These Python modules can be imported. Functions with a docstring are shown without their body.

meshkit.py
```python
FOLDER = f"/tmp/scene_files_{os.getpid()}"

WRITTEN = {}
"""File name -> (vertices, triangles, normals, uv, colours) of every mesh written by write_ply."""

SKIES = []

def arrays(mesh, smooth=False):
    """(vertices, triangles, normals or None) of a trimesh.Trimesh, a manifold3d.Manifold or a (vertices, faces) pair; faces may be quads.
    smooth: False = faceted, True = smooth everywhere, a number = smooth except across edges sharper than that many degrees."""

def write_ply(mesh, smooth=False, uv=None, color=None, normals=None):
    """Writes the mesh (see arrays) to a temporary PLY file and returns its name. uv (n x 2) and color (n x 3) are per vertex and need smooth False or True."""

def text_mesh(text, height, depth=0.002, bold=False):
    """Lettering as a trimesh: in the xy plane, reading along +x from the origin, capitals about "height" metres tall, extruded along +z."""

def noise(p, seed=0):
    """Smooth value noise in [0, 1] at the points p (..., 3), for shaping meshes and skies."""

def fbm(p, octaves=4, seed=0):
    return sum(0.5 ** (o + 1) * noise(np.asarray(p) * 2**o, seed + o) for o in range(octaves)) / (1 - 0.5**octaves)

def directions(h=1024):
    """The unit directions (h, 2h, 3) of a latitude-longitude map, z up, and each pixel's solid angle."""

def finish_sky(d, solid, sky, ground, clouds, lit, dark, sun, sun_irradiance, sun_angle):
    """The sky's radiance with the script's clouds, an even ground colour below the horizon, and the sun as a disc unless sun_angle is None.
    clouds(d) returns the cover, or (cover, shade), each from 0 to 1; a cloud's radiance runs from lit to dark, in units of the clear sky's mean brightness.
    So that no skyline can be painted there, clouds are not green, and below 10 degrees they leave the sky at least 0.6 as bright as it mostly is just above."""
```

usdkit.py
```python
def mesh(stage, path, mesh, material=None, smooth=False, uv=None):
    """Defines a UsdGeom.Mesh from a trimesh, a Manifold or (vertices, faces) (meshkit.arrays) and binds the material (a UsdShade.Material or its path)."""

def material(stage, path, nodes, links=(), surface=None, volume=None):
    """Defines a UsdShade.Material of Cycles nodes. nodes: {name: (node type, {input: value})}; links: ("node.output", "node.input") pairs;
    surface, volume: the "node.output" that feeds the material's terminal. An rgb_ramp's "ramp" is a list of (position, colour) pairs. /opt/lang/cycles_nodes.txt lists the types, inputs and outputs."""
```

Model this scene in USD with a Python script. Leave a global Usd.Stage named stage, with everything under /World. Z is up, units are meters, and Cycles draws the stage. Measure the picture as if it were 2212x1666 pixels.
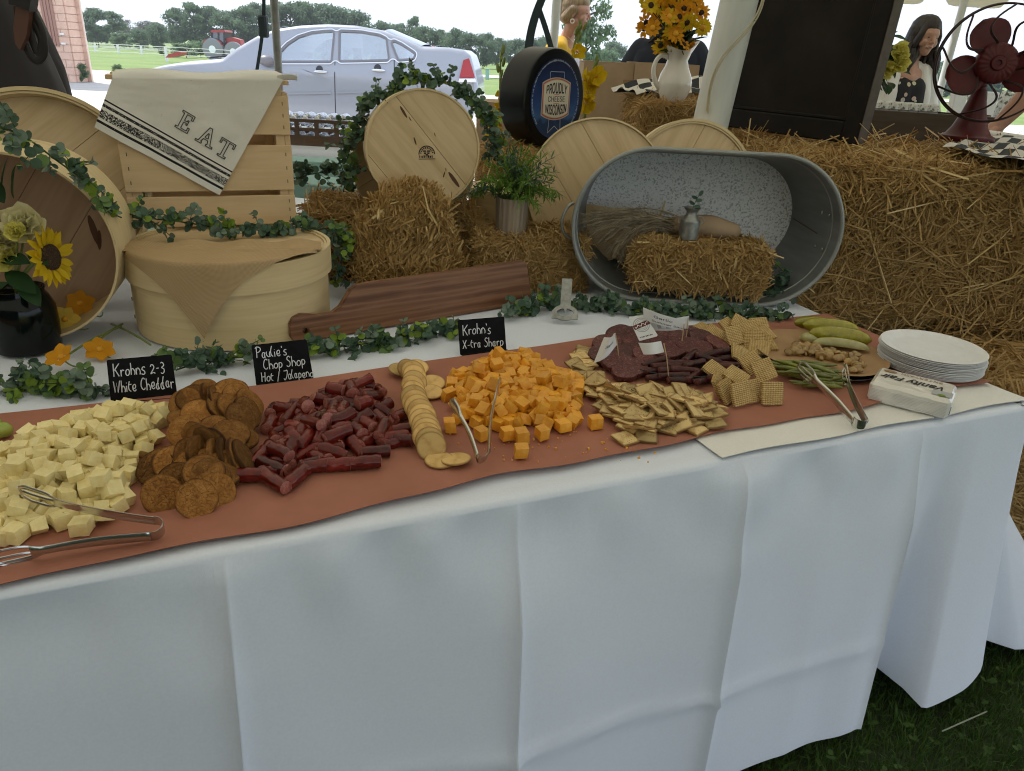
import math, random
import numpy as np
import trimesh, shapely
from shapely import affinity
from shapely.geometry import Polygon, Point, LineString, box as sbox
from shapely.ops import unary_union
from scipy.spatial import ConvexHull
import manifold3d as m3
import usdkit, meshkit
from pxr import Usd, UsdGeom, UsdLux, UsdShade, Gf, Sdf, Vt

stage = Usd.Stage.CreateInMemory()
UsdGeom.SetStageUpAxis(stage, "Z"); UsdGeom.SetStageMetersPerUnit(stage, 1.0)
world = UsdGeom.Xform.Define(stage, "/World"); stage.SetDefaultPrim(world.GetPrim())
UsdGeom.Scope.Define(stage, "/World/Looks")
PI = math.pi
def V(*a): return np.array(a, float)

# ------------------------------------------------------------------ camera, sky, sun, exposure
EYE = V(0, 0, 1.33); FPX, ROLL = 1600.0, math.radians(3.0)
PITCH = math.atan((833 - 120) * math.cos(ROLL) / FPX)
FW = V(0, math.cos(PITCH), -math.sin(PITCH)); _rt = V(1, 0, 0); _up = np.cross(_rt, FW)
RT = math.cos(ROLL) * _rt + math.sin(ROLL) * _up; UP = -math.sin(ROLL) * _rt + math.cos(ROLL) * _up
cam = UsdGeom.Camera.Define(stage, "/World/camera")
cam.CreateHorizontalApertureAttr(36.0); cam.CreateVerticalApertureAttr(36.0 * 771 / 1024)
cam.CreateFocalLengthAttr(36.0 * FPX / 2212)
cam.CreateFStopAttr(0.0)
cam.CreateClippingRangeAttr(Gf.Vec2f(0.05, 3000))
mm = np.eye(4); mm[0, :3] = RT; mm[1, :3] = UP; mm[2, :3] = -FW; mm[3, :3] = EYE
cam.AddTransformOp().Set(Gf.Matrix4d(*mm.ravel().tolist()))
EXPOSURE = 0.55
cam.CreateExposureAttr(EXPOSURE)
SUN_EL, SUN_AZ = math.radians(58), math.radians(-50)     # azimuth = atan2(x, y)
SKY_STRENGTH, SUN_INT = 0.15, 1.0
sunv = V(math.sin(SUN_AZ) * math.cos(SUN_EL), math.cos(SUN_AZ) * math.cos(SUN_EL), math.sin(SUN_EL))
dome = UsdLux.DomeLight.Define(stage, "/World/sky")
dome.GetPrim().SetCustomDataByKey("kind", "structure")
skym = usdkit.material(stage, "/World/Looks/sky_look", {
    "sky": ("sky_texture", {"sky_type": "single_scattering", "sun_disc": False, "sun_elevation": SUN_EL, "sun_rotation": SUN_AZ, "aerosol_density": 3.0, "altitude": 100.0}),
    "tc": ("texture_coordinate", {}),
    "map": ("mapping", {"scale": (1.5, 1.5, 5.0)}),
    "n": ("noise_texture", {"scale": 1.3, "detail": 5.0, "roughness": 0.55}),
    "r": ("rgb_ramp", {"ramp": [(0.25, (0.62, 0.62, 0.62)), (0.65, (0.95, 0.95, 0.95))]}),
    "mix": ("mix_color", {"b": (5.2, 5.9, 7.0), "use_clamp": False}),
    "bg": ("background_shader", {"strength": SKY_STRENGTH})},
    [("tc.generated", "map.vector"), ("map.vector", "n.vector"), ("n.fac", "r.fac"), ("r.color", "mix.fac"), ("sky.color", "mix.a"), ("mix.result", "bg.color")], surface="bg.background")
UsdShade.MaterialBindingAPI.Apply(dome.GetPrim()).Bind(skym)
sun = UsdLux.DistantLight.Define(stage, "/World/sun")
sun.CreateNormalizeAttr(True); sun.CreateIntensityAttr(SUN_INT); sun.CreateAngleAttr(0.5); sun.CreateColorAttr(Gf.Vec3f(1.0, 0.95, 0.88))
zax = sunv; xax = np.cross([0, 0, 1], zax); xax /= np.linalg.norm(xax); yax = np.cross(zax, xax)
mm = np.eye(4); mm[0, :3] = xax; mm[1, :3] = yax; mm[2, :3] = zax
sun.AddTransformOp().Set(Gf.Matrix4d(*mm.ravel().tolist()))

# ------------------------------------------------------------------ helpers
def ray(u, v): return FW + RT * (u - 1106) / FPX + UP * (833 - v) / FPX
def Z(u, v, z):
    d = ray(u, v); return EYE + d * ((z - EYE[2]) / d[2])
def Y(u, v, y):
    d = ray(u, v); return EYE + d * (y / d[1])
def PX(p):
    q = np.asarray(p, float) - EYE; w = q @ FW
    return np.stack([1106 + FPX * (q @ RT) / w, 833 - FPX * (q @ UP) / w], -1)
_names = {}
def uniq(parent, name):
    k = (parent, name); n = _names.get(k, 0); _names[k] = n + 1
    return f"{parent}/{name}" + (f"_{n:03d}" if n else "")
def setm(xf, M):
    if M is not None: UsdGeom.Xformable(xf).AddTransformOp().Set(Gf.Matrix4d(*np.asarray(M, float).T.ravel().tolist()))
def tags(p, **k):
    for a, b in k.items():
        if b: p.SetCustomDataByKey(a, b)
MATS = {}
def thing(name, label, cat, M=None, group=None, kind=None):
    path = uniq("/World", name); x = UsdGeom.Xform.Define(stage, path); setm(x, M)
    tags(x.GetPrim(), label=label, category=cat, group=group, kind=kind); return path
def part(parent, name, mesh, mat, label=None, smooth=35, kind=None, uv=None, M=None):
    path = uniq(parent, name)
    m = usdkit.mesh(stage, path, mesh, MATS[mat], smooth=smooth, uv=uv); setm(m, M)
    tags(m.GetPrim(), label=label, kind=kind); return path
def solo(name, mesh, mat, label, cat, M=None, group=None, smooth=35, kind=None, uv=None):
    path = uniq("/World", name); m = usdkit.mesh(stage, path, mesh, MATS[mat], smooth=smooth, uv=uv); setm(m, M)
    tags(m.GetPrim(), label=label, category=cat, group=group, kind=kind); return path
def struct(name, mesh, mat, smooth=False, kind="structure", M=None):
    path = uniq("/World", name); m = usdkit.mesh(stage, path, mesh, MATS[mat], smooth=smooth); setm(m, M); tags(m.GetPrim(), kind=kind); return path
def spart(parent, name, mesh, mat, **k): return part(parent, name, mesh, mat, **k)

def T3(p): M = np.eye(4); M[:3, 3] = p; return M
def R4(axis, deg):
    return trimesh.transformations.rotation_matrix(math.radians(deg), axis)
def RX(d): return R4([1, 0, 0], d)
def RY(d): return R4([0, 1, 0], d)
def RZ(d): return R4([0, 0, 1], d)
def frame(x, y, z, o):
    M = np.eye(4); M[:3, 0] = x; M[:3, 1] = y; M[:3, 2] = z; M[:3, 3] = o; return M
def unit(a): a = np.asarray(a, float); return a / (np.linalg.norm(a) + 1e-12)
def zto(z, roll=0, o=(0, 0, 0)):
    z = unit(z); a = V(0, 0, 1) if abs(z[2]) < .95 else V(0, 1, 0); x = unit(np.cross(a, z)); y = np.cross(z, x)
    return frame(x, y, z, o) @ RZ(roll)
def tm(v, f): return trimesh.Trimesh(np.asarray(v, float), np.asarray(f, int), process=False)
def cat(ms): return trimesh.util.concatenate([m for m in ms if m is not None])
def mv(m, M): m = m.copy(); m.apply_transform(M); return m
def quads(v, q):
    q = np.asarray(q); return tm(v, np.vstack([q[:, [0, 1, 2]], q[:, [0, 2, 3]]]))
def grid(P, closed_u=False, closed_v=False):
    """P (n, m, 3) -> mesh"""
    n, m = P.shape[:2]; I = np.arange(n * m).reshape(n, m)
    if closed_u: I = np.vstack([I, I[:1]])
    if closed_v: I = np.hstack([I, I[:, :1]])
    q = np.stack([I[:-1, :-1], I[1:, :-1], I[1:, 1:], I[:-1, 1:]], -1).reshape(-1, 4)
    return quads(P.reshape(-1, 3), q)
def slab(P, th):
    """sheet P (n, m, 3) with thickness th along -normal(ish)"""
    du = np.gradient(P, axis=0); dv = np.gradient(P, axis=1); N = np.cross(du, dv); N /= np.linalg.norm(N, axis=-1, keepdims=True) + 1e-12
    Q = P - N * th; n, m = P.shape[:2]; I = np.arange(n * m).reshape(n, m); J = I + n * m
    q = [np.stack([I[:-1, :-1], I[1:, :-1], I[1:, 1:], I[:-1, 1:]], -1).reshape(-1, 4), np.stack([J[:-1, :-1], J[:-1, 1:], J[1:, 1:], J[1:, :-1]], -1).reshape(-1, 4)]
    for a, b in ((I[0], J[0]), (I[:, -1], J[:, -1]), (I[-1][::-1], J[-1][::-1]), (I[:, 0][::-1], J[:, 0][::-1])):
        q.append(np.stack([a[:-1], a[1:], b[1:], b[:-1]], -1))
    return quads(np.vstack([P.reshape(-1, 3), Q.reshape(-1, 3)]), np.vstack(q))
def chbox(sx, sy, sz, b=None, c=(0, 0, 0)):
    """box with chamfered edges, centred at c"""
    b = min(sx, sy, sz) * .12 if b is None else b; h = V(sx, sy, sz) / 2; pts = []
    for s in np.ndindex(2, 2, 2):
        sg = np.array(s) * 2 - 1
        for k in range(3):
            p = sg * (h - b); p[k] = sg[k] * h[k]; pts.append(p)
    pts = np.array(pts); hl = ConvexHull(pts); f = hl.simplices.copy()
    for i, t in enumerate(f):
        n = np.cross(pts[t[1]] - pts[t[0]], pts[t[2]] - pts[t[0]])
        if n @ pts[t].mean(0) < 0: f[i] = t[::-1]
    return tm(pts + np.asarray(c, float), f)
def bx(x0, x1, y0, y1, z0, z1, b=None):
    return chbox(x1 - x0, y1 - y0, z1 - z0, b, ((x0 + x1) / 2, (y0 + y1) / 2, (z0 + z1) / 2))
def lathe(prof, n=32, close=False):
    """prof [(r, z)...] revolved about z; outward normals for profiles going up on the outside"""
    prof = np.asarray(prof, float); a = np.arange(n) * 2 * PI / n
    P = np.stack([prof[:, 0][:, None] * np.cos(a), prof[:, 0][:, None] * np.sin(a), np.repeat(prof[:, 1][:, None], n, 1)], -1)
    m = grid(P.transpose(1, 0, 2), closed_u=True, closed_v=close); m.merge_vertices(); return tm(m.vertices, m.faces)
def tube(path, r, n=8, caps=True, flat=1.0):
    p = np.asarray(path, float); r = np.broadcast_to(np.asarray(r, float), (len(p),))
    t = np.gradient(p, axis=0); t /= np.linalg.norm(t, axis=1, keepdims=True) + 1e-12
    a0 = V(0, 0, 1) if abs(t[0, 2]) < .9 else V(1, 0, 0); a = np.zeros_like(p); x = unit(np.cross(t[0], a0))
    for i in range(len(p)):
        x = unit(x - t[i] * (x @ t[i])); a[i] = x
    b = np.cross(t, a); an = np.arange(n) * 2 * PI / n
    P = p[:, None] + r[:, None, None] * (np.cos(an)[None, :, None] * a[:, None] * flat + np.sin(an)[None, :, None] * b[:, None])
    m = grid(P, closed_v=True); m = tm(m.vertices, m.faces[:, ::-1])
    if caps:
        v = np.vstack([m.vertices, p[0], p[-1]]); k = len(p) * n; f = [m.faces]
        i = np.arange(n); j = (i + 1) % n
        f.append(np.stack([np.full(n, k), j, i], 1)); f.append(np.stack([np.full(n, k + 1), i + k - n, j + k - n], 1)); m = tm(v, np.vstack(f))
    m.fix_normals() if len(m.faces) < 6000 else None
    return tm(m.vertices, m.faces)
def spline(pts, n=24):
    from scipy.interpolate import make_interp_spline
    pts = np.asarray(pts, float); d = np.r_[0, np.cumsum(np.linalg.norm(np.diff(pts, axis=0), axis=1))]
    return make_interp_spline(d, pts, k=min(3, len(pts) - 1))(np.linspace(0, d[-1], n))
def ext(poly, h, z=0):
    """extrude a shapely (multi)polygon from z to z+h"""
    g = [q for q in getattr(poly, "geoms", [poly]) if q.geom_type == "Polygon" and q.area > 1e-12]
    m = cat([trimesh.creation.extrude_polygon(q, h, engine="earcut") for q in g]); m.apply_translation([0, 0, z]); return tm(m.vertices, m.faces)
def disc(r, n=32): return Polygon([(r * math.cos(a), r * math.sin(a)) for a in np.arange(n) * 2 * PI / n])
def rrect(w, h, r, n=6): return sbox(-w / 2 + r, -h / 2 + r, w / 2 - r, h / 2 - r).buffer(r, quad_segs=n)
def body(bones, ref=.02, smooth=6, taubin=True):
    """bones: list of lists of (point, radius) whose hulls are united: one continuous skin"""
    out = m3.Manifold()
    for chain in bones:
        for (p, r), (q, s) in zip(chain[:-1], chain[1:]):
            A = m3.Manifold.sphere(r, 16).translate(tuple(map(float, p))); B = m3.Manifold.sphere(s, 16).translate(tuple(map(float, q)))
            out = out + m3.Manifold.batch_hull([A, B])
    out = out.refine_to_length(ref); g = out.to_mesh(); m = trimesh.Trimesh(np.array(g.vert_properties[:, :3]), np.array(g.tri_verts))
    if smooth: trimesh.smoothing.filter_taubin(m, lamb=.5, nu=.53, iterations=smooth)
    return tm(m.vertices, m.faces)
def ellipsoid(rx, ry, rz, c=(0, 0, 0), sub=3):
    m = trimesh.creation.icosphere(sub, 1.0); return tm(m.vertices * [rx, ry, rz] + np.asarray(c, float), m.faces)
def fbmd(p, s, seed=0, o=3): return meshkit.fbm(np.asarray(p) * s, o, seed) - .5

# ------------------------------------------------------------------ materials
def mat(name, nodes, links=(), surface="p.BSDF", volume=None):
    MATS[name] = usdkit.material(stage, f"/World/Looks/{name}", nodes, links, surface, volume)
def plain(name, col, rough=.5, **k):
    mat(name, {"p": ("principled_bsdf", {"base_color": col, "roughness": rough, **k})})
def mottled(name, stops, scale=20, detail=4, rough=.6, bump=0, bscale=None, coord="object", stretch=(1, 1, 1), bdist=.01, distortion=0, rand=0, **k):
    """noise-coloured surface, optionally bumped; rand adds per-piece tone variation"""
    n = {"tc": ("texture_coordinate", {}), "map": ("mapping", {"scale": stretch}), "n": ("noise_texture", {"scale": scale, "detail": detail, "roughness": .6, "distortion": distortion}),
         "r": ("rgb_ramp", {"ramp": stops}), "p": ("principled_bsdf", {"roughness": rough, **k})}
    l = [(f"tc.{coord}", "map.vector"), ("map.vector", "n.vector"), ("n.fac", "r.fac")]
    out = "r.color"
    if rand:
        n["g"] = ("geometry", {}); n["mr"] = ("map_range", {"from_min": 0., "from_max": 1., "to_min": 1 - rand, "to_max": 1 + rand}); n["hv"] = ("hsv", {"hue": .5, "saturation": 1., "fac": 1.})
        l += [("g.random_per_island", "mr.value"), ("mr.result", "hv.value"), ("r.color", "hv.color")]; out = "hv.color"
    l.append((out, "p.base_color"))
    if bump:
        n["bn"] = ("noise_texture", {"scale": bscale or scale * 3, "detail": 4., "roughness": .6}); n["b"] = ("bump", {"strength": bump, "distance": bdist})
        l += [("map.vector", "bn.vector"), ("bn.fac", "b.height"), ("b.normal", "p.normal")]
    mat(name, n, l)
def foliage(name, stops, scale=3, transl=.35, rough=.55, rand=.25, coord="object", spec=.3):
    n = {"tc": ("texture_coordinate", {}), "n": ("noise_texture", {"scale": scale, "detail": 3.}), "g": ("geometry", {}), "a": ("math", {"math_type": "add"}), "am": ("math", {"math_type": "multiply_add", "value2": .5, "value3": -.0}),
         "r": ("rgb_ramp", {"ramp": stops}), "p": ("principled_bsdf", {"roughness": rough, "specular_ior_level": spec}), "t": ("translucent_bsdf", {}), "m": ("mix_closure", {"fac": transl})}
    l = [(f"tc.{coord}", "n.vector"), ("n.fac", "a.value1"), ("g.random_per_island", "a.value2"), ("a.value", "am.value1"), ("am.value", "r.fac"), ("r.color", "p.base_color"), ("r.color", "t.color"), ("p.BSDF", "m.closure1"), ("t.BSDF", "m.closure2")]
    mat(name, n, l, surface="m.closure")
# ------------------------------------------------------------------ looks of the setting
def cloth_mat(name, col, weave=900, bump=.12, rough=.85, transl=0.0):
    n = {"tc": ("texture_coordinate", {}), "n": ("noise_texture", {"scale": 260., "detail": 3.}), "r": ("rgb_ramp", {"ramp": [(.3, tuple(c * .97 for c in col)), (.7, tuple(min(1, c * 1.02) for c in col))]}),
         "n2": ("noise_texture", {"scale": float(weave), "detail": 2.}), "b": ("bump", {"strength": bump, "distance": .001}), "p": ("principled_bsdf", {"roughness": rough, "specular_ior_level": .25, "sheen_weight": .08})}
    mat(name, n, [("tc.object", "n.vector"), ("tc.object", "n2.vector"), ("n.fac", "r.fac"), ("r.color", "p.base_color"), ("n2.fac", "b.height"), ("b.normal", "p.normal")])
cloth_mat("white_cloth", (.74, .79, .89))
cloth_mat("cream_cloth", (.80, .79, .75))
mottled("butcher_paper", [(.3, (.325, .125, .078)), (.55, (.37, .145, .092)), (.75, (.41, .165, .106))], scale=9, detail=6, rough=.75, bump=.15, bscale=240, bdist=.002)
mottled("kraft_paper", [(.3, (.32, .19, .09)), (.7, (.42, .26, .13))], scale=14, detail=5, rough=.8, bump=.2, bscale=180, bdist=.002)
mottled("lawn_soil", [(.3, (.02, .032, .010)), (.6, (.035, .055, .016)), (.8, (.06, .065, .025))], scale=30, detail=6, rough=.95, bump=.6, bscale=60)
mottled("meadow", [(.3, (.10, .17, .035)), (.5, (.14, .21, .05)), (.75, (.19, .24, .07))], scale=.35, detail=8, rough=.95, bump=.5, bscale=8, bdist=.05)
mottled("concrete_lot", [(.3, (.44, .42, .39)), (.6, (.52, .50, .46)), (.8, (.57, .55, .52))], scale=1.2, detail=8, rough=.9, bump=.2, bscale=60)
mottled("brick_block", [(.3, (.56, .36, .27)), (.6, (.64, .43, .33)), (.8, (.69, .49, .38))], scale=6, detail=5, rough=.9, bump=.4, bscale=60, bdist=.006)
plain("mortar", (.66, .56, .49), .95)
mat("tent_vinyl", {"d": ("diffuse_bsdf", {"color": (.82, .81, .78)}), "t": ("translucent_bsdf", {"color": (.93, .85, .64)}), "m": ("mix_closure", {"fac": .20})}, [("d.BSDF", "m.closure1"), ("t.BSDF", "m.closure2")], surface="m.closure")
mat("unseen_wall_dark", {"d": ("diffuse_bsdf", {"color": (.05, .065, .055)}), "t": ("translucent_bsdf", {"color": (.05, .06, .05)}), "m": ("mix_closure", {"fac": .10})}, [("d.BSDF", "m.closure1"), ("t.BSDF", "m.closure2")], surface="m.closure")  # near-black walls out of view, keeping light off the table front
mottled("pole_paint", [(.3, (.52, .53, .50)), (.52, (.60, .61, .58)), (.72, (.66, .67, .65))], scale=14, detail=6, rough=.45, stretch=(1, 1, .12), bump=.05)
plain("strap_web", (.02, .035, .04), .8)
mottled("steel_pole", [(.3, (.16, .16, .15)), (.7, (.24, .24, .22))], scale=20, rough=.4, metallic=.4)
foliage("grass_blade", [(.15, (.05, .10, .02)), (.45, (.095, .175, .035)), (.7, (.15, .26, .055)), (.92, (.32, .32, .16))], scale=8, transl=.3)
foliage("leaf_maple", [(.2, (.13, .20, .10)), (.5, (.19, .28, .14)), (.8, (.26, .36, .18))], scale=.25, transl=.45, rough=.6)
foliage("leaf_oak", [(.2, (.115, .175, .10)), (.5, (.165, .24, .135)), (.8, (.23, .31, .17))], scale=.25, transl=.45, rough=.6)
foliage("leaf_grey", [(.2, (.20, .20, .18)), (.5, (.27, .27, .23)), (.8, (.33, .33, .28))], scale=.3, transl=.3, rough=.7)
foliage("leaf_spruce", [(.2, (.05, .10, .075)), (.5, (.075, .14, .10)), (.8, (.11, .19, .12))], scale=.4, transl=.15, rough=.7)
mottled("bark", [(.3, (.05, .038, .028)), (.7, (.11, .085, .065))], scale=9, rough=.95, stretch=(1, 1, .25), bump=.5, bscale=30)
plain("cord_tan", (.48, .43, .30), .6)
plain("dry_stalk", (.30, .31, .24), .8)
plain("wire_white", (.7, .7, .68), .5)

# ------------------------------------------------------------------ ground
def sheet(x0, x1, y0, y1, z, nx=2, ny=2, amp=0, sc=.05, seed=0):
    X, Yy = np.meshgrid(np.linspace(x0, x1, nx), np.linspace(y0, y1, ny), indexing="ij"); P = np.stack([X, Yy, np.full_like(X, z)], -1)
    if amp: P[..., 2] += amp * fbmd(P, sc, seed)
    return grid(P)
struct("ground", sheet(-900, 900, -300, 1500, -.06, 30, 40), "meadow")
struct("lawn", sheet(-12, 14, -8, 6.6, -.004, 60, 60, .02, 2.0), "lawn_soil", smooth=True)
lot = Polygon([(-60, 6.6), (60, 6.6), (60, 26), (2, 27), (-8, 31), (-60, 36)])
struct("parking_lot", ext(lot, .05, -.05), "concrete_lot")
struct("road", ext(Polygon([(-6, 51), (120, 47), (120, 54), (-6, 57)]), .02, -.04), "concrete_lot")

# grass of the lawn, thick only where the table leaves it open to view
rng = np.random.default_rng(5)
def blades(n, pos, h0, h1, w, rng, lean=.5):
    v = np.zeros((n, 5, 3)); a = rng.uniform(0, 2 * PI, n); h = rng.uniform(h0, h1, n); l = rng.uniform(.1, lean, n) * h; b = rng.uniform(0, 2 * PI, n)
    d = np.stack([np.cos(a), np.sin(a), 0 * a], 1); s = np.stack([np.cos(b), np.sin(b), 0 * b], 1); ww = (rng.uniform(.6, 1.3, n) * w)[:, None]
    up = V(0, 0, 1)
    v[:, 0] = pos - s * ww; v[:, 1] = pos + s * ww
    mid = pos + up * (h * .6)[:, None] + d * (l * .35)[:, None]; v[:, 2] = mid - s * ww * .8; v[:, 3] = mid + s * ww * .8
    v[:, 4] = pos + up * (h * np.sqrt(np.maximum(.1, 1 - (l / h) ** 2)))[:, None] + d * l[:, None]
    f = np.array([[0, 1, 3], [0, 3, 2], [2, 3, 4]]); F = (f[None] + (np.arange(n) * 5)[:, None, None]).reshape(-1, 3)
    return tm(v.reshape(-1, 3), F)
n = 34000
p = np.stack([rng.uniform(.05, 2.0, n), rng.uniform(.85, 2.2, n), np.full(n, -.005)], 1)
g1 = blades(n, p, .02, .062, .0014, rng, .95)
n = 9000
p = np.stack([rng.uniform(-4, 5, n), rng.uniform(-1, 6.5, n), np.full(n, -.005)], 1)
g2 = blades(n, p, .03, .08, .003, rng, .8)
def clover(c, r, rng):
    out = []
    for k in range(3):
        a = k * 2 * PI / 3 + rng.uniform(0, 6); an = np.linspace(0, 2 * PI, 7)[:-1]
        q = np.stack([r * (1 + .9 * np.cos(an)), r * .8 * np.sin(an), r * .3 * np.cos(an)], 1); ca, sa = math.cos(a), math.sin(a)
        q = np.stack([q[:, 0] * ca - q[:, 1] * sa, q[:, 0] * sa + q[:, 1] * ca, q[:, 2]], 1) + c
        out.append(tm(q, [[0, 1, 2], [0, 2, 3], [0, 3, 4], [0, 4, 5]]))
    return out
cl = []
for _ in range(700):
    cl += clover(V(rng.uniform(.2, 1.9), rng.uniform(.9, 2.0), rng.uniform(.012, .035)), rng.uniform(.004, .008), rng)
gp = struct("lawn_grass", cat([g1, g2] + cl), "grass_blade", kind="stuff")
solo("dry_stem", tube(spline([Z(2035, 1580, .03), Z(2080, 1560, .037), Z(2132, 1537, .03)], 8), .0016, 5), "dry_stalk", "thin pale stem lying in the grass right of the tablecloth", "stem")

# ------------------------------------------------------------------ tent
PKB = Y(1536, 262, 2.42); PKT = Y(1597, 0, 2.42); pd = unit(PKT - PKB)
ptop = PKB + pd * ((4.0 - PKB[2]) / pd[2]); pbot = PKB + pd * ((0 - PKB[2]) / pd[2])
TX0, TX1, TY0, TY1, EAVE, VAL = -6.295, 4.5859, -3.2, 6.0, 2.04, .24
tent = thing("party_tent", "white pole tent with scalloped edge sheltering the buffet", "tent")
nx = 81; xs = np.linspace(TX0, TX1, nx); ys = np.linspace(TY0, TY1, 61); X, Yy = np.meshgrid(xs, ys, indexing="ij")
dx = np.where(X < ptop[0], (ptop[0] - X) / (ptop[0] - TX0), (X - ptop[0]) / (TX1 - ptop[0])); dy = np.where(Yy < ptop[1], (ptop[1] - Yy) / (ptop[1] - TY0), (Yy - ptop[1]) / (TY1 - ptop[1]))
dd = np.maximum(dx, dy) * .75 + .25 * np.sqrt((dx ** 2 + dy ** 2) / 2)
Pz = EAVE + (ptop[2] - EAVE) * np.clip(1 - dd, 0, 1) ** 1.25
Pz = np.where((dx > .999) | (dy > .999), EAVE, Pz)
part(tent, "canopy", grid(np.stack([X, Yy, Pz], -1)), "tent_vinyl", smooth=True)
def valance(a, b, n_sc):
    a, b = V(*a), V(*b); m = n_sc * 12; t = np.linspace(0, 1, m + 1); ph = (t * n_sc) % 1
    e = np.minimum(ph, 1 - ph); low = np.clip((e - .06) / .12, 0, 1); low = VAL - .075 * (1 - low); nrm = unit(np.cross(b - a, V(0, 0, 1)))
    base = a + (b - a) * t[:, None]; wv = (np.sin(t * n_sc * 2 * PI) * .012)[:, None] * nrm
    P = np.stack([base - V(0, 0, .002), base + wv * .6 - V(0, 0, 1) * (low * .5)[:, None], base + wv - V(0, 0, 1) * low[:, None]], 1)
    return slab(P, .004)
for a, b, k in (((TX0, TY1, EAVE), (TX1, TY1, EAVE), 19), ((TX1, TY1, EAVE), (TX1, TY0, EAVE), 15), ((TX1, TY0, EAVE), (TX0, TY0, EAVE), 19), ((TX0, TY0, EAVE), (TX0, TY1, EAVE), 15)):
    part(tent, "valance", valance(a, b, k), "tent_vinyl", smooth=True)
for a, b in (((TX0 + .05, TY0 + .05), (TX1 - 3.6, TY0 + .05)), ((TX0 + .05, TY0 + .1), (TX0 + .05, 3.0))):  # walls out of view behind the camera and at left, darkening the cloth
    a, b = V(*a), V(*b); k = int(np.linalg.norm(b - a) / .12); t_ = np.linspace(0, 1, k)[:, None]; q = a + (b - a) * t_; nn_ = unit(V(-(b - a)[1], (b - a)[0])); q = q + nn_ * (.035 * np.sin(np.arange(k) * .9))[:, None]
    part(tent, "side_wall", grid(np.stack([np.concatenate([q, np.full((k, 1), z)], 1) for z in (.02, 1.0, EAVE - .01)], 1)), "unseen_wall_dark", smooth=True)
part(tent, "centre_pole", tube([pbot, pbot + (ptop - pbot) * .5, ptop], .054, 28), "pole_paint")
def side_pole(u0, v0, u1, v1, y, r, m):
    a, b = Y(u0, v0, y), Y(u1, v1, y); d = unit(a - b); part(tent, "side_pole", tube([b + d * ((0 - b[2]) / d[2]), b + d * ((EAVE - b[2]) / d[2])], r, 14), m)
side_pole(592, 0, 602, 162, 5.6, .027, "steel_pole")
side_pole(1203, 0, 1196, 90, 5.9, .032, "pole_paint")
side_pole(2084, 0, 2062, 80, 5.9, .026, "pole_paint")
def strap(uv, y, w, label, tilt=.0):
    P = np.array([Y(u, v, y + tilt * i) for i, (u, v) in enumerate(uv)]); P = spline(P, 10); s = V(1, 0, 0)
    t = thing("tie_down_strap", label, "strap")
    part(t, "webbing", slab(np.stack([P - s * w, P + s * w], 1), .003), "strap_web"); return t, P
t, P = strap([(570, 0), (568, 60), (560, 120), (550, 300)], 5.75, .012, "dark webbing strap hanging beside the thin grey tent pole")
part(t, "ratchet", bx(-.03, .03, -.03, .03, -.07, .07, .01), "strap_web", M=T3(Y(569, 58, 5.72)))
t, P = strap([(1172, -5), (1158, 30), (1140, 130)], 5.6, .028, "dark green ratchet strap slanting down left of the woman in yellow")
part(t, "buckle", bx(-.035, .035, -.01, .01, -.02, .02, .005), "wire_white", M=T3(Y(1139, 132, 5.57)))
strap([(1164, 20), (1178, 60), (1190, 102)], 5.62, .02, "second strap leg branching to the white pole behind the woman in yellow")

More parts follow.
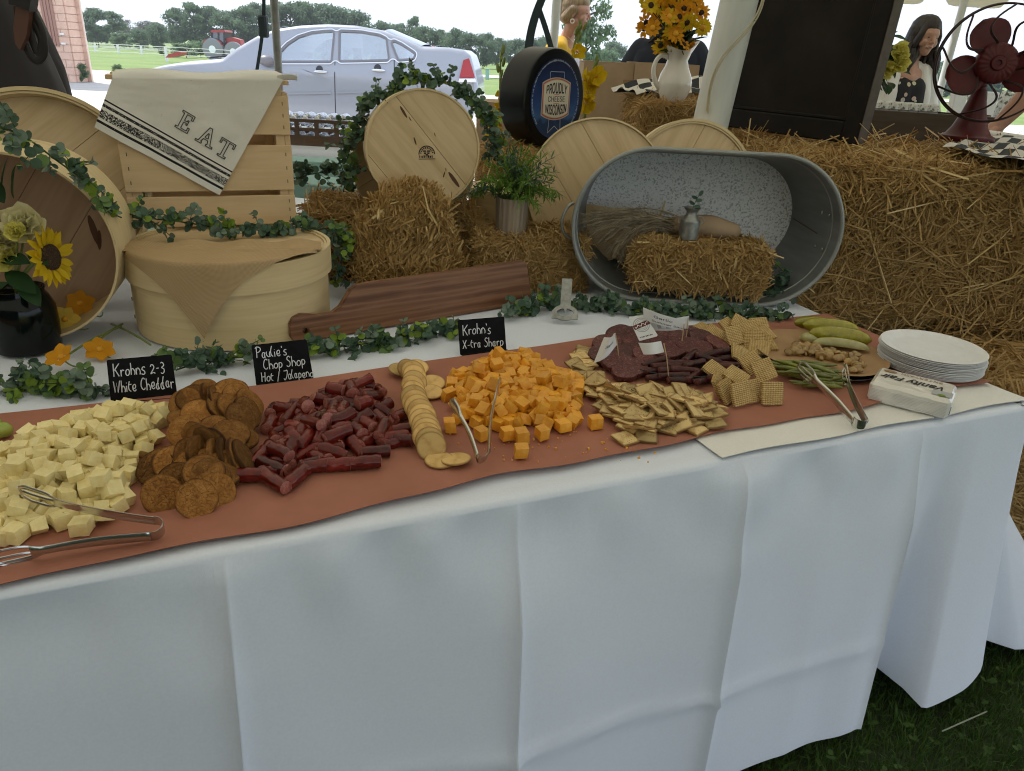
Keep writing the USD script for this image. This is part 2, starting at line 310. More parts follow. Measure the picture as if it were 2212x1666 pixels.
# ------------------------------------------------------------------ the buffet table, its cloths and the paper runner
TH = math.radians(23.3); E_ = V(math.cos(TH), math.sin(TH), 0); N_ = V(-math.sin(TH), math.cos(TH), 0); A0 = V(-.5628, .6537, 0)
TZ = .75
def tp(s, t, z=TZ): return A0 + E_ * s + N_ * t + V(0, 0, z)
def st(p): q = np.asarray(p, float) - A0; return q @ E_, q @ N_
TM = frame(E_, N_, V(0, 0, 1), A0)
S0, S1, TD = -1.5, 1.738, .80
tab = thing("folding_table", "long buffet table hidden under a white cloth", "table", TM)
part(tab, "table_top", bx(S0 + .03, S1 - .012, .012, TD - .02, TZ - .045, TZ - .008), "pole_paint")
for s in (-1.3, .2, 1.55):
    for t in (.1, .7): part(tab, "leg", tube([(s, t, 0), (s, t, TZ - .045)], .014, 8), "steel_pole")
# hanging front: q runs along the edge, then round the corner
ctl = np.array([  # q, bottom s, t, z
    (-1.5, -1.5, -.03, .045), (1.30, 1.30, -.028, .045), (1.405, 1.41, -.042, .048), (1.435, 1.44, -.034, .05), (1.47, 1.49, .03, .07), (1.52, 1.55, .07, .10), (1.57, 1.585, -.02, .085), (1.60, 1.615, -.07, .055), (1.66, 1.71, -.075, .07),
    (1.71, 1.80, -.055, .085), (1.745, 1.85, -.02, .10), (1.77, 1.88, .01, .10), (1.80, 1.97, -.03, .075), (1.86, 2.11, -.035, .06), (1.95, 2.24, .02, .07), (2.05, 2.27, .14, .08), (2.2, 2.1, .38, .07), (2.53, 1.84, .79, .05)])
qs = np.unique(np.concatenate([np.linspace(-1.5, 2.53, 380), np.concatenate([c + np.linspace(-.03, .03, 25) for c in (.235, .63, 1.03, 1.435)])]))
from scipy.interpolate import PchipInterpolator
bot = PchipInterpolator(ctl[:, 0], ctl[:, 1:])(qs)
top = np.where((qs < S1)[:, None], np.stack([qs, 0 * qs], 1), np.stack([0 * qs + S1, qs - S1], 1))
nrm = np.where((qs < S1)[:, None], [[0, -1.]], [[1., 0]])
rows = [np.stack([top[:, 0] - nrm[:, 0] * k, top[:, 1] - nrm[:, 1] * k, np.full(len(qs), TZ)], 1) for k in (.03, .018)]
rows += [np.stack([top[:, 0] - nrm[:, 0] * (.012 - .012 * math.sin(a)), top[:, 1] - nrm[:, 1] * (.012 - .012 * math.sin(a)), np.full(len(qs), TZ - .012 + .012 * math.cos(a))], 1) for a in (.3, .7, 1.1, 1.4)]
ws = np.linspace(0, 1, 46)[1:]
for w in ws:
    z = (TZ - .012) * (1 - w) + bot[:, 2] * w
    k = w ** 1.15; s = top[:, 0] * (1 - k) + bot[:, 0] * k; t = top[:, 1] * (1 - k) + bot[:, 1] * k
    P = np.stack([s, t, z], 1); d = np.zeros(len(qs))
    main = np.clip((1.50 - qs) / .12, 0, 1)
    for c, amp in ((.235, .024), (.63, .020), (1.03, .026), (1.435, .018)):
        e = np.abs(qs - c); d += amp * (.8 * np.exp(-e / .010) + .8 * np.exp(-(e / .12) ** 2)) * min(1, w * 3 + .2)
    d += main * np.interp(qs, [-1.6, -.56, -.165, .235, .63, 1.03, 1.24, 1.435, 3], [0, .0, .030, .0, .034, .0, .022, .0, 0]) * min(1, w * 1.6)
    d += main * (.022 * (meshkit.noise(np.stack([qs * 2.3 + z * .8, z * 1.2, 0 * z + 3.], 1), 4) - .5) + .010 * (meshkit.noise(np.stack([qs * 7 + z * 2, z * 2.5, 0 * z + 9.], 1), 7) - .5)) * min(1, w * 2.2)
    d += main * .016 * (meshkit.noise(np.stack([qs * 16, 0 * z + w * 3, 0 * z], 1), 11) - .5) * math.exp(-((w - .08) / .09) ** 2) * 1.6
    zc = .30 + .03 * np.sin(qs * 3 + 1); d += main * .009 * np.exp(-np.abs(z - zc) / .010) * np.clip((qs - .3) * 3, 0, 1)
    P[:, :2] += nrm * d[:, None]; rows.append(P)
P = np.stack(rows, 1)
tc = thing("tablecloth", "long white cloth hanging to the grass in front of the buffet", "tablecloth", TM)
part(tc, "hanging_cloth", slab(P[:, ::-1], .0015), "white_cloth", smooth=True)
X, Yy = np.meshgrid(np.linspace(S0, S1 - .028, 90), np.linspace(.028, TD + .03, 50), indexing="ij")
Q = np.stack([X, Yy, TZ - .0005 + .0025 * np.clip(meshkit.noise(np.stack([X * 5, Yy * 9, 0 * X], -1), 2) - .45, 0, 1) * np.clip((Yy - .45) * 8, 0, 1)], -1)
part(tc, "top_cloth", grid(Q), "white_cloth", smooth=True)
# second cloth folded over the right end
oa, ob, oc = (.975, .16), (.989, -.004), (S1 + .004, -.004)
a_ = np.linspace(0, 1, 60)
L = np.stack([.975 + .014 * a_, .20 - .203 * a_], 1)
X, W = np.meshgrid(np.linspace(0, 1, 90), np.linspace(0, 1, 26), indexing="ij")
sx = .983 + .006 * (1 - W) + X * (S1 - .990); ty = .004 + .012 * X + .006 * np.sin(X * 17) * (1 - W) * .4 + W * .42
zz = TZ + .0035 + .0025 * np.exp(-((1 - X) * 0 + W * 9)) + .004 * np.exp(-W * 14) * np.abs(np.sin(X * 9)) * .6 + .006 * np.exp(-(X * 30)) * W * (1 - W)
oc = solo("overlay_cloth", slab(np.stack([sx, ty, zz], -1), .0018), "cream_cloth", "second white cloth with a stitched hem laid over the table's right end", "tablecloth", TM, smooth=True)
hem = np.stack([sx[:, 0], ty[:, 0] - .001, zz[:, 0] - .0005], 1)
# runner
ss = np.linspace(-1.2, 1.729, 160); fr = np.interp(ss, [-1.2, 0, .24, .615, .98, 1.37, 1.729], [.0, .004, .018, .05, .068, .082, .095]) + .004 * np.sin(ss * 13) + .003 * np.sin(ss * 31 + 1)
bk = np.interp(ss, [-1.2, -.08, .39, .75, 1.07, 1.3, 1.729], [.46, .475, .485, .52, .55, .555, .56]) + .004 * np.sin(ss * 9 + 2)
W = np.linspace(0, 1, 30)[None]; X = np.repeat(ss[:, None], 30, 1); ty = fr[:, None] * (1 - W) + bk[:, None] * W
zz = TZ + .0085 + .003 * (meshkit.noise(np.stack([X * 6, ty * 7, 0 * X], -1), 6) - .5) + (.004 * np.exp(-W * 25) + .004 * np.exp(-(1 - W) * 20)) * meshkit.noise(np.stack([X * 8, 0 * X, W + 0 * X], -1), 8)
solo("paper_runner", slab(np.stack([X, ty, zz], -1), .0008), "butcher_paper", "terracotta butcher paper runner laid along the front of the table", "paper runner", TM, smooth=True)
RZ_ = TZ + .0095     # top of the runner
# second table close behind, same cloth
B0, B1, BT0, BT1 = -1.6, 1.50, .79, 1.75
tab = thing("folding_table", "second white-clothed table pushed up behind the buffet under boxes and straw", "table", TM)
part(tab, "table_top", bx(B0 + .02, B1 - .02, BT0 + .02, BT1 - .02, TZ - .05, TZ - .01), "pole_paint")
for s in (-1.4, 1.4):
    for t in (.95, 1.6): part(tab, "leg", tube([(s, t, 0), (s, t, TZ - .05)], .014, 8), "steel_pole")
X, Yy = np.meshgrid(np.linspace(B0, B1, 60), np.linspace(BT0, BT1, 30), indexing="ij")
tc = thing("tablecloth", "white cloth covering the table under the straw and cheese boxes", "tablecloth", TM)
part(tc, "top_cloth", grid(np.stack([X, Yy, TZ - .0045 + .003 * (meshkit.noise(np.stack([X * 4, Yy * 4, 0 * X], -1), 3))], -1)), "white_cloth", smooth=True)
pts = [(B0, BT0), (B0, BT1), (B1, BT1), (B1, BT0 + .01)]; ring = []
for (a, b), (c, d) in zip(pts[:-1], pts[1:]):
    for k in np.linspace(0, 1, 60)[:-1]: ring.append((a + (c - a) * k, b + (d - b) * k))
ring = np.array(ring); ctr = ring.mean(0); out_ = ring - ctr; out_ /= np.linalg.norm(out_, axis=1, keepdims=True)
zs = np.linspace(0, 1, 8)
P = np.stack([np.concatenate([ring + out_ * (.03 * w * np.sin(np.arange(len(ring)) * .9))[:, None], np.full((len(ring), 1), TZ - .005 - w * (TZ - .06))], 1) for w in zs], 1)
part(tc, "hanging_cloth", grid(P), "white_cloth", smooth=True)
# ------------------------------------------------------------------ looks of the things on display
def wood(name, stops, stretch, scale=5, rough=.55, ring=0, bump=.08, **k):
    k = {'specular_ior_level': .3, **k}
    n = {"tc": ("texture_coordinate", {}), "oi": ("object_info", {}), "vm": ("vector_math", {"math_type": "multiply_add", "vector2": (1, 1, 1)}), "cb": ("combine_xyz", {}), "mu": ("math", {"math_type": "multiply", "value2": 37.}),
         "map": ("mapping", {"scale": stretch}), "n": ("noise_texture", {"scale": scale, "detail": 7., "roughness": .62, "distortion": .5}), "w": ("wave_texture", {"bands_direction": "y", "scale": .55, "distortion": 3., "detail": 3., "detail_scale": 1.2}),
         "mx": ("mix_float", {"fac": ring}), "r": ("rgb_ramp", {"ramp": stops}), "b": ("bump", {"strength": bump, "distance": .002}), "p": ("principled_bsdf", {"roughness": rough, **k})}
    mat(name, n, [("oi.random", "mu.value1"), ("mu.value", "cb.x"), ("mu.value", "cb.y"), ("mu.value", "cb.z"), ("tc.object", "vm.vector1"), ("cb.vector", "vm.vector3"), ("vm.vector", "map.vector"), ("map.vector", "n.vector"), ("map.vector", "w.vector"),
                  ("n.fac", "mx.a"), ("w.fac", "mx.b"), ("mx.result", "r.fac"), ("r.color", "p.base_color"), ("n.fac", "b.height"), ("b.normal", "p.normal")])
PALE = [(.25, (.53, .38, .19)), (.45, (.62, .46, .26)), (.6, (.68, .52, .31)), (.78, (.58, .42, .225))]
wood("veneer_plank", PALE, (1.2, 14, 14), scale=3)
wood("veneer_band", [(.2, (.56, .43, .22)), (.5, (.66, .52, .29)), (.8, (.72, .58, .35))], (2, 2, 45), scale=2)
wood("veneer_pink", [(.2, (.34, .22, .14)), (.5, (.43, .29, .19)), (.8, (.48, .34, .23))], (1.2, 14, 14), scale=3)  # pinkish veneer, darkened for the shade inside the open box
wood("crate_wood", [(.2, (.58, .40, .21)), (.5, (.68, .49, .28)), (.8, (.72, .54, .33))], (1.5, 18, 18), scale=2.5)
wood("walnut", [(.30, (.12, .052, .026)), (.45, (.20, .092, .047)), (.56, (.27, .135, .072)), (.70, (.16, .070, .035))], (1.6, 22, 22), scale=2.2, ring=.25, rough=.42)
wood("dark_wood", [(.2, (.005, .004, .003)), (.6, (.012, .009, .007)), (.9, (.028, .020, .015))], (9, 9, 1.2), scale=4, rough=.7, specular_ior_level=.2)
mottled("dark_panel", [(.3, (.010, .008, .0065)), (.7, (.024, .019, .015))], scale=5, rough=.75, specular_ior_level=.15, bump=.2, bscale=90, bdist=.003)
wood("grey_board", [(.2, (.06, .045, .035)), (.6, (.10, .078, .06))], (1.2, 12, 12), scale=3)
plain("gap_shade_and_seam", (.12, .07, .035), .8)  # dark brown painted as shade in gaps and holes, also the tub seam
plain("staple", (.10, .09, .08), .4, metallic=.8)
plain("knot", (.10, .045, .02), .7)
mat("straw_mat", {"g": ("geometry", {}), "tc": ("texture_coordinate", {}), "n": ("noise_texture", {"scale": 60., "detail": 3.}), "a": ("mix_float", {"fac": .3}), "r": ("rgb_ramp", {"ramp": [(.05, (.48, .30, .11)), (.3, (.72, .52, .22)), (.55, (.86, .69, .36)), (.8, (.92, .80, .50)), (.97, (.95, .88, .66))]}), "p": ("principled_bsdf", {"roughness": .5, "specular_ior_level": .4}), "t": ("translucent_bsdf", {}), "m": ("mix_closure", {"fac": .35})},
    [("g.random_per_island", "a.a"), ("tc.object", "n.vector"), ("n.fac", "a.b"), ("a.result", "r.fac"), ("r.color", "p.base_color"), ("r.color", "t.color"), ("p.BSDF", "m.closure1"), ("t.BSDF", "m.closure2")], surface="m.closure")
mottled("straw_pale", [(.2, (.60, .44, .18)), (.8, (.72, .56, .28))], scale=40, rough=.45)
mottled("straw_core_shade", [(.3, (.30, .18, .06)), (.7, (.52, .34, .13))], scale=40, rough=.9, bump=.8, bscale=120)  # core coloured darker than the straws, as shade between them
foliage("euc_dark", [(.1, (.06, .115, .075)), (.5, (.105, .18, .12)), (.9, (.19, .28, .20))], scale=60, transl=.15, rough=.5)
foliage("euc_blue", [(.1, (.13, .19, .145)), (.5, (.21, .285, .215)), (.9, (.34, .41, .31))], scale=60, transl=.15, rough=.55)
foliage("euc_mid", [(.1, (.12, .21, .07)), (.5, (.19, .31, .10)), (.9, (.30, .42, .17))], scale=60, transl=.25, rough=.5)
foliage("euc_lime", [(.1, (.20, .32, .04)), (.5, (.30, .42, .06)), (.9, (.42, .52, .12))], scale=60, transl=.3, rough=.5)
plain("euc_stem", (.035, .075, .025), .6)
foliage("herb_green", [(.15, (.10, .20, .03)), (.5, (.20, .34, .055)), (.85, (.32, .46, .11))], scale=20, transl=.3)
foliage("herb_grey", [(.15, (.08, .14, .09)), (.5, (.13, .20, .14)), (.85, (.20, .28, .20))], scale=20, transl=.2)
foliage("flower_leaf", [(.15, (.015, .05, .015)), (.5, (.03, .085, .022)), (.85, (.05, .12, .03))], scale=10, transl=.2)
foliage("pale_stem", [(.2, (.24, .30, .09)), (.8, (.34, .40, .14))], scale=20, transl=.2)
foliage("petal_yellow", [(.1, (.62, .42, .01)), (.5, (.78, .56, .02)), (.9, (.86, .68, .05))], scale=30, transl=.3, rough=.6)
foliage("petal_gold", [(.1, (.62, .26, .005)), (.5, (.80, .38, .01)), (.9, (.88, .50, .03))], scale=30, transl=.25, rough=.6)
foliage("petal_cosmos", [(.1, (.82, .55, .06)), (.5, (.90, .70, .16)), (.9, (.92, .78, .26))], scale=25, transl=.3, rough=.6)
foliage("petal_cream", [(.1, (.72, .66, .36)), (.5, (.82, .78, .52)), (.9, (.86, .84, .64))], scale=25, transl=.3, rough=.6)
foliage("petal_lemon", [(.1, (.72, .66, .16)), (.5, (.82, .78, .26)), (.9, (.86, .82, .40))], scale=25, transl=.3, rough=.6)
mottled("flower_eye", [(.35, (.02, .010, .004)), (.6, (.07, .032, .01)), (.75, (.24, .12, .02))], scale=280, rough=.8, bump=.8, bscale=300)
plain("stamen", (.75, .36, .02), .7)
plain("black_glass", (.003, .005, .004), .10, specular_ior_level=.3)
mottled("ribbed_pot", [(.3, (.20, .16, .12)), (.55, (.36, .31, .25)), (.75, (.50, .40, .28))], scale=12, rough=.25, stretch=(1, 1, .3), metallic=.35)
mat("galvanized", {"tc": ("texture_coordinate", {}), "v": ("voronoi_texture", {"scale": 260., "feature": "f1"}), "n": ("noise_texture", {"scale": 200., "detail": 4., "roughness": .7}), "sc": ("separate_color", {}), "mx": ("mix_float", {"fac": .62}),
     "r": ("rgb_ramp", {"ramp": [(.24, (.30, .31, .33)), (.36, (.50, .51, .53)), (.43, (.80, .81, .84)), (.75, (.88, .89, .92))]}), "p": ("principled_bsdf", {"metallic": .0, "roughness": .45})},
    [("tc.object", "v.vector"), ("tc.object", "n.vector"), ("v.color", "sc.color"), ("sc.r", "mx.a"), ("n.fac", "mx.b"), ("mx.result", "r.fac"), ("r.color", "p.base_color")])
mottled("tub_wall", [(.3, (.16, .175, .175)), (.6, (.22, .235, .235)), (.8, (.28, .30, .30))], scale=5, detail=6, rough=.45, metallic=.3, stretch=(1, 1, 6), bump=.05)
plain("tub_rim", (.30, .32, .31), .5, metallic=.5)
plain("steel", (.62, .61, .58), .22, metallic=1.0)
mottled("worn_steel", [(.3, (.20, .21, .20)), (.7, (.38, .39, .37))], scale=60, rough=.4, metallic=.7)
mottled("slate", [(.3, (.006, .0065, .008)), (.7, (.011, .012, .014))], scale=20, rough=.85, specular_ior_level=.15)
plain("chalk", (.72, .77, .82), .9)
plain("black_wax", (.004, .0045, .005), .33, specular_ior_level=.35)
mat("label_blue", {"tc": ("texture_coordinate", {}), "s": ("separate_xyz", {}), "n": ("noise_texture", {"scale": 22., "detail": 5.}), "ma": ("math", {"math_type": "multiply_add", "value2": .10, "value3": 0.}), "ad": ("math", {"math_type": "add"}),
     "mr": ("map_range", {"from_min": -.10, "from_max": .16, "to_min": 0., "to_max": 1.}), "r": ("rgb_ramp", {"ramp": [(0, (.10, .22, .42)), (.10, (.02, .06, .16)), (.28, (.015, .045, .12)), (.36, (.05, .14, .33)), (.55, (.022, .06, .20)), (1, (.010, .016, .06))]}), "p": ("principled_bsdf", {"roughness": .3})},
    [("tc.object", "s.vector"), ("tc.object", "n.vector"), ("n.fac", "ma.value1"), ("ma.value", "ad.value1"), ("s.y", "ad.value2"), ("ad.value", "mr.value"), ("mr.result", "r.fac"), ("r.color", "p.base_color")])
plain("badge_red", (.50, .11, .08), .5); plain("badge_tan", (.55, .47, .34), .5); plain("badge_cream", (.74, .68, .54), .5); plain("ink_navy", (.012, .016, .03), .5); plain("ink_pale", (.45, .50, .55), .5)
plain("ink_black", (.02, .02, .02), .7); plain("ink_brown", (.30, .18, .09), .7); plain("ink_maroon", (.14, .025, .02), .6); plain("print_grey", (.40, .41, .42), .7)
mat("burlap", {"tc": ("texture_coordinate", {}), "wx": ("wave_texture", {"bands_direction": "x", "scale": 135., "distortion": 2.0, "detail": 2.}), "wy": ("wave_texture", {"bands_direction": "y", "scale": 135., "distortion": 2.0, "detail": 2.}), "mx": ("mix_float", {"fac": .5}), "n": ("noise_texture", {"scale": 7., "detail": 5.}), "m2": ("mix_float", {"fac": .5}),
     "r": ("rgb_ramp", {"ramp": [(.2, (.38, .26, .13)), (.5, (.48, .335, .18)), (.8, (.55, .40, .23))]}), "b": ("bump", {"strength": .5, "distance": .0015}), "p": ("principled_bsdf", {"roughness": .9, "specular_ior_level": .15})},
    [("tc.UV", "wx.vector"), ("tc.UV", "wy.vector"), ("tc.object", "n.vector"), ("wx.fac", "mx.a"), ("wy.fac", "mx.b"), ("mx.result", "m2.a"), ("n.fac", "m2.b"), ("m2.result", "r.fac"), ("r.color", "p.base_color"), ("mx.result", "b.height"), ("b.normal", "p.normal")])
TW = (.74, .72, .66); BK = (.022, .022, .024)
mat("towel_print", {"tc": ("texture_coordinate", {}), "s": ("separate_xyz", {}), "n": ("noise_texture", {"scale": 420., "detail": 3., "roughness": .7}), "n2": ("noise_texture", {"scale": 6., "detail": 4.}),
     "r": ("rgb_ramp", {"interpolate": False, "ramp": [(0, (0, 0, 0)), (.098, (1, 1, 1)), (.135, (0, 0, 0)), (.175, (.62, .62, .62)), (.300, (0, 0, 0)), (.345, (.8, .8, .8)), (.385, (0, 0, 0)), (.428, (1, 1, 1)), (.452, (0, 0, 0))]}),
     "th": ("math", {"math_type": "multiply_add", "value2": 1.0, "value3": .0}), "lt": ("math", {"math_type": "greater_than"}), "nm": ("map_range", {"from_min": .3, "from_max": .68, "to_min": .0, "to_max": 1.0}),
     "mx": ("mix_color", {"a": TW, "b": BK}), "p": ("principled_bsdf", {"roughness": .9, "specular_ior_level": .2})},
    [("tc.UV", "s.vector"), ("tc.object", "n.vector"), ("s.y", "r.fac"), ("r.color", "lt.value1"), ("n.fac", "nm.value"), ("nm.result", "lt.value2"), ("lt.value", "mx.fac"), ("mx.result", "p.base_color")])
mottled("ceramic_white", [(.3, (.74, .71, .64)), (.7, (.80, .78, .72))], scale=4, rough=.12, coat_weight=.4)
mottled("fan_red", [(.3, (.065, .006, .008)), (.6, (.10, .010, .012)), (.8, (.14, .02, .018))], scale=14, rough=.42, specular_ior_level=.35, detail=6, bump=.06)
plain("fan_wire", (.035, .016, .016), .4, metallic=.5)
mat("gingham", {"tc": ("texture_coordinate", {}), "c": ("checker_texture", {"scale": 9., "color1": (.03, .035, .04), "color2": (.66, .64, .58)}), "p": ("principled_bsdf", {"roughness": .9})}, [("tc.UV", "c.vector"), ("c.color", "p.base_color")])
mottled("pampas", [(.3, (.26, .21, .14)), (.7, (.42, .36, .26))], scale=30, rough=.9)
mottled("cardboard", [(.3, (.36, .25, .15)), (.7, (.43, .31, .20))], scale=10, rough=.85)
plain("teal_card", (.22, .38, .34), .7)

def onplane(uvs, o, n):
    out = []
    for u, v in uvs:
        d = ray(u, v); t = ((np.asarray(o) - EYE) @ n) / (d @ n); out.append(EYE + d * t)
    return np.array(out)
# ------------------------------------------------------------------ round wooden cheese boxes
def planks(r, th, cuts, ang=0., gap=.0006):
    """disc cut into planks; returns list of (mesh) in the plane z=0..th, grain along x"""
    out = []; D = disc(r, 56); e = [-r - .01] + list(cuts) + [r + .01]
    for a, b in zip(e[:-1], e[1:]):
        q = D.intersection(sbox(-1, a + gap, 1, b - gap))
        if not q.is_empty: out.append(ext(q, th))
    return out
def hoop(r, h, th, n=72, z0=0, ov=.0):
    return lathe([(r, z0), (r, z0 + h), (r - th, z0 + h), (r - th, z0), (r, z0)], n)
def round_box(label, M, r, h, cuts, ang, closed_at=0., lid=None, face="veneer_plank", th=.0045, knots=(), name="cheese_box"):
    """axis z; the disc lies at z = h - closed_at (seen end); hoop from 0 to h"""
    t = thing(name, label, "cheese box", M)
    hp = part(t, "hoop", hoop(r, h, th), "veneer_band")
    a = math.radians(200); sm = [(r + .0015) * V(math.cos(x), math.sin(x), 0) for x in np.linspace(a, a + .16, 6)]
    part(hp, "seam_lap", slab(np.array([[p + V(0, 0, .003), p + V(0, 0, h - .003)] for p in sm]), .002), "veneer_band")
    for k in range(4): part(hp, "staple", mv(bx(-.001, .001, -.004, .004, -.0007, .0007, .0002), frame(V(math.cos(a + .13), math.sin(a + .13), 0), V(0, 0, 1), unit(np.cross(V(math.cos(a + .13), math.sin(a + .13), 0), V(0, 0, 1))), (r + .0028) * V(math.cos(a + .13), math.sin(a + .13), 0) + V(0, 0, h * (.15 + .23 * k)))), "staple")
    zc = h - closed_at - .006
    for m in planks(r - th - .0004, .006, cuts): part(t, "plank", m, face, M=T3((0, 0, zc)) @ RZ(ang))
    part(t, "backing", ext(disc(r - th - .001, 40), .001), "gap_shade_and_seam", M=T3((0, 0, zc - .0014)))  # dark disc added behind the planks so their gaps read as shade
    for (x, y, s, rot) in knots:
        part(t, "knot", ext(affinity.rotate(affinity.scale(disc(1, 10), s * .20, s), rot, origin=(0, 0)), .0006), "knot", M=T3((x, y, zc + .0061)))
    if lid:
        lh, gap = lid; part(t, "lid_band", hoop(r + .0088, lh, .0080, z0=h - lh + gap), "veneer_band")
    return t
def facing(c, n, roll=0): return zto(n, roll, c)

# upright box under the crate
BC = V(-.632, 1.592, TZ)
bc = round_box("upright round wooden box carrying the slatted crate, burlap over its lid", T3(BC + V(0, 0, .004)), .205, .172, (-.07, .06), 25, closed_at=.004, lid=(.058, .003))
# tilted box with stamp, wreathed by the garland
BD = Y(915, 323, 1.93); ND = unit(V(.24, -.95, .06)); RD = .143
MD = facing(BD, ND)
def img_roll(M, ang):   # roll so that local x points along image angle ang (deg, counter-clockwise from right)
    best = 0; o = M[:3, 3]; bestd = 9
    for a in range(0, 360, 2):
        x = (M @ RZ(a))[:3, 0]; p, q = PX(o), PX(o + x * .01); d = q - p; e = math.degrees(math.atan2(-d[1], d[0])); df = abs((e - ang + 180) % 360 - 180)
        if df < bestd: best, bestd = a, df
    return M @ RZ(best)
MD = img_roll(MD, 0)
bd = round_box("tilted round wooden box with printed stamp and dark knots, wreathed in eucalyptus", MD @ T3((0, 0, -.15)), RD, .15, (-.115, .028), -52, closed_at=.003,
               knots=[(-.045, .088, .016, 30), (-.03, .072, .006, 30), (.03, .035, .005, 10), (.055, -.05, .005, 0), (.075, -.075, .024, 35), (.05, -.062, .008, -20), (.092, -.132, .008, 20), (-.085, .112, .006, 40), (-.02, .02, .010, 15)])
st_ = part(bd, "stamp", cat([ext(Point(0, 0).buffer(.021).difference(Point(0, 0).buffer(.0185)).intersection(sbox(-1, .000, 1, 1)), .0006), ext(sbox(-.021, -.012, .021, -.0105), .0006)] +
    [mv(ext(sbox(-.0013, -.0018, .0013, .0018), .0006), RZ(a - 90) @ T3((0, .0155, 0))) for a in range(15, 175, 17)] + [ext(sbox(x, y, x + w, y + .0035), .0006) for x, y, w in ((-.009, .006, .007), (.001, .006, .008), (-.007, .001, .005), (.001, .001, .006), (-.003, -.003, .006))] + [ext(sbox(-.019 + i * .0052, -.0085, -.019 + i * .0052 + (.0034 if i % 3 else .002), -.0085 + (.005 if i % 2 else .0062)), .0006) for i in range(7)]), "ink_black", M=T3((.008, -.012, .1473)), smooth=False)
# lid leaning behind it
NL = unit(V(.30, -.93, .05)); ML = img_roll(facing(V(-.30, 2.12, 1.04), NL), 0)
round_box("round wooden lid half hidden behind the stamped box", ML @ T3((0, 0, -.05)), .172, .05, (.02,), 30, closed_at=.035, name="box_lid")
# big pale lid behind the tub and a closed box behind it
ME = img_roll(facing(Y(1290, 412, 2.13), unit(V(.02, -.96, .22))), 0)
round_box("large pale round lid with a slanting plank joint, leaning left behind the tub", ME @ T3((0, 0, -.035)), .197, .035, (-.075, .055), -58, closed_at=.009, name="box_lid", knots=[(-.028, -.155, .014, 30)])
MF = img_roll(facing(Y(1488, 410, 2.27), unit(V(.10, -.97, .16))), 0)
round_box("round wooden box with fitted lid showing above the tub beside the white pole", MF @ T3((0, 0, -.115)), .192, .115, (-.06, .05), 62, closed_at=.006, lid=(.045, .002))
# plain box standing behind the potted plant
round_box("upright pale wooden box standing behind the potted plant", T3(Y(1105, 500, 2.27) * V(1, 1, 0) + V(0, 0, .756)), .135, .215, (0.,), 10)
# left rear open lid pair, leaning
MA = img_roll(facing(Y(92, 412, 1.62), unit(V(.36, -.90, .24))), 0)
round_box("shallow round wooden box leaning at the rear left behind the slatted crate", MA @ T3((0, 0, -.10)), .205, .10, (-.09, .03), 38, closed_at=.035, lid=(.03, .004))
# large open box lying on its side with the sunflowers
NB = unit(V(.26, -.955, -.02)); RB = .172
for _y in np.arange(1.1, 1.6, .005):
    CB = Y(24, 543, _y); RB = 225 * ((CB - EYE) @ FW) / FPX
    if CB[2] - RB < TZ + .004: break
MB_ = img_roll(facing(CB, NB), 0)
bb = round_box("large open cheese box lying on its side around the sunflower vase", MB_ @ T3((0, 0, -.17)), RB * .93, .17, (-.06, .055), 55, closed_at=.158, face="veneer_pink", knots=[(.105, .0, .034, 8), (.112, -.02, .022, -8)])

# ------------------------------------------------------------------ slatted crate with towel
CM = frame(E_, N_, V(0, 0, 1), V(-.883, 1.666, .931))
cr = thing("wooden_crate", "slatted pale pine crate draped with the striped towel", "crate", CM)
CW, CH, CD = .364, .312, .30
for z0, z1 in ((.0, .068), (.080, .182), (.205, .290)):
    part(cr, "slat", bx(0, CW, -.008, .0, z0, z1, .0012), "crate_wood", M=T3((0, 0, 0)))
    part(cr, "slat", bx(0, CW, CD, CD + .008, z0, z1, .0012), "crate_wood")
    for x in (.014, CW - .014):
        for k in (.2, .5, .8):
            part(cr, "staple", bx(x - .0008, x + .0008, -.0088, -.0079, z0 + (z1 - z0) * k - .004, z0 + (z1 - z0) * k + .004, .0002), "staple")
for x0 in (.0005, CW - .0125):
    for z0, z1 in ((.0, .10), (.112, .205), (.217, .296)): part(cr, "end_panel", bx(x0, x0 + .012, .0005, CD - .0005, z0 + .001, z1, .001), "crate_wood")
for x in (.013, CW - .033):
    for y in (.0008, CD - .021): part(cr, "corner_post", bx(x, x + .02, y, y + .02, .006, CH, .001), "crate_wood")
for k in range(4): part(cr, "bottom_slat", bx(.014, CW - .014, .024 + k * .066, .078 + k * .066, .001, .008, .001), "crate_wood")
for y0, y1 in ((-.004, .05), (.13, .18), (.25, .30)): part(cr, "top_slat", bx(-.004, CW + .004, y0, y1, CH + .0005, CH + .010, .001), "crate_wood")
# towel: printed rectangle hanging diagonally, its upper part folded over the crate
TPN = -N_; TO = (CM @ V(0, -.013, 0, 1))[:3]
TLc, TRc, BRc, BLc = onplane([(243, 168), (612, 172), (474, 421), (205, 274)], TO, TPN)
nu, nv = 60, 50
Uu, Vv = np.meshgrid(np.linspace(0, 1, nu), np.linspace(0, 1, nv), indexing="ij")
ex = unit(BRc - BLc); ey = unit(np.cross(TPN, ex)); ey = ey if ey[2] > 0 else -ey
Lw = np.linalg.norm(BRc - BLc); hL = (TLc - BLc) @ ey; hR = (TRc - BLc) @ ey; sL = (TLc - BLc) @ ex; sR = (TRc - BLc) @ ex
Hh_ = np.linalg.norm(BRc - BLc) * .50
left = BLc + (TLc - BLc) * Vv[..., None]; right = BRc + (TRc - BRc) * Vv[..., None]
S = left * (1 - Uu[..., None]) + right * Uu[..., None]
wob = .005 * np.sin(Uu * 9 + Vv * 3) * (1 - Vv) + .006 * fbmd(np.stack([Uu * 4, Vv * 4, 0 * Uu], -1), 1, 3) + .010 * (1 - Vv) * (1 - Uu) ** 2
